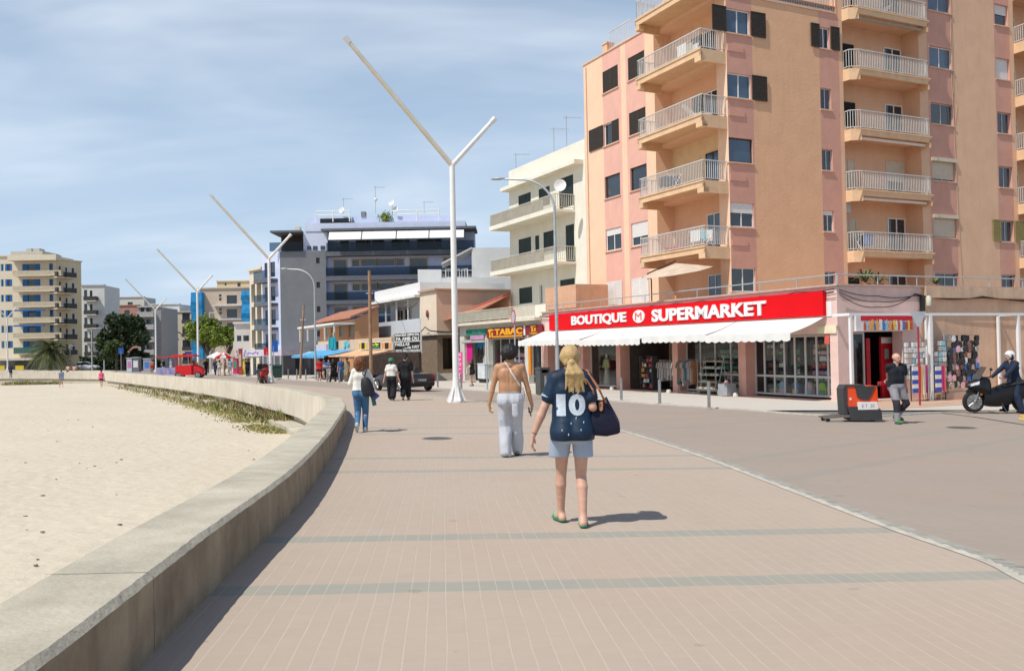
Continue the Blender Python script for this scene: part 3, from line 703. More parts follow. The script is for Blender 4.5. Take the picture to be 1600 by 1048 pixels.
# doors inside recesses
DOORW = M('door_blue_glass', (.06, .12, .2), .08, .3, 1, spec=.8)
for k in range(0, 6):
 zf = zs1 + (k - 1) * ST + .03
 um = recA[0] + .3
 dn = 'balcony_door'
 fm = WHITEW if k in (0, 1, 3, 4) else DKBR
 window(bt, TA, recA[0] + .55, recA[0] + 2.35, zf, zf + 2.1, w=-REC + .06, fm=fm, gm=DOORW if k in (0, 1, 2) else GLASS, nv=3, fr=.06, name=dn)
 if k in (3, 4):
  shutter(bt, TA, recA[0] + .03, recA[0] + .5, zf, zf + 2.1, -REC + .02, DKBR); shutter(bt, TA, recA[0] + 2.4, recA[0] + 3.4, zf, zf + 2.1, -REC + .02, DKBR)
for k in range(0, 7):
 zf = zs1 + (k - 1) * ST + .03
 window(bt, TB, b2[1] - 1.55, b2[1] - .15, zf, zf + 2.15, w=-REC + .06, fm=WHITEW, gm=GLASS, nv=2, fr=.07, name='balcony_door', blind=.55 if k == 2 else 0, bm=BLINDB)
 if k in (1, 2): window(bt, TB, b2[0] + .8, b2[0] + 1.9, zf + .0, zf + 2.0, w=-REC + .06, fm=BLINDB, gm=BLINDB, nv=2, fr=.06, name='balcony_door')
 elif k != 6: window(bt, TB, b2[0] + .9, b2[0] + 2.0, zf + .6, zf + 1.95, w=-REC + .06, fm=DKBR, gm=BLACKV, nv=1, fr=.05)
 if k in (1, 2, 4, 5):
  aw = MB()
  if k == 5 or k == 4: n_ = 18
  aw.fbox(TB, b2[0] + .75, b2[1] - .15, .28, .42, zs1 + k * ST - .50, zs1 + k * ST - .38); aw.build('awning_cassette', WHITEW if k < 4 else M('grey_canvas', (.42, .37, .33), .9), bt)
 window(bt, TB, b3[0] + .5, b3[0] + 1.7, zf, zf + 2.1, w=-REC + .06, fm=WHITEW, gm=GLASS, nv=2, fr=.06, name='balcony_door')
# AC boxes, pipes and cables on the tower
mb = MB(); mb.fbox(TB, b2[0] + .15, b2[0] + .75, -REC + .3, -REC + .75, zs1 + ST - 1.1, zs1 + ST - .55); mb.build('air_conditioner', ALU, bt)
mb = MB()
pu = TB.u(1486.5, 200)
mb.path([TB.at(pu + .12, .03, zs1 + ST * 5.4), TB.at(pu + .1, .035, zs1 + ST * 3), TB.at(pu + .3, .03, zs1 + ST * 1), TB.at(pu + .7, .03, zbase + 3)], .02, 5)
mb.build('wall_pipe', M('pipe_pinkish', (.55, .38, .27), .7), bt); mb = MB(); mb.path([TB.at(pu + .2, .03, zs1 + ST * 5.4), TB.at(pu + .24, .03, zs1 + ST * 2.9), TB.at(pu + .5, .03, zs1 + ST * 2.7), TB.at(pu + .22, .03, zs1 + ST * 2.3)], .012, 4)
mb.build('wall_cable', M('pipe_pinkish', (.55, .38, .27), .7), bt); mb = MB(); mb.path([TA.at(uEnd - .35, .03, zroofA - .2), TA.at(uEnd - .35, .03, zs1 - 1.2)], .035, 6)
mb.build('wall_pipe', M('pipe_pinkish', (.55, .38, .27), .7), bt)
# roof rails
rr = thing('roof_railing', 'pale metal railing on the flat roof above the rough tan wall', 'railing', TB.at(.5, -.1, zroofB + .1))
railing(rr, TB, [(2.6, -.1), (uStep - .1, -.1)], zroofB + .09, 1.05, RAILW, name='bars')
rr = thing('roof_railing', 'pale metal railing at the left end of the tower roof against the sky', 'railing', TA.at(uEnd - 2, -.1, zroofA + .1))
railing(rr, TA, [(TA.u(984, 60), -.1), (TA.u(951, 75), -.1)], zroofA + .09, 1.15, RAILW, name='bars', sp=.17)
chm = thing('roof_chimney', 'small tan chimney block at the left corner of the tower roof', 'chimney', TA.at(TA.u(944, 80), -.3, zroofA + .1))
mb = MB(); uc = TA.u(943, 85); mb.fbox(TA, uc - .25, uc + .25, -.6, -.1, zroofA + .08, zroofA + .65); mb.fbox(TA, uc - .3, uc + .3, -.65, -.05, zroofA + .653, zroofA + .74); mb.build('stack', TAN, chm)
# penthouse behind the roof edge
ph = MB(); ph.fbox(TA, .2, TA.u(985, 60), -9, -2.3, zroofA, zroofA + 2.6); ph.build('penthouse', TAN, bt)
# ------------------------------------------------------------------ supermarket podium
pod = thing('supermarket', 'single storey pink supermarket with long red sign and white awnings below the tower', 'shop', (g0.x, g0.y, g0.z))
pw_ = MB()
zb0 = gzc - .6; ztop = FA.z(1288, 521.5)
uL = UA(848, 0);
bays = [(1297.5, 1165), (1153.5, 1059), (1050.5, 969), (962.5, 911), (903.5, 856)]
BD = .62
hs = []
for a, b in bays:
 ua, ub = sorted((UA(a), UA(b))); hs.append((ua, ub, FA.gz((ua + ub) / 2) + .05, ztop, BD))
wall(pw_, FA, 0, uL, zb0, ztop, hs, mf=(lambda u: 0 if u < .95 else 2, [.95])); wall(pw_, FA, 0, uL, ztop, zpar)
# side wall (B)
uBW = FB.u(1700, 530); uPk = FB.u(1440, 550)
dh = (FB.u(1334, 560), FB.u(1411, 560)); zdt = FB.z(1370, 518)
wall(pw_, FB, 0, uBW, zb0, zpar, [(dh[0], dh[1], FB.gz(1.5) + .05, zdt, .5)], mf=(lambda u: 0 if u < uPk else 1, [uPk]))
pe = FA.at(uL, 0, 0); pe2 = FA.at(uL, -9, 0); pq = FB.at(uBW, 0, 0); pq2 = FB.at(uBW, -8, 0)
pw_.face([up(pe, zb0), up(pe2, zb0), up(pe2, zpar), up(pe, zpar)], 0)
pw_.build('wall', [PALEP, M('tan_side_wall', (.66, .44, .30), .9, .1, 1, .01, 18, streak=.25, det=8), M('salmon_pillar', (.66, .36, .29), .85, .08, 1.5, .006, 25, streak=.12)], pod)
tr = MB(); zt = zpar - .12
tr.face([FA.at(0, 0, zt), FA.at(uL, 0, zt), FA.at(uL, -8, zt), up(pq2, zt), up(pq, zt)]); tr.build('terrace_floor', P_TERRA, pod)
cp = MB(); cp.fbox(FA, -.08, uL, -.2, .1, zpar, zpar + .07); cp.fbox(FB, -.08, uBW, -.2, .1, zpar, zpar + .066); cp.build('coping', M('grey_pink_stone', (.50, .38, .32), .85, .15, 4), pod)
co = MB(); co.fbox(FB, FB.u(1442, 455), uBW, .0, .16, FB.z(1500, 466), FB.z(1500, 449)); co.build('cornice', M('cornice_tan', (.60, .42, .29), .9, .12, 2, .01, 20, streak=.3), pod)
lint = MB(); lint.fbox(FA, .02, .98, .0, .06, FA.z(1290, 521), FA.z(1290, 509)); lint.build('lintel', M('cream_paint', (.75, .68, .48), .8), pod)
lp = MB(); lp.fbox(FA, .25, .62 + .25, .0, .03, FA.z(1300, 494), FA.z(1300, 470)); lp.build('sign_panel', WHITE_L, pod)
sg = MB(); uS0, uS1 = UA(1286, .2, 475), UA(858, .2, 505); sg.fbox(FA, uS0, uS1, .02, .2, zsgn_b, zsgn_t); sgo = sg.build('shop_sign', RED, pod)
zc = (zsgn_b + zsgn_t) / 2; lh = (zsgn_t - zsgn_b) * .30
lz = lambda px, ya, yb: (FA.z(px, yb, .21), FA.z(px, ya, .21))
z0_, z1_ = lz(1197.5, 468.3, 491.6)
z0_, z1_ = zc - .02 - (z1_ - z0_) * .5, zc - .02 + (z1_ - z0_) * .5
text_obj('sign_lettering', 'BOUTIQUE', WHITE_L, FA, UA(893.5, .21, 500), UA(979, .21, 495), z0_, z1_, .2, sgo, bold=.035, depth=.06)
text_obj('sign_lettering', 'SUPERMARKET', WHITE_L, FA, UA(1019, .21, 492), UA(1197.5, .21, 480), z0_, z1_, .2, sgo, bold=.035, depth=.06)
uc = UA(998.5, .21, 494); rl = (UA(989.5, .21, 494) - UA(1007.5, .21, 494)) / 2
dm = MB(); P = [FA.at(uc + rl * math.cos(t * math.tau / 28), .202, zc + .33 * 1.0 * math.sin(t * math.tau / 28)) for t in range(28)]
dm.prism(P, FA.n * .05); dm.build('sign_disc', WHITE_L, sgo)
text_obj('sign_letter', 'M', M('orange_letter', (.75, .10, .05), .5), FA, uc + rl * .55, uc - rl * .55, zc - .2, zc + .2, .255, sgo, bold=.0, depth=.015)
# awnings
AWN = M('white_canvas', (.73, .72, .69), .85, .04, 1.5, .003, 30)
AWw = 1.9; zaf = FA.z(1228, 520.5, AWw); zab = zsgn_b - .05; zval = FA.z(1228, 533.5, AWw)
def awning(par, F, ua, ub, zb, zf, w0, w1, zv, mat, name='awning', sc_=.42):
 a, b = min(ua, ub), max(ua, ub); mb = MB(); n = 8
 for i in range(n):
  t0, t1 = i / n, (i + 1) / n; sg = lambda t: -.05 * math.sin(math.pi * t)
  p = lambda u, t: F.at(u, w0 + (w1 - w0) * t, zb + (zf - zb) * t + sg(t))
  mb.face([p(a, t0), p(b, t0), p(b, t1), p(a, t1)])
 o = mb.build(name, mat, par, smooth=True)
 v = MB(); k = max(3, int((b - a) / sc_)); du = (b - a) / k
 for i in range(k):
  u0 = a + i * du; m_ = 5; top = zf; wv = w1 + .01 * math.sin(i * 2.1)
  P = [F.at(u0, w1, top), F.at(u0 + du, w1, top)] + [F.at(u0 + du * (1 - j / m_), wv, zv + .06 * (1 - math.sin(math.pi * j / m_))) for j in range(m_ + 1)]
  v.prism(P, F.n * .006)
 v.fbox(F, a, b, w1 - .04, w1, zf - .03, zf + .03)
 v.build('valance', mat, o)
 ar = MB()
 for u in (a + .12, b - .12):
  ar.path([F.at(u, w0 + .05, zb - .12), F.at(u + .25, (w0 + w1) / 2, (zb + zf) / 2 - .16), F.at(u, w1 - .05, zf - .05)], .02, 5)
  q = ar;
 ar.build('folding_arm', ALU, o)
 return o
br = [UA(1286, .2, 475), FA.u(1101, 527, AWw), FA.u(1001, 530, AWw), FA.u(905, 534, AWw), UA(846, .2, 512)]
for i in range(4): dq_ = (0, .05, -.03, .04)[i]; awning(pod, FA, br[i] + .03, br[i + 1] - .03, zab, zaf + dq_, .12, AWw - dq_, zval + dq_, AWN)
# storefront glazing
SG = glass_see()
FRM = M('shop_frame', (.52, .51, .49), .5, .08, 4, metal=.1)
ztr = FA.z(1245, 588, -BD + .1)
def glaz(i, nv, trans=True, name='shop_window'):
 a, b = hs[i][0], hs[i][1]
 return window(pod, FA, a + .01, b - .01, hs[i][2] + .08, ztop - .01, w=-BD + .12, fm=FRM, gm=SG, nv=nv, fr=.09, trans=ztr if trans else None, name=name)
glaz(0, 8); glaz(1, 4, True); glaz(3, 1, False); glaz(4, 1, False)
# middle bay: half glazed
# interior
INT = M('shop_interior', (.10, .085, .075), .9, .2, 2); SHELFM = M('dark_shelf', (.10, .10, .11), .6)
rm = MB(); zi = gzc - .05
for w0 in (-6.2,):
 rm.face([FA.at(0.3, w0, zi - .5), FA.at(uL, w0, zi - .5), FA.at(uL, w0, ztop + .5), FA.at(.3, w0, ztop + .5)])
rm.face([FA.at(0, -BD, zi + .05), FA.at(uL, -BD, zi + .05), FA.at(uL, -6.2, zi + .05), FA.at(.0, -6.2, zi + .05)])
rm.face([FA.at(0, -BD, ztop + .2), FA.at(uL, -BD, ztop + .2), FA.at(uL, -6.2, ztop + .2), FA.at(.0, -6.2, ztop + .2)])
for i in range(1, 5):
 u = (hs[i][0] + hs[i - 1][1]) / 2; rm.fbox(FA, u - .12, u + .12, -4.5, -BD - .01, zi, ztop + .2)
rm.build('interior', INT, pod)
PALS = [(.6, .1, .08), (.08, .2, .5), (.75, .6, .1), (.7, .7, .68), (.1, .35, .2), (.55, .2, .4), (.3, .55, .65), (.75, .35, .1), (.035, .035, .04), (.5, .45, .35), (.75, .45, .5), (.25, .12, .1)]
PM = [M('goods_%s' % n, c, .6, .3, 9) for n, c in zip(('red', 'blue', 'yellow', 'white', 'green', 'magenta', 'aqua', 'orange', 'black', 'beige', 'rose', 'brown'), PALS)]
def shelf_unit(F, ua, ub, w, z0, h, rows_, label, seed, dens=.16, pal=None, name='shelf_unit', depth=.35, item='product'):
 rnd = random.Random(seed); a, b = min(ua, ub), max(ua, ub)
 t = thing(name, label, 'shelf', F.at((a + b) / 2, w, z0), 'shop shelves')
 mb = MB(); mb.fbox(F, a, b, w - depth - .03, w - depth, z0, z0 + h); mb.fbox(F, a, a + .03, w - depth, w, z0, z0 + h); mb.fbox(F, b - .03, b, w - depth, w, z0, z0 + h)
 for k in range(rows_): z = z0 + .05 + (h - .1) * k / rows_; mb.fbox(F, a + .032, b - .032, w - depth, w, z, z + .025)
 mb.build('shelf_frame', SHELFM, t); pal = pal or list(range(12)); n = 0
 for k in range(rows_):
  z = z0 + .078 + (h - .1) * k / rows_; u = a + .06; hh = (h - .1) / rows_ - .05; c = rnd.choice(pal)
  while u < b - .15 and n < 98:
   wd = rnd.uniform(.6, 1.3) * dens; hi = hh * rnd.uniform(.55, .98)
   if rnd.random() < .45: c = rnd.choice(pal)
   o = MB().fbox(F, u, min(b - .05, u + wd * .88), w - depth + .05, w - rnd.uniform(.02, .1), z, z + hi).build(item, PM[c], t); u += wd; n += 1
 return t
gzf = lambda i: hs[i][2]
a, b = hs[0][:2]
shelf_unit(FA, a + .1, a + (b - a) * .45, -1.15, gzf(0) + .05, 2.3, 8, 'tall shelf of dark souvenirs seen through the right hand shop windows', 3, dens=.3)
shelf_unit(FA, a + (b - a) * .55, b - .1, -1.05, gzf(0) + .05, 2.3, 8, 'tall shelf of folded pale goods behind the left panes of the right hand windows', 4, pal=[3, 8, 9, 11, 4], dens=.3)
a, b = hs[1][:2]
shelf_unit(FA, a + .1, a + (b - a) * .6, -1.1, gzf(1) + .05, 2.1, 8, 'shelf of hats and bags behind the window between the two wide pink pillars', 5, pal=[3, 8, 9, 11, 4, 10], dens=.3)
a, b = hs[2][:2]
shelf_unit(FA, b - 1.65, b - .5, -.9, gzf(2) + .02, 1.75, 6, 'shop shelf of red and blue bottles just inside the open doorway', 6, pal=[0, 1, 7, 8, 3], dens=.13)
a, b = hs[3][:2]
# bags and towels standing in the bottom panes
def backpack(F, u, w, z0, s_, cm, cm2, label):
 t = thing('backpack', label, 'backpack', F.at(u, w, z0), 'colourful backpacks in the window'); mb = MB()
 P = [(-.5, 0), (.5, 0), (.52, .5), (.42, .85), (.2, 1), (-.2, 1), (-.42, .85), (-.52, .5)]
 mb.prism([F.at(u + x * s_ * .8, w, z0 + y * s_) for x, y in P], F.n * .14); mb.build('bag_body', cm, t)
 mb = MB(); P = [(-.38, .08), (.38, .08), (.38, .42), (-.38, .42)]; mb.prism([F.at(u + x * s_ * .8, w + .142, z0 + y * s_) for x, y in P], F.n * .04); mb.build('front_pocket', cm2, t)
 mb = MB(); mb.path([F.at(u - .08, w + .07, z0 + s_), F.at(u, w + .07, z0 + s_ * 1.1), F.at(u + .08, w + .07, z0 + s_)], .012, 5); mb.build('handle', cm2, t)
pd = [(1235, 6, 10, 'light blue and pink backpack in the bottom pane, third from the left'), (1255, 1, 2, 'blue and yellow backpack in the bottom shop pane'), (1275, 10, 6, 'pink backpack with a pale blue pocket in the bottom pane'),
      (1296, 2, 4, 'lime and green backpack in the bottom pane near the pink corner'), (1311, 3, 10, 'white backpack with rose pocket in the last pane by the pink corner')]
for px, c1_, c2_, lb in pd: backpack(FA, FA.u(px - 18, 605, -BD), -BD - .35, gzf(0) + .12, .52, M('lime', (.35, .6, .05), .6) if c1_ == 2 and c2_ == 4 else PM[c1_], PM[c2_], lb)
# mannequins in the window behind the woman
def mannequin(F, u, w, z0, cm, label, top):
 t = thing('mannequin', label, 'mannequin', F.at(u, w, z0), 'mannequins in the display window'); c = F.at(u, w, 0)
 mb = MB(); mb.lathe(up(c, z0), [(.20, 0), (.17, .35), (.13, .8), (.11, 1.0)], 10); mb.build('skirt', cm, t, smooth=True)
 mb = MB(); mb.lathe(up(c, z0), [(.11, 1.0), (.14, 1.15), (.18, 1.35), (.15, 1.45), (.05, 1.5)], 10, sx=1.1, sy=.7)
 for s_ in (-1, 1): mb.tube(F.at(u + s_ * .18, w, z0 + 1.42), F.at(u + s_ * .3, w + .05, z0 + .95), .06, .09, 8)
 mb.build('blouse', top, t, smooth=True)
 mb = MB(); mb.ell(up(c, z0 + 1.64), .075, .09, .115); mb.tube(up(c, z0 + 1.48), up(c, z0 + 1.58), .045, .04, 8); mb.build('head', M('mannequin_white', (.7, .68, .62), .5), t, smooth=True)
a, b = hs[3][:2]
LIN = M('linen', (.62, .57, .45), .9, .2, 8); LINY = M('yellow_linen', (.60, .60, .28), .9, .2, 8)
mannequin(FA, FA.u(948, 570, -1.3), -1.3, gzf(3) + .15, LIN, 'mannequin in a yellow green blouse and cream skirt in the display window', LINY)
mannequin(FA, FA.u(934, 570, -1.3), -1.3, gzf(3) + .15, LIN, 'mannequin in an all cream dress in the display window', LIN)
# garment racks
def rack(F, ua, ub, w, z0, h, n, pal, label, seed, gl=.75, group='clothes racks outside the shops', mats=None):
 rnd = random.Random(seed); a, b = min(ua, ub), max(ua, ub)
 t = thing('clothes_rack', label, 'clothes rack', F.at((a + b) / 2, w, z0), group)
 mb = MB()
 for u in (a, b):
  mb.tube(F.at(u, w, z0 + .08), F.at(u, w, z0 + h), .016, n=6); mb.tube(F.at(u, w - .25, z0 + .08), F.at(u, w + .25, z0 + .08), .016, n=6)
  for q in (-.25, .25): mb.tube(F.at(u - .012, w + q, z0 + .035), F.at(u + .012, w + q, z0 + .035), .035, n=8)
 mb.tube(F.at(a, w, z0 + h), F.at(b, w, z0 + h), .014, n=6); mb.tube(F.at(a, w, z0 + .08), F.at(b, w, z0 + .08), .012, n=6); mb.build('rack_frame', STEEL, t)
 for i in range(n):
  u = a + .08 + (b - a - .16) * (i + .5) / n + rnd.uniform(-.02, .02); L_ = gl * rnd.uniform(.8, 1.15); wd = rnd.uniform(.2, .26); th = .5 * (b - a) / n
  mb = MB(); P = []; zt_ = z0 + h - .04
  prof = [(-.03, 0), (-wd, -.1), (-wd - .06, -.35), (-wd * .8, -.38), (-wd * .9, -L_), (wd * .9, -L_ + rnd.uniform(-.04, .04)), (wd * .8, -.38), (wd + .06, -.35), (wd, -.1), (.03, 0)]
  tw = rnd.uniform(-.12, .12)
  mb.prism([F.at(u + x * tw, w + x, zt_ + y) for x, y in prof], F.d * th)
  mb.build('garment', (mats or PM)[rnd.choice(pal)], t)
 return t
FLO = M('floral_cloth', (.62, .55, .45), .9, .3, 25, col2=(.2, .22, .25)); FLO2 = M('patterned_cloth', (.55, .35, .3), .9, .3, 22, col2=(.1, .2, .25)); BRN = M('brown_cloth', (.35, .16, .08), .9, .2, 9)
FLO3 = M('teal_cloth', (.12, .28, .28), .9, .3, 14, col2=(.02, .04, .05))
zr = gzf(2)
rack(FA, UA(1047, .3), UA(1014, .3), -.35, zr - .02, 1.6, 12, [0, 1, 1], 'wheeled rack of pale floral blouses in the open shop doorway', 11, gl=.9, mats=[FLO2, FLO, FLO3])
zr = FA.gz((hs[1][0] + hs[1][1]) / 2, .8) + .04
rack(FA, FA.u(1090, 600, .35), FA.u(1062, 600, .35), .35, zr, 1.6, 11, [0, 1, 2, 3, 3], 'rack of dark green and brown clothes outside by the pink pillar', 12, gl=1.05, mats=[FLO2, FLO3, BRN, FLO3])
# sandal stand
def sandal(mb_parent, c, dirv, cm, s_=1.0):
 mb = MB(); c = Vector(c); d = Vector(dirv); n = Vector((-d.y, d.x, 0))
 P = [(-.12, -.04), (-.12, .04), (0, .045), (.1, .05), (.14, 0), (.1, -.05), (0, -.045)]
 mb.prism([c + d * x * s_ + n * y * s_ for x, y in P], (0, 0, .03));
 mb.prism([c + d * .02 * s_ - n * .05 * s_ + Vector((0, 0, .03)), c + d * .02 * s_ - n * .02 * s_ + Vector((0, 0, .08)), c + d * .02 * s_ + n * .02 * s_ + Vector((0, 0, .08)), c + d * .02 * s_ + n * .05 * s_ + Vector((0, 0, .03))], d * .06 * s_)
 return mb.build('sandal', cm, mb_parent)
st_ = thing('sandal_stand', 'green metal stand with five tilted shelves of brown sandals outside the shop', 'shoe stand', FA.at(FA.u(1107, 610, .45), .45, zr))
ua_, ub_ = FA.u(1122, 600, .45), FA.u(1093, 600, .45); SGN = M('stand_green', (.30, .42, .38), .6)
mb = MB()
for u in (ua_, ub_): mb.tube(FA.at(u, .1, zr + 1.7), FA.at(u, .5, zr + .05), .02, n=6); mb.tube(FA.at(u, .1, zr + 1.7), FA.at(u, .0, zr), .018, n=6)
rnd = random.Random(5)
for k in range(5):
 z = zr + .25 + .31 * k; wv = .62 - .1 * k; mb.fbox(FA, ua_, ub_, wv - .3, wv, z, z + .03); mb.fbox(FA, ua_, ub_, wv, wv + .015, z, z + .06)
mb.build('shelf_frame', SGN, st_)
for k in range(5):
 z = zr + .25 + .31 * k; wv = .62 - .1 * k; n_ = 7
 for i in range(n_):
  for q in (0, 1):
   sandal(st_, FA.at(ua_ + (ub_ - ua_) * (i + .5) / n_, wv - .08 - .13 * q, z + .035 + .0 * q), FA.n, rnd.choice([BRN, PM[9], PM[11], BRN, BRN, PM[9]]), 1.25)
# small crate and hats
bx_ = thing('plastic_crate', 'grey wire crate of beach toys outside the shop window beside the sandal stand', 'crate', FA.at(FA.u(1136, 612, .4), .4, zr))
u = FA.u(1136, 612, .4); mb = MB()
for a_, b_, c__, d__ in ((u - .3, u + .3, .15, .17), (u - .3, u + .3, .63, .65), (u - .3, u - .28, .17, .63), (u + .28, u + .3, .17, .63)): mb.fbox(FA, a_, b_, c__, d__, zr + .02, zr + .55)
mb.fbox(FA, u - .28, u + .28, .17, .63, zr + .02, zr + .05); mb.build('crate_body', M('grey_mesh', (.32, .33, .35), .7), bx_)
for c_i, (du, dw, r_) in enumerate(((-.12, .35, .13), (.1, .45, .12), (.12, .28, .1), (-.1, .5, .1))):
 MB().ell(FA.at(u + du, dw, zr + .45 + .05 * c_i), r_, r_, r_).build('toy_ball', PM[(0, 7, 1, 10)[c_i]], bx_, smooth=True)
# terrace rail on the parapet
tr = thing('terrace_rail', 'low grey tubular rail running along the top of the pink shop parapet', 'railing', FA.at(2, 0, zpar + .07))
def tube_rail(par, F, ua, ub, w, z, h, n, name='rail_bars', mat=GALV):
 mb = MB(); mb.tube(F.at(ua, w, z + h), F.at(ub, w, z + h), .03, n=6)
 for i in range(n + 1): u = ua + (ub - ua) * i / n; mb.tube(F.at(u, w, z), F.at(u, w, z + h), .022, n=6)
 return mb.build(name, mat, par)
tube_rail(tr, FA, 0, uL - .5, -.05, zpar + .06, .38, 11); tube_rail(tr, FB, 0.05, uBW, -.05, zpar + .06, .38, 7)
# cables on the facade
def cable(par, pts, r=.014, name='cable', seg=6, sag=.12):
 mb = MB(); P = []
 for a, b in zip(pts[:-1], pts[1:]):
  a = Vector(a); b = Vector(b)
  for i in range(seg): t = i / seg; P.append(a.lerp(b, t) - Vector((0, 0, sag * 4 * t * (1 - t))))
 P.append(Vector(pts[-1])); mb.path(P, r, 4); return mb.build(name, CABLE, par)
rnd = random.Random(2)
for j in range(3):
 pts = []
 for i in range(13): u = uL * i / 12; pts.append(FA.at(u, .13 + .02 * j, zpar - .16 - .05 * j + rnd.uniform(-.05, .05)))
 cable(pod, pts, .016, sag=.05)
for j in range(3):
 pts = [FB.at(0, .13, zpar - .15 - .08 * j), FB.at(2.0, .12, zpar - .38 - .22 * j), FB.at(4.1, .12, zpar - .35 + .04 * j), FB.at(8, .2, zpar - .42 + .03 * j), FB.at(uBW, .2, zpar - .45)]
 cable(pod, pts, .016, sag=.08 + .05 * j)
mb = MB(); u = FB.u(1437, 470); mb.fbox(FB, u - .07, u + .07, .05, .2, FB.z(1437, 487), FB.z(1437, 462)); mb.build('junction_box', BLK, pod)
mb = MB(); u = FB.u(1440, 470); mb.lathe(FB.at(u + .1, .25, FB.z(1440, 478)), [(.10, 0), (.11, .1), (.11, .32), (.06, .4)], 10); mb.build('wall_lamp', M('lamp_cream', (.62, .60, .48), .5), pod, smooth=True)
for i in range(5):
 mb = MB(); c_ = FA.at(hs[i][1] + .18, .45, FA.gz(hs[i][1], .4) + .04); mb.lathe(c_, [(.12, 0), (.11, .12), (.06, .16)], 8)
 if i < 4: mb.build('awning_foot', M('pale_block', (.62, .6, .55), .8), pod)
mb = MB(); mb.fbox(FA, .42, .66, .0, .015, FA.z(1305, 537), FA.z(1305, 522)); pn_ = mb.build('notice', M('notice_red', (.62, .12, .10), .5, .1, 4), pod)
# ---- side doorway with drinks panel and pergola
dw = window(pod, FB, dh[0] + .02, dh[0] + .9, FB.gz(1.5) + .06, zdt - .01, w=-.3, fm=ALU, gm=SG, nv=1, fr=.07, name='shop_door')
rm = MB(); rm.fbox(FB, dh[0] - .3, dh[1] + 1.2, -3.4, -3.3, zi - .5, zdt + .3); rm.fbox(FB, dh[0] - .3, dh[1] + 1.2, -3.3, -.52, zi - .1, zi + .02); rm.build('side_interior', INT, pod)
vm = thing('vending_machine', 'red vending machine with a white top inside the side doorway', 'vending machine', FB.at(dh[1] - .42, -.9, gzc))
u0_, u1_ = FB.u(1377, 560, -.8), FB.u(1398, 560, -.8); zv0 = FB.gz(2, -.8) + .05
MB().fbox(FB, u0_, u1_, -.9, -.8, zv0, FB.z(1388, 526, -.8)).build('cabinet', M('machine_red', (.55, .02, .03), .4), vm)
MB().fbox(FB, u0_ + .02, u1_ - .02, -.8, -.785, FB.z(1388, 536, -.8), FB.z(1388, 527, -.8)).build('header', WHITE_L, vm)
MB().fbox(FB, u0_ + .2, u0_ + .42, -.8, -.785, FB.z(1388, 560, -.8), FB.z(1388, 545, -.8)).build('bottle_picture', M('bottle_teal', (.25, .4, .38), .5), vm)
MB().fbox(FB, FB.u(1354, 560, -.6), FB.u(1360, 560, -.6), -.7, -.6, zv0, FB.z(1360, 528, -.6)).build('door_post', M('post_red', (.45, .02, .03), .5), pod)
dp = MB(); ux0, ux1 = FB.u(1336, 505, .05), FB.u(1424, 505, .05); zp0, zp1 = FB.z(1380, 517, .05), FB.z(1380, 493, .05)
dp.fbox(FB, ux0, ux1, .01, .1, zp0, zp1); dpo = dp.build('drinks_panel', M('panel_white', (.72, .74, .76), .5), pod)
MB().fbox(FB, ux0 + .25, ux1, .102, .11, zp1 - .2, zp1).build('panel_band', M('band_red', (.60, .015, .03), .5), dpo)
rnd = random.Random(9); u = ux0 + .38
while u < ux1 - .1:
 wd = rnd.uniform(.09, .17); hh = (zp1 - zp0) * rnd.uniform(.5, .72); z0 = zp0 + .03; mb = MB()
 if rnd.random() < .5: P = [(0, 0), (wd, 0), (wd, hh * .65), (wd * .66, hh * .85), (wd * .62, hh), (wd * .38, hh), (wd * .34, hh * .85), (0, hh * .65)]
 else: P = [(0, 0), (wd, 0), (wd, hh * .9), (wd * .85, hh), (wd * .15, hh), (0, hh * .9)]
 mb.prism([FB.at(u + x, .112, z0 + y) for x, y in P], FB.n * .012); mb.build('drink_picture', PM[rnd.choice([0, 1, 2, 3, 4, 6, 7, 10, 1, 2])], dpo); u += wd * 1.12
pg = thing('pergola', 'white square tube pergola over the souvenir racks along the tan side wall', 'pergola', FB.at(3, .9, gzc))
pw2 = .9
z_p = FB.z(1452, 489, pw2)
mb = MB(); uA_ = FB.u(1327, 500, pw2); uM = FB.u(1454, 560, pw2); uR = FB.u(1592, 560, pw2); uR2 = FB.u(1583, 560, .1)
mb.fbox(FB, uA_ - .05, uR + 3, pw2 - .05, pw2 + .05, z_p - .1, z_p); mb.build('beam', WHITE_L, pg)
for u in (uA_ + .05, uM, uR): MB().fbox(FB, u - .05, u + .05, .06, pw2 - .052, z_p - .1, z_p).build('cross_beam', WHITE_L, pg)
for u, w_, q in ((uA_ + .05, pw2, .05), (uM, pw2, .065), (uR, pw2, .06), (uM + .75, .12, .045), (uM + 1.05, .12, .04), (uR - .15, .12, .05)):
 zg = FB.gz(u, w_); mb = MB(); mb.fbox(FB, u - q, u + q, w_ - q, w_ + q, zg, z_p - .102); mb.build('post', WHITE_L, pg)
plat = MB(); plat.fbox(FB, FB.u(1462, 600, .6), uBW, .02, .85, gzc - .4, FB.gz(6, .5) + .30); struct(plat, 'raised_pavement', P_TERRA, loc=(0, 0, 0))
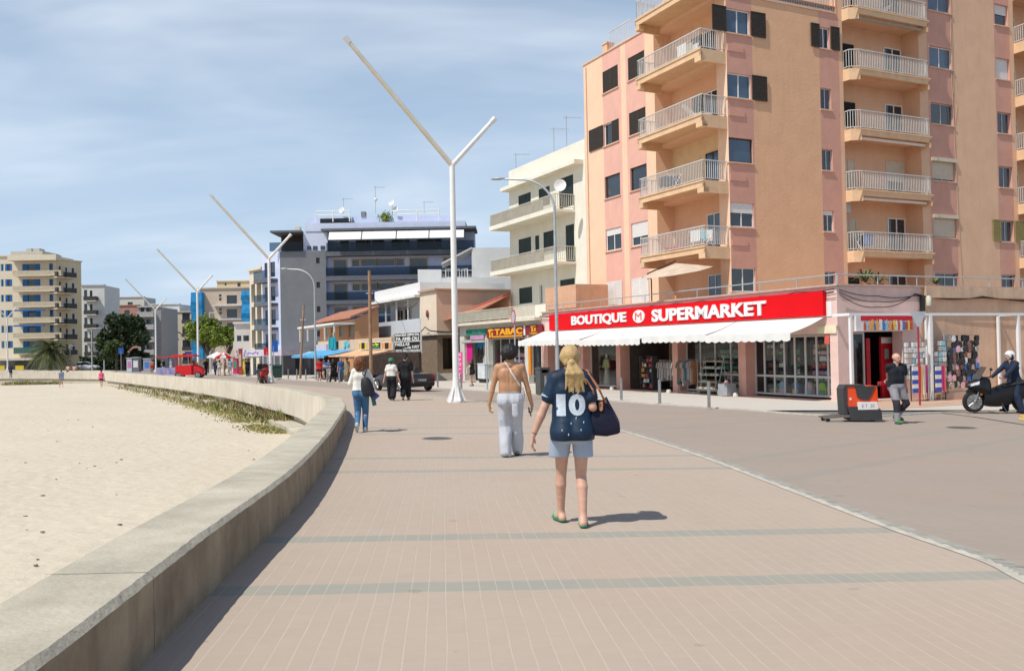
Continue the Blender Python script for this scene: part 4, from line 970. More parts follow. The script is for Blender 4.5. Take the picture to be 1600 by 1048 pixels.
# postcard rack, towel rack, sandal wall
def panel_rack(name, label, F, ua, ub, w, z0, h, nx_, nz_, item, pal, seed, fill=.9, group=None, cat='rack', tilt=0, th=.02, shape='card'):
 rnd = random.Random(seed); a, b = min(ua, ub), max(ua, ub); t = thing(name, label, cat, F.at((a + b) / 2, w, z0), group)
 mb = MB(); mb.tube(F.at(a, w - .05, z0), F.at(a, w - .05, z0 + h), .02, n=6); mb.tube(F.at(b, w - .05, z0), F.at(b, w - .05, z0 + h), .02, n=6)
 for j in range(nz_ + 1): zz = z0 + h - (h * .9 if shape != 'card' else h * .62) * j / nz_; mb.tube(F.at(a, w - .05, zz), F.at(b, w - .05, zz), .012, n=4)
 mb.fbox(F, a - .03, b + .03, w - .3, w + .1, z0, z0 + .06); mb.build('rack_frame', STEEL, t)
 H = h * .9 if shape != 'card' else h * .62
 for j in range(nz_):
  for i in range(nx_):
   if rnd.random() > fill: continue
   u = a + (b - a) * (i + .5) / nx_ + rnd.uniform(-.3, .3) * (b - a) / nx_ * (shape != 'card'); zz = z0 + h - H * (j + .5) / nz_ + rnd.uniform(-.04, .04) * (shape != 'card'); wd = (b - a) / nx_ * (.42 if shape == 'card' else .62); hh = H / nz_ * (.42 if shape == 'card' else .56); mb = MB()
   if shape == 'card': mb.fbox(F, u - wd, u + wd, w - .03, w + rnd.uniform(.0, .05), zz - hh, zz + hh)
   else:
    q = rnd.uniform(.06, .14); P = [(-wd * .5, -hh), (wd * .35, -hh * .9), (wd * .75, -hh * .2), (wd * .55, hh), (-wd * .3, hh), (-wd * .8, hh * .2)]
    mb.prism([F.at(u + x, w, zz + y) for x, y in P], F.n * q)
   mb.build(item, PM[rnd.choice(pal)], t)
 return t
zg1 = FB.gz(5, 1.1)
panel_rack('postcard_rack', 'white rack of postcards left of the white pergola post', FB, FB.u(1414, 560, 1.0), FB.u(1447, 560, 1.0), 1.0, zg1, FB.z(1430, 534, 1.0) - zg1, 6, 7, 'postcard', [3, 3, 3, 9, 6, 3], 21)
panel_rack('postcard_rack', 'narrow white postcard rack right of the white pergola post', FB, FB.u(1459, 560, .8), FB.u(1478, 560, .8), .8, zg1, FB.z(1466, 532, .8) - zg1, 3, 7, 'postcard', [3, 3, 6, 9, 6, 3], 22)
TW_ = [M('towel_%d' % i, c, .95, .08, 6) for i, c in enumerate([(.72, .70, .66), (.05, .10, .42), (.75, .35, .08), (.5, .05, .2), (.10, .30, .32), (.12, .2, .5), (.45, .42, .38), (.62, .1, .1)])]
def towel_rack(label, ua, ub, w, z0, h, seed):
 rnd = random.Random(seed); a, b = min(ua, ub), max(ua, ub); t = thing('towel_rack', label, 'towel rack', FB.at((a + b) / 2, w, z0), 'towel racks by the pergola')
 mb = MB()
 for u in (a, b): mb.tube(FB.at(u, w, z0), FB.at(u, w, z0 + h + .05), .02, n=6); mb.tube(FB.at(u, w - .25, z0 + .03), FB.at(u, w + .25, z0 + .03), .018, n=6)
 mb.tube(FB.at(a, w, z0 + h), FB.at(b, w, z0 + h), .018, n=6); mb.tube(FB.at(a, w, z0 + .12), FB.at(b, w, z0 + .12), .012, n=6); mb.build('rack_frame', BLK, t)
 u = a + .06; first = True
 while u < b - .1:
  wd = .3 if first else rnd.uniform(.06, .13); L_ = h * rnd.uniform(.68, .8)
  if first:
   for s_ in range(6):
    MB().fbox(FB, u, u + wd, w + .02, w + .06, z0 + h - L_ * (s_ + 1) / 6, z0 + h - L_ * s_ / 6 - .002).build('striped_towel', TW_[s_ % 2], t)
  else:
   mb = MB(); P = [(0, .02), (wd, .03), (wd * .9, -L_), (wd * .1, -L_ + .03)]
   mb.prism([FB.at(u + x, w + rnd.uniform(.0, .04), z0 + h + y) for x, y in P], FB.n * .05); mb.build('towel', rnd.choice(TW_), t)
  u += wd * 1.08; first = not first and rnd.random() < .12
towel_rack('black rail of hanging striped and plain towels left of the pergola post', FB.u(1423, 590, 1.15), FB.u(1449, 590, 1.15), 1.15, zg1, FB.z(1440, 572, 1.15) - zg1, 3)
towel_rack('rail of long dark towels right of the pergola post', FB.u(1459, 590, .95), FB.u(1477, 590, .95), .95, zg1, FB.z(1470, 572, .95) - zg1, 8)
zg2 = FB.gz(6.5, .5) + .31
panel_rack('sandal_rack', 'tall black rack hung with dark sandals and pink flip flops by the tan wall', FB, FB.u(1479, 560, .7), FB.u(1527, 560, .7), .7, zg2, FB.z(1500, 524, .7) - zg2, 8, 9, 'sandal', [8, 8, 8, 8, 3, 10, 8, 8, 11, 9, 8, 1], 23, shape='sandal', cat='shoe rack', fill=.95)
bp_ = MB(); bp_.fbox(FB, FB.u(1477.5, 560, .5), FB.u(1482, 560, .5), .42, .46, zg2 + .1, FB.z(1500, 522, .5)); bpo = bp_.build('backboard', GALV, None); tag(bpo, 'grey board behind the hanging dark sandals', 'board')
# umbrella on the terrace
uo = thing('terrace_parasol', 'beige cantilever parasol on the shop terrace in front of the pink tower', 'parasol', FA.at(UA(1016), -1.2, zpar))
ctr = PY(1058, 424, (FA.at(UA(1058, -.8, 430), -.8, 0)).y); rx = 56 / ppm(ctr)
mb = MB(); tilt = Matrix.Rotation(R(-9), 3, 'Y') @ Matrix.Rotation(R(8), 3, 'X'); n8 = 8
apex = ctr + tilt @ Vector((0, 0, .42)); rim = [ctr + tilt @ Vector((rx * math.cos(i * math.tau / n8 + .4), rx * math.sin(i * math.tau / n8 + .4), -.02)) for i in range(n8)]
for i in range(n8): mb.face([apex, rim[i], rim[(i + 1) % n8]])
mb.build('canopy', M('parasol_beige', (.56, .44, .33), .9), uo)
for i in range(n8): rb = MB(); rb.tube(apex - Vector((0, 0, .05)), rim[i] - Vector((0, 0, .04)), .018, n=4); rb.build('rib', BLK, uo)
mb = MB(); bp0 = FA.at(UA(1018, -1.0, 450), -1.0, zpar - .1); mb.path([bp0, Vector((bp0.x, bp0.y, ctr.z - .2)), Vector((bp0.x - .2, bp0.y, ctr.z + .1)), apex + Vector((0, 0, .12))], .035, 6); mb.build('pole', BLK, uo)
# potted palms on the terrace
def spiky(px, py, w, r_, label, seed, n=26):
 rnd = random.Random(seed); u, z = FB.uz(px, py, w); z = zpar - .1; c = FB.at(u, w, z)
 t = thing('potted_palm', label, 'plant', c, 'potted plants on the terrace')
 MB().lathe(c, [(.16, 0), (.22, .3)], 10).build('pot', TILE_R, t)
 mb = MB()
 for i in range(n):
  q = rnd.uniform(0, 6.28); e = rnd.uniform(.2, 1.2); L_ = r_ * rnd.uniform(.7, 1.1); d = Vector((math.cos(q) * math.cos(e), math.sin(q) * math.cos(e), math.sin(e)))
  s_ = Vector((-math.sin(q), math.cos(q), 0)) * .035; b0 = c + Vector((0, 0, .32)); m_ = b0 + d * L_ * .6; e_ = b0 + d * L_ - Vector((0, 0, L_ * .35))
  mb.face([b0 - s_ * .4, b0 + s_ * .4, m_ + s_, m_ - s_]); mb.face([m_ - s_, m_ + s_, e_])
 mb.build('fronds', M('palm_leaf', (.10, .14, .04), .6, .4, 6), t)
spiky(1352, 430, -.8, .95, 'spiky potted palm on the shop terrace under the middle balconies', 1, 40)
spiky(1372, 430, -.7, .7, 'smaller spiky plant on the terrace right of the bigger palm', 4, 26)
spiky(1462, 438, -.9, .55, 'low yellow green potted plant at the terrace window', 2, 22)
# things standing on the balconies
def lounge(p, rz, label, mat, name='deck_lounger', cat='lounger'):
 t = thing(name, label, cat, p); M3 = Matrix.Rotation(rz, 3, 'Z'); L_ = lambda x, y, z: Vector(p) + M3 @ Vector((x, y, z))
 for nm, a, b in (('seat', (-.7, .35), (.25, .35)), ('backrest', (.27, .35), (.75, .85))): mb = MB(); mb.prism([L_(a[0], -.28, a[1]), L_(b[0], -.28, b[1]), L_(b[0], .28, b[1]), L_(a[0], .28, a[1])], (0, 0, .04)); mb.build(nm, mat, t)
 for x in (-.6, .2):
  for y in (-.25, .25): mb = MB(); mb.tube(L_(x, y, 0), L_(x, y, .35), .025, n=6); mb.build('leg', mat, t)
def dryer(p, rz, label, pal):
 t = thing('drying_rack', label, 'drying rack', p); M3 = Matrix.Rotation(rz, 3, 'Z'); L_ = lambda x, y, z: Vector(p) + M3 @ Vector((x, y, z)); mb = MB()
 for x in (-.6, .6): mb.tube(L_(x, -.3, 0), L_(x, .3, .95), .015, n=4); mb.tube(L_(x, .3, 0), L_(x, -.3, .95), .015, n=4)
 for y in (-.3, 0, .3): mb.tube(L_(-.6, y, .95), L_(.6, y, .95), .01, n=4)
 mb.build('rack_frame', WHITEW, t)
 for i, y in enumerate((-.3, 0, .3)): MB().box(L_(-.1 + .12 * i, y, .66), .75, .02, .56, rz).build('laundry', pal[i % len(pal)], t)
NAVL = M('laundry_navy', (.03, .04, .09), .9)
DAz = math.atan2(DA.y, DA.x); DBz = math.atan2(DB.y, DB.x)
lounge(TB.at(b2[0] + 3.1, -.3, zs1 + 4 * ST + .02), DBz, 'white deck lounger on the second highest middle balcony', WHITE_L)
lounge(TA.at(1.5, .7, zs1 + 2 * ST + .02), DAz + 1.2, 'white chair behind the railing of the third corner balcony up', WHITE_L, 'balcony_chair', 'chair')
lounge(TA.at(4.2, .6, zs1 + .02), DAz + .8, 'red chair at the far end of the lowest corner balcony', PM[0], 'balcony_chair', 'chair')
dryer(TA.at(4.0, .7, zs1 + ST + .02), DAz, 'drying rack of dark laundry on the second corner balcony up', [NAVL, NAVL, PM[8]])
dryer(TA.at(1.4, .7, zs1 + .02), DAz, 'drying rack of pale laundry on the lowest corner balcony', [WHITE_L, PM[6], WHITE_L])
dryer(TA.at(2.2, .7, zs1 + 3 * ST + .02), DAz, 'drying rack of white laundry on the highest railed corner balcony', [WHITE_L, PM[9]])
dryer(TB.at(b2[0] + 1.6, -.2, zs1 + .02), DBz, 'drying rack of blue laundry on the lowest middle balcony', [PM[1], NAVL, PM[6]])
# ------------------------------------------------------------------ other buildings of the row
def body_box(mb, F, u0, u1, w0, w1, z0, z1, mi=0, skip_front=False):
 """sides, back and roof (front optional)"""
 A = lambda u, w_, z: F.at(u, w_, z)
 if not skip_front: mb.face([A(u0, w1, z0), A(u1, w1, z0), A(u1, w1, z1), A(u0, w1, z1)], mi)
 mb.face([A(u0, w0, z0), A(u0, w1, z0), A(u0, w1, z1), A(u0, w0, z1)], mi); mb.face([A(u1, w0, z0), A(u1, w1, z0), A(u1, w1, z1), A(u1, w0, z1)], mi)
 mb.face([A(u0, w0, z0), A(u1, w0, z0), A(u1, w0, z1), A(u0, w0, z1)], mi); mb.face([A(u0, w0, z1), A(u1, w0, z1), A(u1, w1, z1), A(u0, w1, z1)], mi)
def srt(a, b): return (a, b) if a < b else (b, a)
# --- white flats left of the tower
WH_ = M('cream_white_render', (.76, .73, .62), .88, .05, .8, .006, 20, streak=.12)
DKG = M('dark_green_shutter', (.022, .04, .038), .6, .2, 6)
FW = Fac(TC, DA, -DB)
uw0 = uEnd + .02; uw1 = FW.u(796, 340)
wf = thing('white_flats', 'three storey cream white block of flats with long balconies between tower and lamp post', 'apartment building', FW.at(uw0, 0, gz(*FW.at(uw0, 0, 0).xy)))
zrw = FW.z(912, 217.5); zbw = zbase
hw = []; dk = []
for x0, x1, y0, y1 in ((810, 829.5, 303, 334), (841.6, 859, 293, 322), (873.5, 896, 276, 324), (810.3, 830, 372, 402), (836, 842.5, 368, 396), (849, 868, 361, 392), (884, 897.5, 351, 412), (811, 831.5, 449, 474), (875, 898, 436, 452), (843, 848, 445, 474)):
 ym = (y0 + y1) / 2; a, b = srt(FW.u(x0, ym), FW.u(x1, ym)); hw.append((a, b, FW.z((x0 + x1) / 2, y1), FW.z((x0 + x1) / 2, y0), .15))
mb = MB(); wall(mb, FW, uw0, uw1, zbw, zrw, hw); body_box(mb, FW, uw0, uw1, -10, 0, zbw, zrw, 0, True); mb.build('wall', WH_, wf)
for h in hw:
 wn = window(wf, FW, h[0], h[1], h[2], h[3], w=-.1, fm=WHITEW, gm=GLASS, nv=2, fr=.05)
 if h[1] - h[0] > .5:
  n_ = 2
  for q in range(n_): shutter(wf, FW, h[0] + (h[1] - h[0]) * q / n_, h[0] + (h[1] - h[0]) * (q + 1) / n_, h[2], h[3], -.07, DKG)
MB().fbox(FW, uw0 + .2, uw1 + .1, 0, .7, FW.z(899, 254, .7), FW.z(899, 247.5, .7)).build('canopy', WH_, wf)
WB = 1.5
for (za, zt_) in ((FW.z(866, 330, WB), 0), (FW.z(866, 412, WB), 0)):
 a, b = srt(FW.u(868, 330, WB), FW.u(775.6, 357, WB)); b = max(b, uw1 + .4)
 mb = MB(); mb.fbox(FW, a, b, 0.002, WB, za, za + .16); mb.fbox(FW, a, b, WB + .001, WB + .04, za - .01, za + .3); o = mb.build('balcony', WH_, wf)
 railing(o, FW, [(a + .05, .05), (a + .05, WB - .05), (b - .05, WB - .05), (b - .05, .05)], za + .17, 1.0, M('beige_rail', (.60, .56, .47), .6), sp=.13, bar=.014)
 MB().fbox(FW, a + 1.9, b - .15, WB - .11, WB - .085, za + .3, za + 1.08).build('privacy_panel', M('rail_panel', (.50, .46, .38), .8, .1, 3), o)
def antenna(p, h, kind, label):
 t = thing('roof_antenna', label, 'antenna', p, 'roof antennas'); p = Vector(p); mb = MB(); mb.tube(p, p + Vector((0, 0, h)), .03, n=5); mb.build('mast', GALV, t)
 top = p + Vector((0, 0, h * .95))
 if kind == 'yagi':
  mb = MB(); mb.tube(top - Vector((.2, 0, 0)), top + Vector((1.1, .3, .05)), .02, n=4)
  for i in range(7): q = top + Vector((1.1, .3, .05)) * (i / 7); mb.tube(q - Vector((0, .25, .0)) - Vector((0, 0, .12)), q + Vector((0, .25, .12)), .012, n=4)
  mb.build('aerial', GALV, t)
 else:
  mb = MB(); c = top - Vector((0, 0, .1)); R3 = Vector((-.4, -.85, .3)).to_track_quat('Z', 'Y').to_matrix(); r_ = .38 if kind == 'dish' else .55
  mb.lathe(c, [(.02, 0), (r_ * .5, .03), (r_ * .85, .09), (r_, .15), (r_ * .98, .17), (r_ * .5, .06), (.02, .03)], 14, R3); mb.build('dish', WHITE_L, t, smooth=True)
  mb = MB(); mb.tube(c, c + R3 @ Vector((0, 0, .42)), .015, n=4); mb.build('feed_arm', GALV, t)
 return t
def on_roof(F, px, w_, z): u = F.u(px, 250, w_); return F.at(u, w_, z)
antenna(on_roof(FW, 806, -1, zrw), FW.z(806, 228) - FW.z(806, 262), 'yagi', 'thin comb aerial above the left end of the cream white flats')
antenna(on_roof(FW, 866, -1, zrw), 2.2, 'yagi', 'short aerial above the middle of the cream white flats roof')
antenna(on_roof(FW, 886, -1, zrw), 2.6, 'yagi', 'tall comb aerial beside the tower above the cream white flats')
ds = thing('satellite_dish', 'round white and orange satellite dish on the top balcony of the cream flats', 'satellite dish', FW.at(FW.u(876, 300, WB), WB, FW.z(876, 300, WB)))
c = FW.at(FW.u(876, 291, WB + .1), WB + .1, FW.z(876, 291, WB + .1)); R3 = Vector((-.25, -.95, .15)).to_track_quat('Z', 'Y').to_matrix()
MB().lathe(c, [(.02, 0), (.2, .03), (.34, .1), (.4, .16), (.38, .17), (.2, .06), (.02, .04)], 16, R3).build('dish', WHITE_L, ds, smooth=True); mb = MB(); mb.tube(c, c - Vector((0, 0, .75)), .025, n=6); mb.build('mount', GALV, ds)
def script(par, mat, F, u0, u1, z0, z1, w, n, r_=.02, seed=1):
 rnd = random.Random(seed); mb = MB(); zm = (z0 + z1) / 2; P = []
 for i in range(n + 1): P.append(F.at(u0 + (u1 - u0) * (i + rnd.uniform(-.3, .3)) / n, w + .01, (z0 if i % 2 else z1) * .7 + zm * .3 + rnd.uniform(-.3, .3) * (z1 - z0)))
 mb.path(P, r_, 4); mb.build('faded_script', mat, par)
# --- tobacconist row house
u0t, u1t = UA(847.5) + .02, UA(719)
zt0 = FA.z(783, 505); tb = thing('tobacconist_house', 'low shop house with a big yellow TABAC sign and terrace above', 'shop', FA.at(u0t, 0, FA.gz(u0t)))
ztt = FA.z(760, 528.5);
ht = [(*srt(UA(846), UA(826)), FA.gz(u0t) + .1, ztt - .02, .5), (*srt(UA(820), UA(763)), FA.gz(u0t) + .1, ztt - .02, .5), (*srt(UA(758.5), UA(726)), FA.gz(u1t) + .1, FA.z(740, 524), .9)]
mb = MB(); wall(mb, FA, u0t, u1t, zb0, zt0, ht); body_box(mb, FA, u0t, u1t, -9, 0, zb0, zt0, 0, True); mb.build('wall', M('tabac_wall', (.58, .55, .48), .85, .08, 2, streak=.1), tb)
window(tb, FA, ht[0][0] + .02, ht[0][1] - .02, ht[0][2], ht[0][3], w=-.3, fm=ALU, gm=GLASS, nv=1, fr=.1, trans=ht[0][2] + .5, name='shop_door')
window(tb, FA, ht[1][0] + .02, ht[1][1] - .02, ht[1][2], ht[1][3], w=-.3, fm=ALU, gm=SG, nv=4, fr=.08, name='shop_window')
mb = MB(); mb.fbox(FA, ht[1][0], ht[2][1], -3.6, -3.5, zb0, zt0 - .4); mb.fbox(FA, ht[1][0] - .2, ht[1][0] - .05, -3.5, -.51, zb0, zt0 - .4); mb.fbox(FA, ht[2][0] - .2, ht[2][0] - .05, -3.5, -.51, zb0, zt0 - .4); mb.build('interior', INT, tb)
shelf_unit(FA, ht[1][0] + .3, ht[1][1] - .3, -1.6, ht[1][2], 2.1, 5, 'bright shelf of souvenirs inside the tobacconist window', 31, dens=.4, pal=[3, 6, 3, 9, 10, 1])
sgm = M('tabac_maroon', (.22, .012, .02), .5, .1, 2); sgy = M('tabac_yellow', (.80, .38, .01), .5, .05, 2)
def sign(F, x0, x1, yl0, yl1, w_, mat, par, name='sign_board', xm=None):
 a, b = F.u(x0, yl0, w_), F.u(x1, yl0, w_); z0, z1 = F.z(x0, yl1, w_), F.z(x0, yl0, w_); return (a, b, z0, z1, MB().fbox(F, min(a, b), max(a, b), w_ - .12, w_, z0, z1).build(name, mat, par))
a, b, z0, z1, so_ = sign(FA, 760.5, 817, 513, 529, .22, sgm, tb, 'tobacco_sign')
text_obj('sign_lettering', 'TABAC', sgy, FA, a - (a - b) * .24, b + .06, z0 + (z1 - z0) * .28, z1 - (z1 - z0) * .1, .22, so_, bold=.04, depth=.03)
MB().fbox(FA, b + .05, a - (a - b) * .17, .222, .25, z0 + (z1 - z0) * .08, z0 + (z1 - z0) * .2).build('underline', sgy, so_)
def leaf(par, ua, ub, z0, z1, w_):   # the sheaf-shaped emblem
 S = ua - ub; H = z1 - z0; P = [(.05, .95), (.75, 1.0), (.95, .8), (.45, .72), (.4, .35), (.5, .05), (.2, .0), (.25, .4), (.2, .6), (.1, .7)]
 MB().prism([FA.at(ua - x * S, w_, z0 + y * H) for x, y in P], FA.n * .03).build('emblem', sgy, par)
 P = [(.6, .1), (.78, .0), (.85, .55), (.62, .6)]; MB().prism([FA.at(ua - x * S, w_, z0 + y * H) for x, y in P], FA.n * .03).build('emblem', sgy, par)
leaf(so_, a - (a - b) * .04, a - (a - b) * .22, z0 + .05, z1 - .05, .222)
a, b, z0, z1, s2 = sign(FA, 821, 846.5, 508, 523.5, .20, sgm, tb, 'tobacco_sign')
leaf(s2, a - (a - b) * .3, a - (a - b) * .72, z0 + (z1 - z0) * .3, z1 - .04, .202); text_obj('sign_lettering', 'TABAC', sgy, FA, a - (a - b) * .25, b + (a - b) * .25, z0 + .03, z0 + (z1 - z0) * .24, .202, s2, bold=.02)
MB().fbox(FA, UA(820.6, .2), UA(817.3, .2), .0, .18, z0, FA.z(818, 509)).build('white_strip', WHITE_L, tb)
a, b, z0, z1, s3 = sign(FA, 728, 758.5, 515.5, 524, .12, M('shop_green', (.01, .20, .13), .6), tb, 'shop_board')
script(s3, M('pale_green', (.35, .6, .5), .6), FA, a - (a - b) * .35, b + (a - b) * .2, z0 + .1, z1 - .1, .12, 11, .012)
MB().fbox(FA, *srt(UA(737), UA(758)), .0, .10, z0 - .34, z0 - .01).build('shop_board', M('mauve_board', (.50, .28, .42), .6), tb)
MB().fbox(FA, *srt(UA(722), UA(758)), -.4, .04, z0 - .55, z0 - .345).build('fascia', M('grey_fascia', (.45, .45, .44), .7), tb)
mgm = M('magenta_board', (.62, .01, .22), .6, .1, 3)
def stand_sign(F, px, py_t, py_b, wpx, w_, label, mat, txt=None, txm=None):
 a, b = srt(F.u(px - wpx / 2, py_b, w_), F.u(px + wpx / 2, py_b, w_)); zg = F.gz(a, w_) + .03; t = thing('advertising_sign', label, 'sign', F.at((a + b) / 2, w_, zg))
 z1 = F.z(px, py_t, w_); z0 = max(zg + .05, F.z(px, py_b, w_)); bo = MB().fbox(F, a, b, w_ - .03, w_, z0, z1).build('board', mat, t)
 MB().fbox(F, a, b, w_ - .2, w_ + .15, zg, zg + .05).build('foot', STEEL, t)
 if txt:
  n_ = len(txt)
  for i, ch in enumerate(txt):
   zz = z1 - (z1 - z0) * (i + .5) / n_; hh = (z1 - z0) / n_ * .36
   script(bo, txm, F, b - (b - a) * .2, a + (b - a) * .2, zz - hh, zz + hh, w_, 4, .018, i)
 return t
stand_sign(FA, 733.5, 534, 566, 9, -.2, 'tall magenta board with dark figures at the left shop door', mgm)
stand_sign(FA, 719.5, 550, 595, 6.5, 1.2, 'narrow pink pavement banner beside the big white lamp post', M('pink_banner', (.75, .06, .30), .6), '------', WHITE_L)
rb_ = MB().fbox(FA, UA(829, .1), UA(825.5, .1), .0, .1, ht[1][2] + .6, ztt).build('orange_strip', M('orange_board', (.75, .2, .02), .6), tb)
text_obj('sign_lettering', 'TABAC', sgy, FA, UA(825.7, .11), UA(828.8, .11), ht[1][2] + .9, ztt - .1, .1, tb, depth=.01)
sh = MB(); sh.fbox(FA, *srt(UA(743), UA(757)), -.7, -.6, FA.gz(u1t) + .1, FA.z(750, 524)); so_ = sh.build('graffiti_shutter', M('shutter_grey', (.42, .43, .43), .7, .1, 3), tb)
MB().prism([FA.at(UA(x, -.6, 545), -.59, FA.z(x, y, -.6)) for x, y in ((744, 534), (757, 534), (756, 541), (752, 546), (748, 541), (745, 549))], FA.n * .01).build('graffiti', M('graffiti_blue', (.02, .25, .42), .7), so_)
for i, (x, y, dx, dy) in enumerate(((747, 543, 2, 14), (751, 546, 1.5, 10), (754, 540, 1.6, 20), (749, 556, 3, 6))): MB().prism([FA.at(UA(x + q, -.6, 550), -.585, FA.z(x, y + r_, -.6)) for q, r_ in ((0, 0), (dx, 1), (dx * 1.2, dy), (dx * .4, dy - 2))], FA.n * .01).build('graffiti', BLK, so_)
fz = thing('ice_cream_freezer', 'low white chest freezer against the grey graffiti shutter', 'freezer', FA.at(UA(752, .1), .1, FA.gz(u1t)))
MB().fbox(FA, *srt(UA(746, .3), UA(757, .3)), -.3, .3, FA.gz(u1t) + .35, FA.z(751, 569, .3)).build('chest', M('freezer_white', (.6, .64, .66), .5), fz); MB().fbox(FA, *srt(UA(747, .3), UA(757, .3)), -.25, .25, FA.gz(u1t) + .04, FA.gz(u1t) + .345).build('base', BLK, fz); MB().fbox(FA, *srt(UA(745.6, .3), UA(757.4, .3)), -.32, .33, FA.z(751, 569, .3) + .005, FA.z(751, 569, .3) + .06).build('lid', WHITE_L, fz)
# terrace slab, railing, tiled roof
mb = MB(); mb.fbox(FA, u0t + .01, u1t + .3, -.2, .5, zt0 + .002, zt0 + .2); mb.build('terrace_slab', M('slab_beige', (.66, .60, .48), .85, .1, 2), tb)
tzr = MB(); ro = railing(tb, FA, [(u0t + .1, .42), (u1t + .2, .42), (u1t + .2, -3)], zt0 + .21, FA.z(783, 480, .42) - zt0 - .25, M('beige_rail', (.6, .56, .47), .6), sp=.14, bar=.014)
MB().fbox(FA, UA(795, .4), u1t + .18, .36, .39, zt0 + .3, FA.z(760, 486, .42) - .02).build('privacy_screen', M('screen_beige', (.50, .49, .40), .8, .1, 3), ro)
wr = -3.0; a = FA.u(797, 470, wr); b = FA.u(727, 485, wr); zr1 = FA.z(797, 459.5, wr); zr0 = FA.z(727, 487.5, wr)
mb = MB(); A = FA.at(b, wr, zr0); B = FA.at(a, wr, zr1); A2 = FA.at(b, wr - 6, zr0); B2 = FA.at(a, wr - 6, zr1)
A3 = FA.at(b, wr, zt0); B3 = FA.at(a, wr, zt0)
mb.face([A3, B3, B - Vector((0, 0, .1)), A - Vector((0, 0, .1))]); mb.build('gable', M('gable_orange', (.58, .32, .2), .9, .1, 2), tb)
mb = MB(); rr_ = FA.u(797, 470, wr) - 3.5
Bn = FA.at(a, wr + 2.6, zr1 - 1.25); An = FA.at(b + .2, wr + 2.6, zr0 - .85)
n_ = 22
for i in range(n_):
 t0, t1 = i / n_, (i + .8) / n_; lo = FA.at(a + (b - a) * .55, wr + 1.5, zr1 - 1.35);
 p0 = B.lerp(A, t0); p1 = B.lerp(A, t1); q0 = Bn.lerp(An, t0); q1 = Bn.lerp(An, t1); mb.hexa([q0 - Vector((0, 0, .06)), q1 - Vector((0, 0, .06)), p1 - Vector((0, 0, .06)), p0 - Vector((0, 0, .06)), q0, q1, p1, p0])
mb.face([B - Vector((0, 0, .03)), A - Vector((0, 0, .03)), An - Vector((0, 0, .03)), Bn - Vector((0, 0, .03))])
mb.build('tiled_roof', TILE_R, tb)
MB().tube(A + Vector((0, 0, .05)), B + Vector((0, 0, .05)), .09, n=6).build('verge', M('verge_red', (.55, .10, .07), .8), tb)
# brick pink parapet block at the end of the supermarket terrace
mb = MB(); mb.fbox(FA, UA(901, -.3, 460), uL - .05, -2.5, -.25, zpar + .0, FA.z(875, 447.5, -.3)); o = mb.build('terrace_wall', M('orange_parapet', (.62, .36, .23), .9, .08, 2, streak=.15), pod)
# --- beige corner building with brown stone base
c0 = G(684, 594.5); FC = Fac(c0, DA, -DB); FCB = Fac(c0, DB, Vector((DB.y, -DB.x, 0)))
bg_ = thing('stone_base_building', 'beige plastered corner building with a brown stone ground floor and steps', 'building', c0)
zc0 = c0.z - .5; zc1 = FC.z(684, 453); zst = FC.z(684, 523); BEI = M('beige_plaster', (.72, .60, .47), .88, .06, .7, .006, 14, streak=.15); STN = M('brown_stone', (.235, .175, .12), .8, .12, 2.5, .01, 8); ORP = M('peach_plaster', (.62, .44, .32), .9, .06, .7, streak=.12)
uc1 = FC.u(657, 500); ucb = FCB.u(800, 500)
mb = MB(); por = (FCB.u(703, 560), FCB.u(718, 560))
wall(mb, FC, 0, uc1, zc0, zst, (), 0, mf=(lambda u: 2, [])); wall(mb, FCB, 0, ucb, zc0, zst - .02, [(FCB.u(692, 560), FCB.u(717, 560), c0.z + .9, zst - .25, 2.4)], mf=(lambda u: 2, []))
wall(mb, FC, 0, uc1, zst, zc1, ()); wall(mb, FCB, 0, ucb, zst - .02, zc1, (), mf=(lambda u: 1, []))
e0_, e1_ = FC.at(uc1, 0, 0), FCB.at(ucb, 0, 0); f1_ = e0_ + (e1_ - Vector((c0.x, c0.y, 0)))
mb.face([up(e0_, zc1), Vector((c0.x, c0.y, zc1)), up(e1_, zc1), up(f1_, zc1)]); mb.face([up(e0_, zc0), up(f1_, zc0), up(f1_, zc1), up(e0_, zc1)]); mb.face([up(e1_, zc0), up(f1_, zc0), up(f1_, zc1), up(e1_, zc1)])
mb.face([FCB.at(FCB.u(692, 560), -2.4, c0.z + .5), FCB.at(FCB.u(717, 560), -2.4, c0.z + .5), FCB.at(FCB.u(717, 560), -2.4, zst), FCB.at(FCB.u(692, 560), -2.4, zst)], 2)
mb.build('wall', [BEI, ORP, STN], bg_)
mb = MB(); mb.fbox(FC, -.1, uc1, 0, .25, zst - .02, zst + .1); mb.fbox(FCB, -.25, FCB.u(725, 520), 0, .9, zst - .01, zst + .13); mb.build('ledge', M('ledge_grey', (.5, .46, .38), .85), bg_)
mb = MB(); mb.fbox(FC, -.12, uc1, -.1, .2, zc1 + .002, zc1 + .16); mb.fbox(FCB, -.2, ucb, -.1, .2, zc1 + .004, zc1 + .14); mb.build('coping', M('coping_brown', (.45, .30, .2), .85), bg_)
for i in range(4): q = i * .32; MB().fbox(FCB, -.6, FCB.u(718, 585), .0, 1.5 - q * 1.0, c0.z - .1 + i * .17, c0.z + .06 + i * .17).build('step', M('step_stone', (.55, .51, .43), .85, .1, 3), bg_)
cable(bg_, [FC.at(uc1, .3, zst + .25), FC.at(uc1 * .5, .3, zst + .7), FC.at(0, .3, zst + .3), FCB.at(4, .3, zst + .25)], .05, sag=.1)
MB().ell(FC.at(FC.u(669, 488), .1, FC.z(669, 490)), .12, .28, .32).build('wall_vent', M('rust_brown', (.25, .1, .06), .8), bg_)
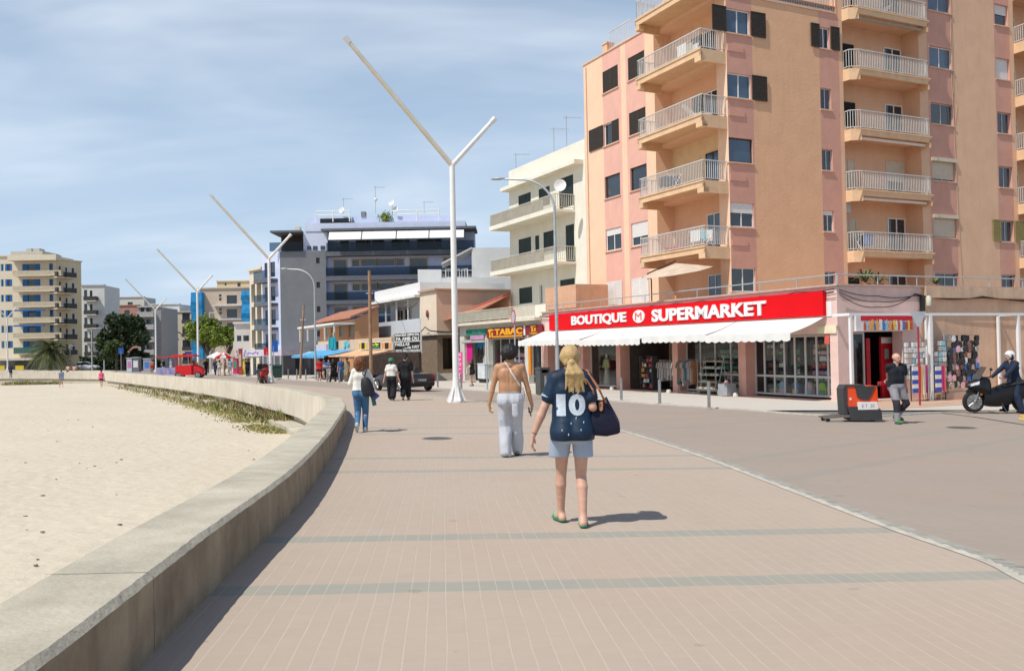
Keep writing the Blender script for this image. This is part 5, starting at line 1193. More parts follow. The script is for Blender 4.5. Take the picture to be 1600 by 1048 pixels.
# --- pale grey building behind
cg = PY(655, 440, 84); FG = Fac(cg, Vector((1, .05, 0)), (0, -1)); GRW = M('pale_grey_render', (.60, .60, .585), .9, .05, .8, streak=.05)
gb = thing('grey_terraced_building', 'pale grey stepped building with a roof pergola behind the beige corner building', 'building', FG.at(0, 0, gz(cg.x, cg.y)))
gzz = gz(cg.x, cg.y) - 1
mb = MB(); mb.fbox(FG, FG.u(690, 440), FG.u(812, 440), -9, 0, gzz, FG.z(700, 434)); mb.fbox(FG, FG.u(738, 440), FG.u(812, 440), -8, -.6, FG.z(700, 434) + .01, FG.z(745, 386));
mb.hexa([FG.at(FG.u(653, 440), -8, gzz), FG.at(FG.u(689.8, 440), -8, gzz), FG.at(FG.u(689.8, 440), -.01, gzz), FG.at(FG.u(653, 440), -.01, gzz), FG.at(FG.u(653, 440), -8, FG.z(653, 421)), FG.at(FG.u(689.8, 440), -8, FG.z(690, 421)), FG.at(FG.u(689.8, 440), -.01, FG.z(690, 421)), FG.at(FG.u(653, 440), -.01, FG.z(653, 421))])
mb.build('wall', GRW, gb)
mb = MB();
mb.hexa([FG.at(FG.u(690, 440), -5, FG.z(690, 412)), FG.at(FG.u(738, 440), -5, FG.z(738, 387)), FG.at(FG.u(738, 440), -.5, FG.z(738, 387)), FG.at(FG.u(690, 440), -.5, FG.z(690, 412)), FG.at(FG.u(690, 440), -5, FG.z(690, 410)), FG.at(FG.u(738, 440), -5, FG.z(738, 385)), FG.at(FG.u(738, 440), -.5, FG.z(738, 385)), FG.at(FG.u(690, 440), -.5, FG.z(690, 410))]); mb.build('pergola_roof', GRW, gb)
for px in (700, 713, 726): window(gb, FG, FG.u(px - 5, 420), FG.u(px + 5, 420), FG.z(px, 433), FG.z(px, 418), w=-1.0, fm=WHITEW, gm=GLASS, nv=2, fr=.05)
railing(gb, FG, [(FG.u(655, 420), -.3), (FG.u(738, 420), -.3)], FG.z(700, 434) + .01, FG.z(700, 422) - FG.z(700, 434), WHITEW, sp=.5, bar=.02)
# --- white two-storey terrace house
FD = Fac(c0, DA, -DB); ud0, ud1 = FD.u(657.5, 500) + .05, FD.u(586, 500)
wt = thing('white_terrace_house', 'white two storey house with a glazed upper veranda over the restaurant', 'building', FD.at(ud0, 0, c0.z))
zpt = FD.z(657, 440.5); zpl = FD.z(657, 464); zsl = FD.z(657, 521); zwl = FD.z(620, 519)
mb = MB(); mb.fbox(FD, ud0, ud1, -8, -1.6, zc0, zpl); mb.fbox(FD, ud0, ud1, -8, 0, zpl + .25, zpt); mb.build('wall', WHITE_L, wt)
MB().fbox(FD, ud0, ud1 + .5, -2, .5, zpl, zpl + .22).build('canopy', M('off_white_slab', (.74, .73, .70), .8), wt)
MB().fbox(FD, ud0, ud1, -1.55, .1, zsl - .25, zsl + .02).build('veranda_floor', M('grey_slab', (.45, .43, .40), .85), wt)
MB().fbox(FD, ud0, ud1, .0, .06, zsl + .03, FD.z(640, 499)).build('balustrade', M('frosted_panel', (.60, .64, .68), .3, .05, 2), wt)
n_ = 4
for i in range(n_ + 1): u = ud0 + .1 + (ud1 - ud0 - .2) * i / n_; MB().fbox(FD, u - .07, u + .07, -.12, .0, zsl + .03, zpl - .01).build('post', WHITE_L, wt)
for i in range(6):
 u = ud0 + .3 + (ud1 - ud0) * i / 6;
 if i % 3 != 2: window(wt, FD, u, u + (ud1 - ud0) / 6 - .35, zsl + .1, zpl - .35, w=-1.52, fm=WHITEW, gm=GLASS, nv=2, fr=.06)
MB().prism([FD.at(ud0, .15, zsl - .28), FD.at(ud1, .15, zsl - .28), FD.at(ud1 - 1, .2, zsl - .9), FD.at(ud0 + 5, .2, zsl - .75), FD.at(ud0 + 3, .2, zsl - 1.0), FD.at(ud0, .2, zsl - .8)], FD.n * -.1).build('torn_fascia', M('weathered_wood', (.40, .33, .27), .95, .3, 3, streak=.4), wt)
# restaurant signs
CH_ = M('chalk_black', (.012, .013, .012), .7, .2, 3); CW = M('chalk_white', (.78, .78, .75), .7)
def board(F, x0, x1, yt, yb, w_, label, mat, rows_, group=None, tm=None, frame=None):
 a, b = F.u(x0, (yt + yb) / 2, w_), F.u(x1, (yt + yb) / 2, w_); z0, z1 = F.z(x0, yb, w_), F.z(x0, yt, w_)
 t = thing('menu_board', label, 'sign', F.at((a + b) / 2, w_, z0), group)
 bo = MB().fbox(F, min(a, b), max(a, b), w_ - .08, w_, z0, z1).build('board', mat, t)
 if frame:
  mb = MB(); q = .05; mb.fbox(F, min(a, b) - q, max(a, b) + q, w_ - .1, w_ + .02, z1 + .002, z1 + q); mb.fbox(F, min(a, b) - q, max(a, b) + q, w_ - .1, w_ + .02, z0 - q, z0 - .002); mb.fbox(F, min(a, b) - q, min(a, b) - .002, w_ - .1, w_ + .02, z0, z1); mb.fbox(F, max(a, b) + .002, max(a, b) + q, w_ - .1, w_ + .02, z0, z1); mb.build('frame', frame, t)
 for txt, fx0, fx1, fy0, fy1 in rows_:
  text_obj('lettering', txt, tm or CW, F, a + (b - a) * fx0, a + (b - a) * fx1, z1 - (z1 - z0) * fy1, z1 - (z1 - z0) * fy0, w_, bo, bold=.03, depth=.015)
 return t, bo, a, b, z0, z1
FS = FD.off(2.3)
board(FS, 616.5, 657, 521.5, 533.5, 0, 'upper black board lettered SANGRIA ESPECIAL and PA AMB OLI', CH_, [('SANGRIA ESPECIAL', .03, .97, .08, .38), ('PA AMB OLI', .06, .94, .5, .95)], frame=CW)
t_, bo_, a_, b_, z0_, z1_ = board(FS, 616.5, 657, 535, 551.5, 0, 'lower black board lettered PAELLAS HAY FRITO MALLORQUIN', CH_, [('PAELLAS', .03, .6, .05, .36), ('HAY', .7, .97, .32, .6), ('FRITO MALLORQUIN', .05, .97, .68, .95)], frame=CW)
MB().prism([FS.at(a_ + (b_ - a_) * x, .002, z1_ - (z1_ - z0_) * y) for x, y in ((.3, .6), (.65, .6), (.65, .42))], FS.n * .01).build('white_wedge', CW, bo_)
# restaurant volume below
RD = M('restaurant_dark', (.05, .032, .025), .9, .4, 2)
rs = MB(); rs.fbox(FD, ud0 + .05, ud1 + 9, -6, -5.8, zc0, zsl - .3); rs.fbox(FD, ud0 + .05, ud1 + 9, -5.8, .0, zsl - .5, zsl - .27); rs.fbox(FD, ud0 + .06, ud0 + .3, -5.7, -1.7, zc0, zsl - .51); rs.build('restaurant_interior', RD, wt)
rw = MB(); rw.tube(FD.at(ud0 + .4, .3, FD.z(655, 563)), FD.at(ud0 + 5.2, .3, FD.z(640, 571)), .04, n=6); rw.tube(FD.at(ud0 + .4, .3, FD.z(655, 567)), FD.at(ud0 + 5.2, .3, FD.z(640, 575)), .03, n=6); rw.fbox(FD, ud0 + .4, ud0 + 5.5, .2, .3, c0.z - .3, FD.z(650, 579)); rw.build('ramp_railing', M('ramp_grey', (.45, .44, .40), .8), wt)
# --- orange house with red roof
co_ = PY(556, 590, 79); FO = Fac(co_, DA, -DB); FOB = Fac(co_, DB, Vector((DB.y, -DB.x, 0)))
ORG = M('orange_plaster', (.62, .33, .18), .9, .06, 1, streak=.08); oh = thing('orange_house', 'orange two storey house with a red tiled roof beside the white veranda house', 'house', (co_.x, co_.y, gz(co_.x, co_.y)))
zo0 = gz(co_.x, co_.y) - .5; zo1 = FO.z(556, 498); uo1 = FO.u(500, 520); uob = FOB.u(592, 520); zo2 = FOB.z(590, 481)
win = [(*srt(FO.u(x0, 530), FO.u(x1, 530)), FO.z(x0, 526), FO.z(x0, 506), .2) for x0, x1 in ((507, 513), (517, 522), (530, 539), (545, 553))]
mb = MB(); wall(mb, FO, 0, uo1, zo0, zo1, win); mb.face([FOB.at(0, 0, zo0), FOB.at(uob, 0, zo0), FOB.at(uob, 0, zo2), FOB.at(0, 0, zo1)]); q0 = FO.at(uo1, 0, 0); q1 = q0 + (FOB.at(uob, 0, 0) - FOB.at(0, 0, 0)); mb.face([up(q0, zo0), up(q1, zo0), up(q1, zo2), up(q0, zo1)]); mb.build('wall', ORG, oh)
for h in win: window(oh, FO, *h[:4], w=-.14, fm=M('shutter_sand', (.5, .45, .36), .8), gm=M('shutter_sand2', (.42, .40, .33), .8), nv=2, fr=.1)
mb = MB(); A = FOB.at(-.5, .3, zo1 + .05); B = FOB.at(uob, .3, zo2 + .05); dq = FO.d * (uo1 + .6); z2 = Vector((0, 0, .18)); mb.hexa([A, B, B + dq, A + dq, A + z2, B + z2, B + dq + z2, A + dq + z2]); mb.build('tiled_roof', TILE_R, oh)
mb = MB(); mb.fbox(FO, -.1, uo1 + 1.5, .0, 2.0, zo1 - .5, zo1 - .32); mb.build('veranda_roof', WHITEW, oh)
for i in range(5): u = .2 + (uo1 + .8) * i / 4; MB().fbox(FO, u - .06, u + .06, 1.8, 1.92, FO.z(530, 530, 2), zo1 - .505).build('veranda_post', WHITEW, oh)
BRK = M('sandy_front', (.62, .46, .32), .9, .12, 3, streak=.1)
mb = MB(); us0, us1 = FO.u(612, 540, 2.0), FO.u(497, 540, 2.0); zf1 = FO.z(556, 530, 2.0); zf0 = FO.z(556, 551, 2.0); mb.fbox(FO, us0, us1, 1.85, 2.0, zf0, zf1); mb.build('shop_fascia', BRK, oh)
mb = MB(); mb.fbox(FO, 0.2, FO.u(522, 530, 2), 1.9, 2.02, zf1 + .005, zf1 + .75); mb.build('parapet_rail', M('tan_rail', (.52, .38, .26), .85), oh)
mb = MB(); mb.fbox(FO, us0, us1, -.3, -.1, zo0, zf0 - .01); mb.fbox(FO, us1 - .3, us1, -.08, 1.98, zo0, zf0 - .01); mb.build('shop_back', RD, oh)
t_, bo_, a_, b_, z0_, z1_ = board(FO, 513, 524, 527.5, 546, 2.3, 'turquoise upright sign on the sandy shop front', M('turquoise', (.01, .30, .34), .6), [])
mb = MB(); ring = [(math.cos(i * math.tau / 14), math.sin(i * math.tau / 14)) for i in range(14)]; cx_ = (a_ + b_) / 2; cz_ = z0_ + (z1_ - z0_) * .62; r_ = abs(b_ - a_) * .28
mb.path([FO.at(cx_ + r_ * x, 2.31, cz_ + r_ * y) for x, y in ring + ring[:1]], .03, 4); mb.build('ring_emblem', M('turq_dark', (.0, .16, .2), .6), bo_)
mb = MB(); P = [(0, 0), (.35, .1), (.3, .6), (.55, .25), (.9, .55), (1.5, .5), (1.9, .2), (1.5, .0), (.9, .1), (.4, -.1)]; ub_ = FO.u(536.5, 541, 2.02); zb_ = FO.z(536.5, 543, 2.02); mb.prism([FO.at(ub_ - x, 2.02, zb_ + y) for x, y in P], FO.n * .04); mb.build('blue_script_sign', M('aqua_script', (.1, .5, .55), .6), oh)
for x0, x1, lb, c_, st in ((561, 574, 'black sign with yellow stripes left of its row', (.62, .50, .04), 0), (576.5, 595, 'black sign with yellow and green lettering in the middle of its row', (.55, .55, .05), 1), (597, 612, 'black sign with orange stripes right of its row', (.75, .28, .05), 2)):
 t_, bo_, a_, b_, z0_, z1_ = board(FO, x0, x1, 535.5, 545.5, 2.35, lb, CH_, [], frame=CW)
 if st == 1: script(bo_, M('sign_lime', (.5, .6, .05), .6), FO, a_ + (b_ - a_) * .15, a_ + (b_ - a_) * .85, z0_ + (z1_ - z0_) * .5, z1_ - .08, 2.36, 12, .045)
 cm = M('stripe_%d' % st, c_, .6)
 if st != 1:
  for k in range(4):
   for s_ in (0, 1): zz = z1_ - (z1_ - z0_) * (k + .5) / 4; ua = a_ + (b_ - a_) * (.04 if s_ == 0 else .7); ue = a_ + (b_ - a_) * (.3 if s_ == 0 else .96); MB().fbox(FO, min(ua, ue), max(ua, ue), 2.352, 2.36, zz - .06, zz + .06).build('stripe', cm, bo_)
 else: MB().fbox(FO, min(a_, b_) + .3, max(a_, b_) - .3, 2.352, 2.36, z0_ + .1, z0_ + (z1_ - z0_) * .35).build('stripe', M('stripe_green', (.05, .35, .08), .6), bo_)
MB().fbox(FO, FO.u(513, 546, 2), FO.u(497, 546, 2), 2.0, 2.2, FO.z(505, 549, 2), FO.z(505, 538, 2)).build('shop_board', M('mauve_pale', (.55, .5, .55), .7), oh)
aw1 = awning(oh, FO, FO.u(553, 550, 2.1), FO.u(497, 552, 2.1), FO.z(540, 546, 2.1), FO.z(520, 556, 4.6), 2.1, 4.6, FO.z(520, 560, 4.6), M('sky_blue_canvas', (.10, .36, .62), .85), sc_=.6)
aw2 = awning(oh, FO, FO.u(612, 548, 2.1), FO.u(556, 550, 2.1), FO.z(585, 546.5, 2.1), FO.z(560, 556, 4.4), 2.1, 4.4, FO.z(560, 558, 4.4), M('peach_canvas', (.70, .42, .24), .85), sc_=.6)
aw3 = awning(oh, FO, us1, FO.u(483, 552, 2.1), FO.z(490, 549, 2.1), FO.z(488, 555, 3.6), 2.1, 3.6, FO.z(488, 558, 3.6), M('green_grey_canvas', (.40, .55, .50), .85), sc_=.6)
# ------------------------------------------------------------------ far buildings
def recess_floor(mb, F, u0, u1, zs, zt, dep, mi):
 A = F.at; mb.face([A(u0, -dep, zs), A(u1, -dep, zs), A(u1, -dep, zt), A(u0, -dep, zt)], mi)
def Lx(F, a, b, w_=0, py=540): return srt(F.u(a, py, w_), F.u(b, py, w_))
# --- blue grey hotel
hp = PY(440, 588, 98); FH = Fac(hp, Vector((1, .0, 0)), (0, -1)); zh0 = gz(hp.x, hp.y) - .3
LAV = M('lavender_render', (.58, .62, .80), .85, .06, 1); LAVL = M('pale_lavender', (.55, .61, .76), .85, .05, 1); GRH = M('slate_render', (.17, .18, .195), .85, .08, .7, streak=.06); SLB = M('slate_slab', (.12, .13, .15), .8)
BGL = glass_see('balustrade_glass', (.42, .49, .56)); TANF = M('tan_window_frame', (.55, .40, .24), .8)
ho = thing('blue_hotel', 'blue and slate grey hotel with glass balconies and white roof awnings down the street', 'hotel', (hp.x, hp.y, zh0))
ztopg = FH.z(440, 393); zy = lambda y, x=560: FH.z(x, y)
u510, u735 = FH.u(510, 480), FH.u(742, 480)
mb = MB(); hg = [(*Lx(FH, 496, 501.5), zy(y + 9, 500), zy(y, 500), .12) for y in (402.5, 440.5, 478.5, 516.5)] + [(*Lx(FH, 461, 477), zy(577, 470), zy(556, 470), .2)]
wall(mb, FH, 0, u510, zh0, ztopg, hg, mf=(lambda u: 0, []));
sl = [(392.5, 399.5), (430.5, 438), (468.6, 475), (506.5, 513), (545, 552)]
dr = [(523.5, 542.5, 0), (552, 562.5, 1), (566, 589, 1), (591.5, 617.5, 1), (620.5, 632, 1), (642, 668, 0), (695, 709, 0)]
BDp = 1.15
for i in range(4):
 zt_ = zy(sl[i][1]); zb_ = zy(sl[i + 1][0]); hs_ = []
 for x0, x1, k in dr: a, b = Lx(FH.off(-BDp), x0, x1, 0, 480); hs_.append((a, b, zb_ + (.05 if k == 0 else 1.15), zt_ - .35, .1))
 wall(mb, FH, u510, u735, zb_, zt_, hs_, w=-BDp, mf=(lambda u: 1, []))
 mb.face([FH.at(u510, 0, zb_), FH.at(u510, -BDp, zb_), FH.at(u510, -BDp, zt_), FH.at(u510, 0, zt_)], 2)
 for h in hs_:
  f = MB(); q = .14; f.fbox(FH, h[0] - q, h[1] + q, -BDp - .02, -BDp + .04, h[3] + .002, h[3] + q); f.fbox(FH, h[0] - q, h[0] - .002, -BDp - .02, -BDp + .04, h[2], h[3]); f.fbox(FH, h[1] + .002, h[1] + q, -BDp - .02, -BDp + .04, h[2], h[3]); o = f.build('window', TANF, ho)
  MB().fbox(FH, h[0], h[1], -BDp - .1, -BDp - .08, h[2], h[3]).build('pane', GLASS, o)
body_box(mb, FH, 0, u735, -14, 0, zh0, zh0 + .02, 0, True)
mb.face([FH.at(u735, -14, zh0), FH.at(u735, 0, zh0), FH.at(u735, 0, ztopg), FH.at(u735, -14, ztopg)], 0); mb.face([FH.at(0, -14, ztopg - .05), FH.at(u735, -14, ztopg - .05), FH.at(u735, 0, ztopg - .05), FH.at(0, 0, ztopg - .05)], 0); mb.face([FH.at(0, -14, zh0), FH.at(u735, -14, zh0), FH.at(u735, -14, ztopg), FH.at(0, -14, ztopg)], 0)
SIDE = Fac(hp, Vector((-.7, .71, 0)), (-.71, -.7)); us = 4.1
hs_ = []
for i in range(4):
 zt_ = zy(sl[i][1]); zb_ = zy(sl[i + 1][0]); hs_ += [(1.1, 2.2, zb_ + .15, zt_ - .4, .2), (2.8, 3.5, zb_ + .15, zt_ - .4, .2)]
wall(mb, SIDE, 0, us, zh0, ztopg, hs_, mf=(lambda u: 2 if u < .4 else 1, [.4])); mb.face([SIDE.at(us, 0, zh0), SIDE.at(us, -8, zh0), SIDE.at(us, -8, ztopg), SIDE.at(us, 0, ztopg)], 1)
mb.face([SIDE.at(0, 0, ztopg - .06), SIDE.at(us, 0, ztopg - .06), SIDE.at(us, -9, ztopg - .06), SIDE.at(0, -9, ztopg - .06)], 0)
mb.build('wall', [GRH, LAV, LAVL], ho)
for h in hs_: MB().fbox(SIDE, h[0], h[1], -.15, -.1, h[2], h[3]).build('window', GLASS, ho)
for h in hg: o = MB().fbox(FH, h[0], h[1], -.1, -.06, h[2], h[3]).build('window', BLK, ho)
for i in range(1, 5):
 zt_ = zy(sl[i][0]); zb_ = zy(sl[i][1]); o = MB().fbox(FH, u510, u735, -BDp + .002, .05, zb_, zt_).build('balcony_slab', SLB, ho)
 if i < 5: MB().fbox(FH, u510 + .02, u735, -.04, -.01, zt_ + .002, zt_ + .95).build('glass_balustrade', BGL, o)
 o = MB().fbox(SIDE, .5, us, 0.002, 1.1, zb_, zt_ - .15).build('balcony_slab', SLB, ho); MB().fbox(SIDE, .55, us, 1.05, 1.08, zt_ - .14, zt_ + .85).build('glass_balustrade', BGL, o)
MB().fbox(FH, u510 - .02, u735 + .3, -BDp, .12, zy(399.5), zy(392.5)).build('balcony_slab', SLB, ho)
MB().fbox(FH, u510 + .1, u735, .0, .03, zy(392), zy(378.5)).build('glass_balustrade', BGL, ho)
# attic storey
mb = MB(); mb.fbox(FH, FH.u(473, 380), FH.u(511, 380), -4, -.3, ztopg, FH.z(490, 360)); mb.fbox(FH, u510 + .02, u735, -5, -2.2, ztopg, FH.z(560, 360)); mb.fbox(FH, FH.u(476, 350), FH.u(727, 350), -6, -.2, FH.z(560, 359.5), FH.z(560, 347.5)); mb.build('attic_wall', LAVL, ho)
for x0, x1 in ((526, 545), (556, 600), (612, 640), (652, 690)): a, b = Lx(FH.off(-2.2), x0, x1, 0, 385); MB().fbox(FH, a, b, -2.19, -2.15, ztopg + .1, FH.z(560, 372)).build('window', GLASS, ho)
for x0, x1 in ((480, 486), (489, 496), (501, 508)): a, b = Lx(FH, x0, x1, -.3, 388); MB().fbox(FH, a, b, -.29, -.25, FH.z(490, 390), FH.z(490, 384)).build('window', GLASS, ho)
MB().fbox(FH, FH.u(504, 360), u735 + .3, -4, .9, FH.z(560, 361.5), FH.z(560, 358)).build('roof_slab', SLB, ho)
mb = MB(); mb.fbox(FH, FH.u(424, 362), FH.u(472, 362), -4, .6, FH.z(450, 364), FH.z(450, 361)); mb.build('roof_slab', SLB, ho)
mb = MB(); mb.fbox(FH, FH.u(430, 362), FH.u(470, 362), -4, -2.5, ztopg, FH.z(450, 364.5)); mb.build('attic_wall', M('dark_room', (.06, .04, .03), .8), ho)
MB().fbox(FH, FH.u(421, 380, .3), FH.u(472, 380, .3), .27, .3, ztopg, FH.z(450, 379)).build('glass_balustrade', BGL, ho)
for x0, x1 in ((514.5, 565), (566.5, 619), (620.5, 670), (671.5, 725)):
 a, b = Lx(FH, x0, x1, .9, 368); mb = MB(); mb.hexa([FH.at(a, .9, FH.z(560, 362, .9) - .03), FH.at(b, .9, FH.z(560, 362, .9) - .03), FH.at(b, 1.5, FH.z(560, 374, 1.5)), FH.at(a, 1.5, FH.z(560, 374, 1.5)), FH.at(a, .9, FH.z(560, 362, .9)), FH.at(b, .9, FH.z(560, 362, .9)), FH.at(b, 1.5, FH.z(560, 374, 1.5) + .03), FH.at(a, 1.5, FH.z(560, 374, 1.5) + .03)]); mb.build('sun_awning', AWN, ho)
mb = MB(); mb.fbox(FH, FH.u(474, 340), FH.u(546, 340), -5, -1.5, FH.z(500, 347.4), FH.z(500, 336)); mb.build('lift_house', LAVL, ho); mb = MB(); mb.fbox(FH, FH.u(548, 340), FH.u(608, 340), -5, -1.8, FH.z(500, 347.4), FH.z(500, 335)); mb.build('lift_house', LAVL, ho); mb = MB(); mb.fbox(FH, FH.u(618, 340), FH.u(705, 340), -5, -1.6, FH.z(500, 347.4), FH.z(500, 337)); mb.build('lift_house', LAV, ho)
def frame_(x0, x1, y0, y1, nn, w_=-1.0):
 mb = MB(); zt_ = FH.z(500, y0, w_); zb_ = FH.z(500, y1, w_)
 for i in range(nn + 1): u = FH.u(x0 + (x1 - x0) * i / nn, y0, w_); mb.tube(FH.at(u, w_, zb_), FH.at(u, w_, zt_), .07, n=5)
 for q in (0, .45): mb.tube(FH.at(FH.u(x0, y0, w_), w_, zt_ - q), FH.at(FH.u(x1, y0, w_), w_, zt_ - q), .05, n=5)
 mb.build('roof_frame', WHITEW, ho)
frame_(494, 546, 330, 347, 2); frame_(616, 686, 331, 348, 2)
MB().fbox(FH, FH.u(496, 340), FH.u(545, 340), -1.4, -1.35, FH.z(500, 346), FH.z(500, 339)).build('dark_screen', BLK, ho)
for px, h, k, lb in ((535, .5, 'dish', 'pale round dish on the left roof frame of the blue hotel'), (613, 1.4, 'dish2', 'larger white dish above the right roof frame of the blue hotel'), (619, .6, 'dish', 'smaller white dish beside the larger one on the blue hotel'), (587, 3.2, 'yagi', 'tall mast with a white ball on the blue hotel roof'), (663, 1.4, 'yagi', 'thin comb aerial at the right of the blue hotel roof'), (537, 1.8, 'yagi', 'thin aerial at the left of the blue hotel roof')):
 antenna(FH.at(FH.u(px, 338, -1.5), -1.5, FH.z(px, 334, -1.5)), h, 'dish' if 'dish' in k else 'yagi', lb)
MB().ell(FH.at(FH.u(587, 320, -1.5), -1.5, FH.z(587, 312, -1.5)), .22, .22, .2).build('mast_ball', WHITE_L, ho, smooth=True)
MB().fbox(FH, FH.u(560, 335), FH.u(567, 335), -2.5, -1.7, FH.z(560, 335), FH.z(560, 327)).build('chimney', M('chimney_grey', (.2, .2, .22), .8), ho)
MB().fbox(FH, FH.u(453, 358), FH.u(461, 358), -3, -2.2, FH.z(456, 361), FH.z(456, 350)).build('chimney', BEI, ho)
# --- generic balconied block
def block(name, label, F, x0, x1, ytop, yref, y0s, step, nfl, mat, dep=12, wx=(), wm=None, bal=None, bmat=None, rmat=None, top=True, wl_=.2, cat='apartment building', group=None, gbase=None, slab=.18, bout=1.2, rail_h=.95, z0=None):
 """x0..x1 pixels; floors at pixel y0s + k*step (floor slab tops, at x=yref); wx: list of (xa, xb, frac0, frac1, mat)"""
 ua, ub = Lx(F, x0, x1, 0, 520); zb_ = gz(*F.at(ua, 0, 0).xy) - .5 if z0 is None else z0; zt_ = F.z(yref, ytop)
 t = thing(name, label, cat, F.at((ua + ub) / 2, 0, zb_ + .5), group); fl = [F.z(yref, y0s + k * step) for k in range(nfl)]; sh_ = fl[0] - fl[1] if nfl > 1 else 2.8
 hs = []; wms = []
 for z in fl:
  for xa, xb, f0, f1, m_ in wx: a, b = Lx(F, xa, xb, 0, 520); hs.append((a, b, z + sh_ * f0, z + sh_ * f1, wl_)); wms.append(m_)
 mb = MB(); wall(mb, F, ua, ub, zb_, zt_, hs); body_box(mb, F, ua, ub, -dep, 0, zb_, zt_, 0, True); mb.build('wall', mat, t)
 for h, m_ in zip(hs, wms):
  o = MB().fbox(F, h[0], h[1], -wl_ + .01, -wl_ + .05, h[2], h[3]).build('window', GLASS, t)
  if m_ is not None:
   wd = (h[1] - h[0]) * .3
   for s_ in (0, 1): a = h[0] if s_ == 0 else h[1] - wd; MB().fbox(F, a, a + wd, -wl_ + .052, -.02, h[2] + .01, h[3] - .01).build('shutter', m_, o)
 if bal:
  for ba, bb in bal:
   a, b = Lx(F, ba, bb, bout, 520)
   for z in fl:
    o = MB().fbox(F, a, b, .002, bout, z - slab, z).build('balcony', bmat or mat, t)
    mb = MB(); rh = rail_h; mb.fbox(F, a, b, bout - .06, bout - .02, z + .002, z + rh); mb.fbox(F, a, a + .04, .01, bout - .061, z + .002, z + rh); mb.fbox(F, b - .04, b, .01, bout - .061, z + .002, z + rh); mb.build('balustrade', rmat or mat, o)
 if top: MB().fbox(F, ua - .1, ub + .1, -.6, .25, zt_ + .002, zt_ + .25).build('cornice', bmat or mat, t)
 return t, F, fl, zt_
DRL = M('dark_balustrade', (.06, .055, .05), .6); CRM = M('cream_far', (.66, .59, .46), .9, .05, 1, streak=.08); YCR = M('yellow_cream', (.68, .56, .36), .9, .05, 1); CRMD = M('cream_grey_far', (.50, .47, .40), .9, .05, 1); BLUS = M('blue_shutter', (.02, .13, .36), .6); BLUL = M('light_blue_shutter', (.12, .28, .42), .6)
# left apartment house (front face, frontal) and its side with dark balconies
lp_ = PY(20, 578, 165); FLm = Fac(lp_, Vector((1, .03, 0)), (0, -1))
t1, _, fl, zt1 = block('blue_shutter_flats', 'cream yellow seaside apartment house with blue shutters and long balconies at far left', FLm, -60, 89, 400.5, 20, 431.5, 24.1, 6, CRM, dep=7,
 wx=[(2, 7, .35, .8, BLUL), (9, 20, .35, .8, BLUS), (-30, -10, .3, .8, BLUS), (36, 64, .02, .78, BLUS), (78, 84, .02, .78, BLUS)], bal=[(20.5, 96)], bmat=CRM, rmat=M('balcony_tan_panel', (.50, .42, .30), .9), bout=1.9, rail_h=.85)
cx = MB(); cx.fbox(FLm, FLm.u(10, 395), FLm.u(60, 395), -8, -1.5, zt1, FLm.z(30, 391)); cx.fbox(FLm, FLm.u(28, 390), FLm.u(36, 390), -5, -3, FLm.z(30, 391), FLm.z(30, 385.5)); cx.fbox(FLm, FLm.u(39, 390), FLm.u(49, 390), -5, -3, FLm.z(30, 391), FLm.z(30, 385.5)); cx.build('roof_house', CRMD, t1)
MB().fbox(FLm, FLm.u(21, 410), FLm.u(96, 410), 0, 2.1, FLm.z(20, 409), FLm.z(20, 400.3)).build('roof_parapet', CRM, t1)
for y, c_ in ((484, BLUS), (508, BLUS)): MB().fbox(FLm, FLm.u(22, y, 1.95), FLm.u(70, y, 1.95), 1.95, 2.2, FLm.z(20, y + 2.4, 2), FLm.z(20, y, 2)).build('blue_blind', BLUS, t1)
MB().fbox(FLm, FLm.u(21, 545, 2), FLm.u(70, 545, 2), 1.92, 1.96, FLm.z(20, 552, 2), FLm.z(20, 543, 2)).build('green_screen', M('green_screen', (.05, .12, .10), .8), t1)
MB().fbox(FLm, FLm.u(-20, 565, 2.2), FLm.u(61, 565, 2.2), -.3, 4.0, FLm.z(20, 563, 2.2), FLm.z(20, 559.5, 2.2)).build('shop_canopy', M('canopy_beige', (.6, .55, .45), .8), t1)
MB().fbox(FLm, FLm.u(24, 570, .1), FLm.u(62, 570, .1), .02, .1, lp_.z - .5, FLm.z(20, 563.5, .1)).build('shop_grille', M('grille_grey', (.25, .25, .22), .8, .2, 1), t1); MB().fbox(FLm, FLm.u(-20, 570, .1), FLm.u(22, 570, .1), .02, .1, lp_.z - .5, FLm.z(20, 563.5, .1)).build('shutter_door', M('shutter_pale', (.42, .45, .45), .7), t1)
sp_ = FLm.at(FLm.u(89, 500), 0, 0); FLs = Fac(sp_, Vector((.42, .91, 0)), (1, -.3))
t2, _, _, _ = block('dark_balcony_wing', 'shaded wing of the cream flats with stepped black balconies', FLs, 89.5, 128, 407, 95, 434, 24.1, 6, YCR, dep=12, wx=[(93, 96, .0, .75, BLUS), (103, 106, .0, .7, BLUS), (113, 117, .0, .7, BLUS)], bal=[(90, 103), (105, 121)], bmat=CRM, rmat=DRL, bout=2.0)
fp = PY(140, 578, 200); F3 = Fac(fp, Vector((1, .1, 0)), (0, -1))
block('white_end_flats', 'white apartment block with short black balconies behind the cream flats', F3, 128, 164, 446, 140, 470, 21.5, 5, M('white_far', (.66, .65, .60), .9, .05, 1), dep=10, wx=[(132, 137, .1, .8, None), (141, 145, .2, .75, None)], bal=[(131, 150)], rmat=DRL, bout=1.6)
fp = PY(190, 578, 235); F4 = Fac(fp, Vector((1, .0, 0)), (0, -1))
block('brick_red_flats', 'low brick red building rising behind the dark tree', F4, 158, 218, 478, 180, 500, 22, 4, M('brick_far', (.42, .22, .16), .9, .12, 1), wx=[(166, 174, .2, .7, None), (180, 188, .2, .7, None), (195, 203, .2, .7, None)], dep=12)
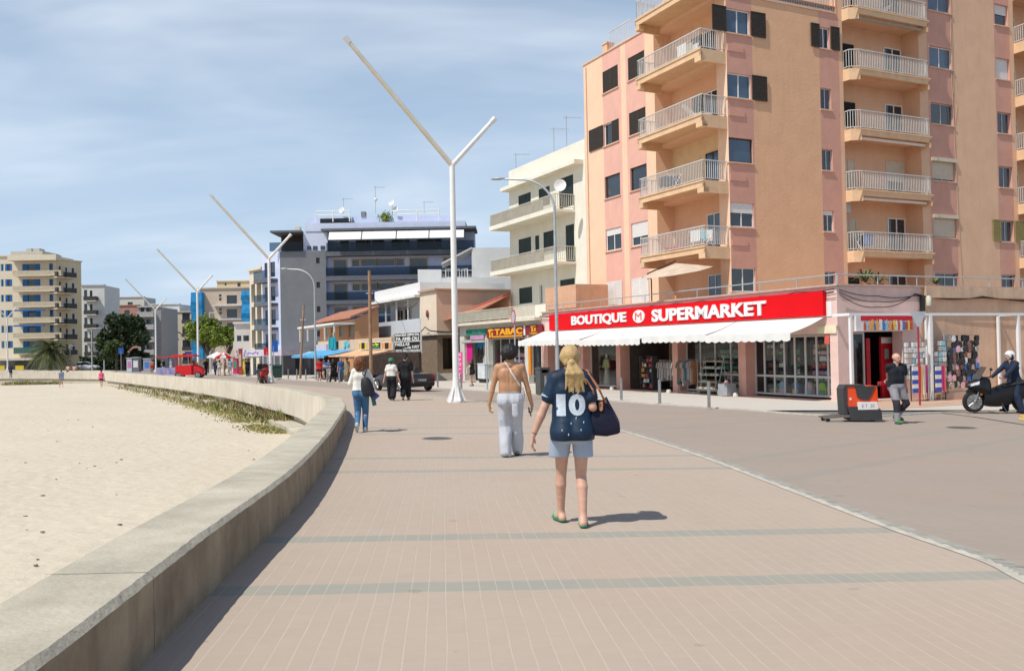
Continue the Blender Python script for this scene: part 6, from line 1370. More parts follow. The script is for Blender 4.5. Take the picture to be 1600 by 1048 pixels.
block('pale_background_flats', 'wide pale building with a plain roof above the brick red one', F4.off(-14), 163, 226, 465, 190, 484, 17, 3, M('pale_far', (.56, .56, .50), .9, .06, 1), wx=[(200, 208, .2, .7, None)], dep=8)
fp = PY(230, 580, 190); F5 = Fac(fp, Vector((1, .08, 0)), (0, -1))
block('grey_balcony_flats', 'grey apartment block with long pale balconies behind the fourth lamp', F5, 216, 252, 480, 230, 494, 19.5, 5, M('grey_far', (.33, .33, .34), .9, .06, 1), dep=12, wx=[(220, 226, .05, .75, None), (229, 237, .05, .75, None)], bal=[(214, 240)], bmat=M('slab_pale_far', (.55, .54, .50), .9), rmat=M('balus_pale_far', (.45, .44, .43), .8), bout=1.5, rail_h=.9)
fp = PY(275, 580, 215); F6 = Fac(fp, Vector((1, -.05, 0)), (0, -1))
block('white_roof_flats', 'white building top with small square windows between grey flats and blue netting', F6.off(-10), 233, 281, 476, 250, 492, 17, 4, M('white_far2', (.66, .66, .64), .9, .05, 1), dep=8, wx=[(256, 260, .25, .65, None), (244, 247, .25, .65, None)])
t7, _, _, _ = block('cream_mural_flats', 'cream block with a curly dark painted sign left of the blue netting', F6, 251, 299, 488, 275, 506, 21, 4, M('cream_far2', (.56, .50, .39), .9, .06, 1), dep=10, wx=[(258, 262, .2, .6, None), (285, 297, .05, .8, None)], bal=[(284, 301)], rmat=DRL, bout=1.3)
mb = MB(); cc = F6.at(F6.u(278, 524), .02, F6.z(278, 524));
for k, (dx, dz, r_) in enumerate(((0, 0, .9), (-1.5, .2, .7), (-.7, 1.5, .5), (-3.4, -.4, .6))): mb.path([cc + Vector((dx + r_ * math.cos(q * .7), 0, dz + r_ * math.sin(q * .7))) for q in range(8)], .13, 4)
mb.build('painted_emblem', M('mural_brown', (.16, .09, .06), .8), t7)
fp = PY(345, 580, 170); F8 = Fac(fp, Vector((1, .0, 0)), (0, -1))
t8, _, fl8, zt8 = block('scaffolded_flats', 'tan and grey building under renovation wrapped with bright blue netting', F8, 312, 393, 451, 345, 477, 21.5, 4, M('tan_far', (.55, .44, .34), .9, .05, 1), dep=14, wx=[(355, 371, .1, .72, None), (343, 347, .35, .55, None), (343, 347, .62, .8, None)])
for z in fl8[:2]: MB().fbox(F8, F8.u(333, 500, 1), F8.u(378, 500, 1), .002, 1.3, z - .2, z).build('balcony', M('pale_slab', (.62, .62, .62), .8), t8)
NET = M('blue_netting', (.02, .24, .50), .8, .25, 1.2, .02, 6)
for x0, x1, y0, y1 in ((299, 316, 456, 560), (378, 394, 455, 505)):
 mb = MB(); a, b = Lx(F8, x0, x1, 1.6); n_ = 7
 for i in range(n_):
  za = F8.z(345, y0 + (y1 - y0) * i / n_, 1.5); zb_ = F8.z(345, y0 + (y1 - y0) * (i + 1) / n_, 1.5); k0 = .2 * math.sin(i * 1.7); mb.hexa([F8.at(a, 0, zb_), F8.at(b, 0, zb_), F8.at(b, 1.5 + .2 * math.sin(i * 1.7 + 1.7), zb_), F8.at(a - k0, 1.5 + .2 * math.sin(i * 1.7 + 1.7), zb_), F8.at(a, 0, za), F8.at(b, 0, za), F8.at(b, 1.5 + k0, za), F8.at(a, 1.5 + k0, za)])
 mb.build('netting', NET, t8)
block('ochre_top_flats', 'ochre flat roofed storey rising behind the scaffolded building', F8.off(-15), 340, 394, 440, 360, 450, 14, 1, YCR, dep=8, wx=[(372, 377, .1, .4, None), (352, 355, .2, .4, None)])
fp = PY(411, 585, 104); F9 = Fac(fp, Vector((-.62, .78, 0)), (-.78, -.62))
t9, _, fl9, _ = block('cream_loggia_flats', 'narrow cream building with brown loggia openings left of the blue hotel', F9, 391, 411.5, 420, 411, 471, 36.5, 3, CRM, dep=10, wx=[(393.5, 399.5, .02, .82, None), (402, 409, .02, .82, None)], wl_=.8)
mb = MB(); mb.fbox(F9, .5, 5, -6, -2, F9.z(411, 420), F9.z(411, 402)); mb.build('roof_house', YCR, t9)
fp = PY(380, 585, 108); F10 = Fac(fp, Vector((1, .1, 0)), (0, -1))
t10, _, _, _ = block('white_veranda_house', 'low white house with an open upper veranda beside the cream loggia flats', F10, 366, 396, 506, 380, 545, 30, 2, M('white_house_far', (.68, .64, .60), .9, .05, 1), dep=10, wx=[(370, 377, .05, .7, None), (380, 389, .05, .7, None)], bal=[(364, 397)], rmat=M('white_house_far', (.68, .64, .60)), bout=1.2)
# ground-floor shops left of the hotel: fascia, shutters, columns
fp = PY(411, 588, 96); F11 = Fac(fp, Vector((-.8, .6, 0)), (-.6, -.8))
t11 = thing('corner_shops', 'row of small shops with a pale lilac fascia at the foot of the cream flats', 'shop', fp); zg = gz(fp.x, fp.y) - .3
a, b = Lx(F11, 440, 372, 0, 565); MB().fbox(F11, a, b, -4, .0, F11.z(411, 556), F11.z(411, 546)).build('fascia', M('lilac_fascia', (.55, .52, .60), .8), t11)
MB().fbox(F11, a, b, -4, -3.8, zg, F11.z(411, 556)).build('back_wall', M('dim_shop', (.14, .14, .15), .9, .3, 1), t11)
for px in (438, 428, 418, 406, 396, 386, 374): u = F11.u(px, 570); MB().fbox(F11, u - .12, u + .12, -.3, -.02, zg, F11.z(411, 556)).build('column', M('column_grey', (.34, .36, .38), .7), t11)
script(t11, M('violet_letters', (.2, .12, .45), .7), F11, F11.u(385, 552), F11.u(404, 552), F11.z(411, 553), F11.z(411, 549), .01, 10, .04)
MB().fbox(F11, *Lx(F11, 375, 392, 1.2, 560), -.0, 1.8, F11.z(390, 559, 1), F11.z(390, 557, 1)).build('awning', M('cream_canvas', (.6, .52, .38), .8), t11)
# --- wall of the far beach: stone
# ------------------------------------------------------------------ trees
LEAF_D = M('dark_leaf', (.045, .07, .025), .7, .45, .5); LEAF_L = M('spring_leaf', (.20, .27, .04), .7, .35, .6); LEAF_M = M('mid_leaf', (.085, .12, .035), .7, .4, .5); BARK = M('bark', (.13, .10, .075), .95, .3, 3, .02, 12)
def leaf_tree(label, base, h, rx, rz, zc_, mat, seed, n=2600, lsz=.28, name='leafy_tree', trunk=.22, gap=.25, group=None, nclump=16):
 rnd = random.Random(seed); base = Vector(base); t = thing(name, label, 'tree', base, group)
 mb = MB(); top = base + Vector((0, 0, zc_)); mb.tube(base, base + Vector((0, 0, zc_ * .55)), trunk, trunk * .75, 8)
 clumps = []
 for i in range(nclump):
  q = rnd.uniform(0, math.tau); e = math.asin(rnd.uniform(-.75, 1)); rr = rnd.uniform(.45, .95)
  c = top + Vector((rx * rr * math.cos(q) * math.cos(e), rx * rr * math.sin(q) * math.cos(e), rz * rr * math.sin(e))); clumps.append((c, rnd.uniform(.28, .45) * rx))
  mb.tube(base + Vector((0, 0, zc_ * rnd.uniform(.4, .6))), c, trunk * .35, .03, 5)
 mb.build('trunk', BARK, t)
 cr = MB()
 for i in range(n):
  c, r_ = clumps[i % nclump]; d = Vector((rnd.gauss(0, 1), rnd.gauss(0, 1), rnd.gauss(0, .8))); d.normalize(); p = c + d * r_ * rnd.uniform(.55, 1.05)
  a = Vector((rnd.gauss(0, 1), rnd.gauss(0, 1), rnd.gauss(0, .6))).normalized(); b = a.cross(Vector((rnd.gauss(0, 1), rnd.gauss(0, 1), rnd.gauss(0, 1)))).normalized(); s_ = lsz * rnd.uniform(.6, 1.3)
  cr.face([p - a * s_, p - b * s_ * .5, p + a * s_, p + b * s_ * .5])
 cr.build('crown', mat, t); return t
def wid(px, Y): return px / FPX * Y
Yt = 150; b0 = PY(193, 578, Yt); leaf_tree('large dark green tree in front of the brick red building', gp(b0.x, b0.y), 9, wid(34, Yt), 4.2, 5.2, LEAF_D, 3, n=7000, lsz=.42, trunk=.35, nclump=26)
b0 = PY(168, 578, Yt + 8); leaf_tree('dark bushy tree at the left edge of the large dark tree', gp(b0.x, b0.y), 6, wid(16, Yt), 2.6, 3.0, LEAF_D, 5, n=2400, lsz=.35)
b0 = PY(182, 578, Yt - 8); leaf_tree('lighter green low tree in front of the large dark tree', gp(b0.x, b0.y), 6, wid(14, Yt), 2.0, 3.4, LEAF_M, 6, n=1800, lsz=.3)
b0 = PY(222, 580, Yt); leaf_tree('dark shrub like tree right of the large dark tree', gp(b0.x, b0.y), 5, wid(10, Yt), 1.6, 2.0, LEAF_D, 7, n=1200, lsz=.3)
b0 = PY(325, 586, 112); leaf_tree('bright spring green tree behind the red tourist train, broad crown', gp(b0.x, b0.y), 6, wid(30, 112), 2.3, 5.0, LEAF_L, 8, n=4200, lsz=.22, trunk=.18, nclump=22)
b0 = PY(358, 586, 116); leaf_tree('smaller bright green tree just left of the white veranda house', gp(b0.x, b0.y), 6, wid(16, 116), 1.9, 5.0, LEAF_L, 9, n=2200, lsz=.22, trunk=.16)
b0 = PY(640, 300, 96); sh_ = thing('roof_shrub', 'round green shrub in a pot on the blue hotel roof', 'shrub', FH.at(FH.u(602, 345, -1.2), -1.2, FH.z(602, 347, -1.2)))
rnd = random.Random(4); cr = MB(); c0_ = FH.at(FH.u(602, 345, -1.2), -1.2, FH.z(602, 340, -1.2))
for i in range(420):
 d = Vector((rnd.gauss(0, .32), rnd.gauss(0, .3), rnd.gauss(0, .34))); a = Vector((rnd.gauss(0, 1), rnd.gauss(0, 1), rnd.gauss(0, 1))).normalized() * .12; b = Vector((rnd.gauss(0, 1), rnd.gauss(0, 1), rnd.gauss(0, 1))).normalized() * .08; p = c0_ + d; cr.face([p - a, p - b, p + a, p + b])
cr.build('foliage', LEAF_L, sh_); MB().lathe(FH.at(FH.u(602, 345, -1.2), -1.2, FH.z(602, 347.4, -1.2)), [(.2, 0), (.28, .4)], 8).build('pot', TILE_R, sh_)
# palm
def palm(label, base, ht, r_, seed):
 rnd = random.Random(seed); base = Vector(base); t = thing('palm_tree', label, 'palm', base); mb = MB()
 for i in range(8): z0 = ht * i / 8; mb.tube(base + Vector((0, 0, z0)), base + Vector((0, 0, ht * (i + 1) / 8)), .34, .40, 9)
 mb.build('trunk', M('palm_trunk', (.20, .15, .10), .95, .3, 4, .03, 8), t); fr = MB(); top = base + Vector((0, 0, ht))
 for i in range(150):
  q = rnd.uniform(0, math.tau); e = rnd.uniform(-.7, 1.35); L_ = r_ * rnd.uniform(.8, 1.1); m_ = 7; P = []
  for k in range(m_ + 1):
   s_ = k / m_; rr = L_ * s_ * math.cos(e * (1 - .2 * s_)); z = L_ * s_ * math.sin(e) - L_ * .55 * s_ * s_; P.append(top + Vector((math.cos(q) * rr, math.sin(q) * rr, z)))
  sd = Vector((-math.sin(q), math.cos(q), 0))
  for k in range(m_):
   for s_ in (-1, 1):
    for j in (0, .5):
     a = P[k].lerp(P[k + 1], j); b = P[k].lerp(P[k + 1], j + .3); w_ = .55 * math.sin(math.pi * (k + j + .6) / (m_ + 1.2)); fr.face([a, b, b + sd * s_ * w_ + (P[k + 1] - P[k]) * .6 - Vector((0, 0, .18))])
 fr.build('crown', M('palm_frond', (.10, .115, .035), .7, .4, .8), t); return t
b0 = PY(78, 578, 148); palm('date palm with drooping fronds in front of the cream blue shutter flats', gp(b0.x, b0.y), 3.6, 4.0, 2)
# hedge dark behind the bus stop etc.
hd = MB(); rnd = random.Random(3)
for i in range(3600):
 x = rnd.uniform(125, 250); Y = 156 + rnd.uniform(-1.5, 1.5); b0 = PY(x, 578, Y); z = gz(b0.x, b0.y) + rnd.uniform(0, 2.3 if x < 200 else 1.7); p = Vector((b0.x, b0.y, z)); a = Vector((rnd.gauss(0, 1), rnd.gauss(0, 1), rnd.gauss(0, 1))).normalized() * .35; b = Vector((rnd.gauss(0, 1), rnd.gauss(0, 1), rnd.gauss(0, 1))).normalized() * .22; hd.face([p - a, p - b, p + a, p + b])
ho2 = hd.build('hedge', LEAF_D); tag(ho2, 'long dark hedge behind the far end of the beach wall', 'hedge')
# beach plants along the wall
def plants(name, kindlab, px_pts, n, hmin, hmax, mats, seed, spread=1.2):
 rnd = random.Random(seed); mb = MB()
 for i in range(n):
  k = rnd.random() * (len(px_pts) - 1); j = int(k); f = k - j; (x0, y0, w0), (x1, y1, w1) = px_pts[j], px_pts[j + 1]
  c = G(x0 + (x1 - x0) * f, y0 + (y1 - y0) * f, SAND_H); w_ = w0 + (w1 - w0) * f
  den = mnoise.noise(Vector((c.x * .5, c.y * .5, seed)))
  if den < -.28 + rnd.uniform(-.2, .2): continue
  p = c + Vector((rnd.gauss(0, w_ * .45), rnd.gauss(0, w_ * .45), 0)); p.z = gz(p.x, p.y, sand_h(p.x, p.y)) - .02
  h = rnd.uniform(hmin, hmax) * (1 + den); lean = Vector((rnd.gauss(0, .35), rnd.gauss(0, .35), 1)) * h; s_ = Vector((rnd.gauss(0, 1), rnd.gauss(0, 1), 0)).normalized() * rnd.uniform(.012, .03); mb.mi = rnd.choice(mats)
  mid = p + lean * .55 + s_ * 2 * rnd.uniform(-1, 1); mb.face([p - s_ * .5, p + s_ * .5, mid + s_ * 1.2, mid - s_ * 1.2]); mb.face([mid - s_ * 1.2, mid + s_ * 1.2, p + lean])
  if rnd.random() < .5: q = mid; a = Vector((rnd.gauss(0, 1), rnd.gauss(0, 1), rnd.gauss(0, .5))).normalized() * .06; b = Vector((rnd.gauss(0, 1), rnd.gauss(0, 1), rnd.gauss(0, 1))).normalized() * .04; mb.face([q - a, q - b, q + a, q + b])
 o = mb.build(name, [M('dune_green', (.23, .25, .07), .9, .4, 3), M('dune_straw', (.50, .42, .21), .9, .3, 3), M('dune_red', (.24, .11, .09), .9, .3, 3), M('dune_dark', (.07, .085, .03), .9, .4, 3)]); o['kind'] = 'stuff'; return o
plants('dune_plants', '', [(205, 607, 1.2), (240, 611, 1.5), (285, 619, 1.3), (330, 628, 1.2), (370, 640, 1.1), (405, 650, 1.0), (435, 659, .9), (462, 664, .7), (476, 662, .5)], 15000, .15, .5, [0, 0, 1, 3, 2, 0], 4)
plants('creeping_dune_grass', '', [(225, 611, 1.4), (290, 627, 1.1), (340, 641, 1.0), (385, 658, .9), (415, 670, .8), (440, 677, .5)], 9000, .03, .10, [0, 1, 1, 0], 5)
plants('reddish_dune_plants', '', [(360, 632, .5), (400, 643, .5), (440, 655, .6), (470, 660, .4)], 3500, .3, .75, [2, 2, 3, 1], 6)
plants('far_dune_grass', '', [(-10, 603, 1.0), (70, 599.5, 1.0), (90, 599.5, .5)], 2500, .1, .45, [0, 3, 0, 1], 7)
# debris on the sand
rnd = random.Random(12)
for i in range(26):
 px, py = rnd.choice([(rnd.uniform(0, 400), rnd.uniform(640, 760)), (rnd.uniform(0, 200), rnd.uniform(700, 900))]); p = G(px, py, SAND_H); p.z = gz(p.x, p.y, sand_h(p.x, p.y)) + .005; s_ = rnd.uniform(.012, .04)
 mb = MB(); P = [p + Vector((s_ * rnd.uniform(.5, 1.4) * math.cos(q), s_ * rnd.uniform(.5, 1.2) * math.sin(q), 0)) for q in (0, 1.2, 2.4, 3.7, 5.1)]; mb.prism(P, (0, 0, s_ * .5))
 o = mb.build('pebble', M('seaweed_brown', (.24, .18, .11), .9, .3, 10)); tag(o, 'small brown scrap of seaweed lying on the open sand', 'debris', 'brown scraps scattered over the sand')
# ------------------------------------------------------------------ street furniture
def ylamp(label, px, py, grp='white forked promenade lamps'):
 b = G(px, py); t = thing('forked_lamp', label, 'street lamp', b, grp); z = Vector((0, 0, 1))
 top = b + z * 9.25
 mb = MB(); mb.tube(b + z * .35, top, .125, .105, 14); mb.tube(b, b + z * .04, .34, .34, 12); mb.lathe(b, [(.26, .05), (.15, .4), (.13, .95)], 14)
 for i in range(6):
  q = i * math.tau / 6; d = Vector((math.cos(q), math.sin(q), 0)); n = Vector((-d.y, d.x, 0)) * .012
  mb.prism([b + d * .15 + z * .05 - n, b + d * .38 + z * .05 - n, b + d * .14 + z * .62 - n], n * 2)
 mb.build('pole', LAMPW, t, smooth=True)
 e1 = top + Vector((-3.68, -1.2, 4.32)); e2 = top + Vector((1.55, -.1, 1.52))
 mb = MB(); mb.tube(top - z * .1, e1, .10, .085, 12); mb.build('long_arm', M('lamp_cream_arm', (.66, .60, .48), .4, .06, 2), t, smooth=True)
 mb = MB(); mb.tube(top - z * .1, e2, .10, .085, 12); mb.build('short_arm', LAMPW, t, smooth=True)
 d = (e1 - top).normalized(); MB().tube(e1, e1 + d * .25, .10, .12, 10).build('lamp_head', WHITE_L, t); d = (e2 - top).normalized(); MB().tube(e2, e2 + d * .22, .10, .11, 10).build('lamp_head', WHITE_L, t)
 return t
yl = ylamp('tallest white forked lamp, standing at the road edge behind the shirtless man', 713, 628)
for lb, px, py in (('white forked lamp beside the parked motorbikes and grey hotel wall', 423, 597.4), ('white forked lamp next to the red tourist train', 310, 586.6), ('slim white forked lamp behind the beach wall, by the grey balcony flats', 244, 580.6), ('far white forked lamp in front of the cream flats at the left edge', 12, 578)):
 dup(yl, G(px, py), lb)
def curved(label, px, py, h, span, grp='grey curved street lamps'):
 b = G(px, py); t = thing('curved_street_lamp', label, 'street lamp', b, grp); z = Vector((0, 0, 1)); x = Vector((-.97, .2, 0)); mb = MB()
 mb.tube(b, b + z * 2.2, .10, .095, 10); mb.tube(b + z * 2.2, b + z * (h - 1.6), .075, .06, 10); P = [b + z * (h - 1.6)]; rr = [.06]
 for i in range(1, 11): q = i / 10 * math.pi / 2; P.append(b + z * (h - 1.6) + x * (span * .62 * (1 - math.cos(q))) + z * 1.5 * math.sin(q)); rr.append(.055)
 P.append(P[-1] + x * span * .25 + z * .06); rr.append(.04); mb.path(P, rr, 8); mb.build('pole', GALV, t, smooth=True)
 mb = MB(); c = P[-1] + x * .3 + z * .03; mb.ell(c, .36, .14, .07, 10, 6, Matrix.Rotation(math.atan2(x.y, x.x), 3, 'Z')); mb.build('lamp_head', GALV, t, smooth=True)
 return t
curved('grey curved street lamp rising behind the blonde woman in front of the supermarket', 872, 618, 10.1, 2.7)
curved('grey curved street lamp on the pavement before the slate hotel wall', 493.5, 594, 9.3, 2.8)
def simple_lamp(label, px, h, Y, arm=1):
 b0 = PY(px, 578, Y); b = gp(b0.x, b0.y); t = thing('street_lamp', label, 'street lamp', b); z = Vector((0, 0, 1)); mb = MB(); mb.tube(b, b + z * h, .12, .09, 6); mb.build('pole', M('pale_pole', (.5, .5, .48), .6), t)
 MB().hexa([b + Vector((x * arm + .0, y, h + zz)) for zz in (0, .12) for x, y in ((-.1, -.2), (1.8, -.2), (1.8, .2), (-.1, .2))]).build('lamp_head', M('pale_pole', (.5, .5, .48), .6), t)
simple_lamp('single armed pale lamp at the right of the cream blue shutter flats', 144, 7.2, 150); simple_lamp('thin short pale lamp by the white parked car beyond the beach', 163, 4.4, 150, .5); simple_lamp('pale lamp carrying a white box near the date palm', 110, 4.2, 150, .5); simple_lamp('grey lamp post behind the tree by the tourist train', 329, 8.2, 120, .6)
def wpole(label, px, py, tx, ty, r_=.13):
 b = G(px, py); Y = b.y; t_ = PY(tx, ty, Y); t = thing('wooden_pole', label, 'utility pole', b, 'wooden utility poles'); MB().tube(b, t_, r_, r_ * .8, 9).build('pole', M('pole_wood', (.33, .20, .12), .9, .25, 1.5, .01, 8), t)
 d = (t_ - b); mb = MB(); mb.tube(b + d * .8 - Vector((.25, 0, 0)), b + d * .8 + Vector((.25, 0, .0)), .03, n=5); mb.build('insulator_bar', GALV, t); return t_
p1 = wpole('tall brown wooden pole in front of the restaurant awning', 580, 600, 577, 423); p2 = wpole('leaning brown wooden pole against the slate hotel wall', 469, 592, 474.5, 476.5, .11)
wc = thing('overhead_cable', 'thin black cable from the tall wooden pole to the white veranda house', 'cable', p1 - Vector((0, 0, 1.5)))
cable(wc, [p1 - Vector((0, 0, 1.5)), FD.at(ud1 * .6, .4, zpl + .1), FD.at(ud0, .3, zpl - .5)], .03, sag=.7, seg=10, name='wire')
# bollards
def bollard(label, px, py, h=.88):
 b = G(px, py, .03); t = thing('steel_bollard', label, 'bollard', b, 'steel bollards along the pavement'); z = Vector((0, 0, 1)); mb = MB(); mb.lathe(b, [(.055, 0), (.055, h - .01), (.045, h)], 12); mb.build('post', STEEL, t, smooth=True); mb = MB(); mb.tube(b, b + z * .012, .085, .08, 12); mb.build('base_ring', STEEL, t); return t
bo0 = bollard('steel bollard in front of the sandal stand and pink pillar, largest of its row', 1108, 637)
for lb, px, py in (('steel bollard in front of the open doorway with the blouse rack', 1031, 630.5), ('steel bollard before the pink pillar right of the mannequin window', 971, 625), ('steel bollard right in front of the dark grey litter bin', 853, 617), ('steel bollard beside the pink banner and tall lamp post', 721, 607.5), ('steel bollard before the brown stone corner right of the black car', 684, 605),
 ('small far bollard between the wooden pole and slate hotel wall', 478, 593.5), ('small far bollard at the middle of the slate hotel wall', 464, 592.8), ('small far bollard at the left of the slate hotel wall', 450.5, 592), ('far bollard by the man in a blue shirt', 530.5, 597), ('far bollard left of the woman in a long dark dress', 511, 596), ('tiny far bollard in front of the corner shops', 391, 588)):
 dup(bo0, G(px, py, .03), lb)
bn = thing('litter_bin', 'dark grey litter bin on the pavement at the left end of the supermarket', 'bin', G(848.5, 615.5, .03)); b = G(848.5, 615.5, .03)
mb = MB(); Rz = Matrix.Rotation(.45, 3, 'Z'); mb.box(b + Vector((0, 0, .5)), .52, .5, 1.0, R3=Rz); mb.build('bin_body', M('bin_grey', (.09, .09, .088), .6, .1, 3), bn)
mb = MB(); mb.box(b + Vector((0, 0, 1.21)), .56, .54, .1, R3=Rz); mb.box(b + Rz @ Vector((-.22, 0, 1.08)), .08, .5, .155, R3=Rz); mb.box(b + Rz @ Vector((.22, 0, 1.08)), .08, .5, .155, R3=Rz); mb.box(b + Rz @ Vector((0, .2, 1.08)), .36, .08, .155, R3=Rz); mb.build('bin_hood', M('bin_grey', (.09, .09, .088)), bn); MB().box(b + Rz @ Vector((0, .1, 1.08)), .35, .1, .15, R3=Rz).build('slot', BLACKV, bn)
# road signs
b = G(806, 613, .03); sg_ = thing('round_road_sign', 'round red rimmed road sign seen almost edge on, on a grey post', 'road sign', b); z = Vector((0, 0, 1)); zt_ = PY(804.5, 484, b.y).z
MB().tube(b, Vector((b.x, b.y, zt_ - .02)), .035, n=8).build('post', GALV, sg_); R3 = Vector((-.96, -.28, 0)).to_track_quat('Z', 'Y').to_matrix(); c = Vector((b.x, b.y, zt_ - .36)) - Vector((.05, 0, 0))
MB().lathe(c, [(.36, -.012), (.36, .012)], 24, R3).build('sign_rim', M('rim_red', (.55, .03, .03), .5), sg_); MB().lathe(c, [(.29, -.016), (.29, .016)], 24, R3).build('sign_face', M('face_grey', (.45, .46, .50), .5), sg_)
b = G(761.5, 609, .03); tp = thing('thin_post', 'thin grey post standing before the left shop door', 'post', b); MB().tube(b, Vector((b.x, b.y, PY(761.5, 530, b.y).z)), .04, n=8).build('post', GALV, tp); MB().tube(b, b + z * .03, .09, n=8).build('base_plate', GALV, tp)
b = G(1437.5, 633, .036); ys = thing('yield_sign', 'grey back of a triangular road sign on a dark red post', 'road sign', b); zt_ = PY(1437, 486.5, b.y).z; zb_ = PY(1437, 506, b.y).z
MB().tube(b, Vector((b.x, b.y, zb_ + .05)), .035, n=8).build('post', M('post_dark_red', (.33, .03, .05), .5), ys); w2 = 12.5 / ppm(b)
MB().prism([Vector((b.x - w2, b.y - .03, zt_)), Vector((b.x + w2, b.y - .03, zt_)), Vector((b.x + .05, b.y - .03, zb_ - .1)), Vector((b.x - .05, b.y - .03, zb_ - .1))], (0, -.02, 0)).build('sign_plate', M('sign_back', (.40, .42, .44), .5), ys); MB().tube(Vector((b.x, b.y - .02, zb_)), Vector((b.x, b.y - .02, zt_ - .05)), .03, n=8).build('sign_post_top', GALV, ys)
# manholes
for px, py, r_, lb in ((683, 684.5, .28, 'round iron manhole cover in the promenade paving behind the walkers'), (1502, 667.5, .30, 'iron manhole cover in the road near the motor scooter')):
 b = G(px, py, .0); mb = MB(); n = 24; P = [gp(b.x + r_ * math.cos(i * math.tau / n), b.y + r_ * math.sin(i * math.tau / n), .003) for i in range(n)]; mb.face(P); t = thing('manhole_cover', lb, 'manhole cover', b); mb.build('cover', M('iron_cover', (.10, .095, .09), .8, .3, 14, .004, 60), t)
 mb = MB();
 for i in range(n): j = (i + 1) % n; mb.face([P[i], P[j], gp(b.x + (r_ + .04) * math.cos(j * math.tau / n), b.y + (r_ + .04) * math.sin(j * math.tau / n), .002), gp(b.x + (r_ + .04) * math.cos(i * math.tau / n), b.y + (r_ + .04) * math.sin(i * math.tau / n), .002)])
 mb.build('rim', M('iron_rim', (.28, .26, .24), .8), t)
# ------------------------------------------------------------------ vehicles
def local(b, rz):
 M3 = Matrix.Rotation(rz, 3, 'Z'); b = Vector(b); return lambda x, y, z: b + M3 @ Vector((x, y, z))
def wheel(par, L_, x, y, r_, w_, rim=True, name='wheel', spokes=8):
 """axis along local y"""
 c = L_(x, y, r_); ax = (L_(0, 1, 0) - L_(0, 0, 0)); R3 = ax.to_track_quat('Z', 'Y').to_matrix()
 mb = MB(); mb.lathe(c, [(r_ * .68, -w_ / 2), (r_ * .93, -w_ / 2), (r_, -w_ * .25), (r_, w_ * .25), (r_ * .93, w_ / 2), (r_ * .68, w_ / 2)], 20, R3); o = mb.build(name, M('tyre_rubber', (.02, .02, .02), .85), par, smooth=True)
 mb = MB()
 mb.lathe(c, [(r_ * .66, -w_ * .52), (r_ * .70, -w_ * .55), (r_ * .70, w_ * .55), (r_ * .66, w_ * .52)], 20, R3)
 for i in range(spokes): q = i * math.tau / spokes; d = R3 @ Vector((math.cos(q), math.sin(q), 0)); mb.tube(c + d * r_ * .12 + ax * w_ * .545, c + d * r_ * .68 + ax * w_ * .545, r_ * .045, n=4); mb.tube(c + d * r_ * .12 - ax * w_ * .545, c + d * r_ * .68 - ax * w_ * .545, r_ * .045, n=4)
 mb.tube(c - ax * w_ * .58, c + ax * w_ * .58, r_ * .16, n=10); mb.build('rim', M('alloy_grey', (.35, .35, .35), .35, metal=.8), o); return o
def loft(mb, secs, L_, closed=True):
 """secs: list of rings (same count) of local points"""
 n = len(secs[0]); b = len(mb.v)
 for s_ in secs: mb.v += [tuple(L_(*p)) for p in s_]
 for k in range(len(secs) - 1):
  for i in range(n): j = (i + 1) % n; mb.f.append((b + k * n + i, b + k * n + j, b + (k + 1) * n + j, b + (k + 1) * n + i)); mb.m.append(mb.mi)
 mb.f.append(tuple(b + i for i in range(n - 1, -1, -1))); mb.m.append(mb.mi); e = b + (len(secs) - 1) * n; mb.f.append(tuple(e + i for i in range(n))); mb.m.append(mb.mi)
def carsec(x, hw, zb_, zs_, zt_): return [(x, -hw * .92, zb_), (x, -hw, zb_ + .12), (x, -hw, zs_ - .12), (x, -hw * .93, zs_), (x, -hw * .8, zt_), (x, 0, zt_ + .02), (x, hw * .8, zt_), (x, hw * .93, zs_), (x, hw, zs_ - .12), (x, hw, zb_ + .12), (x, hw * .92, zb_)]
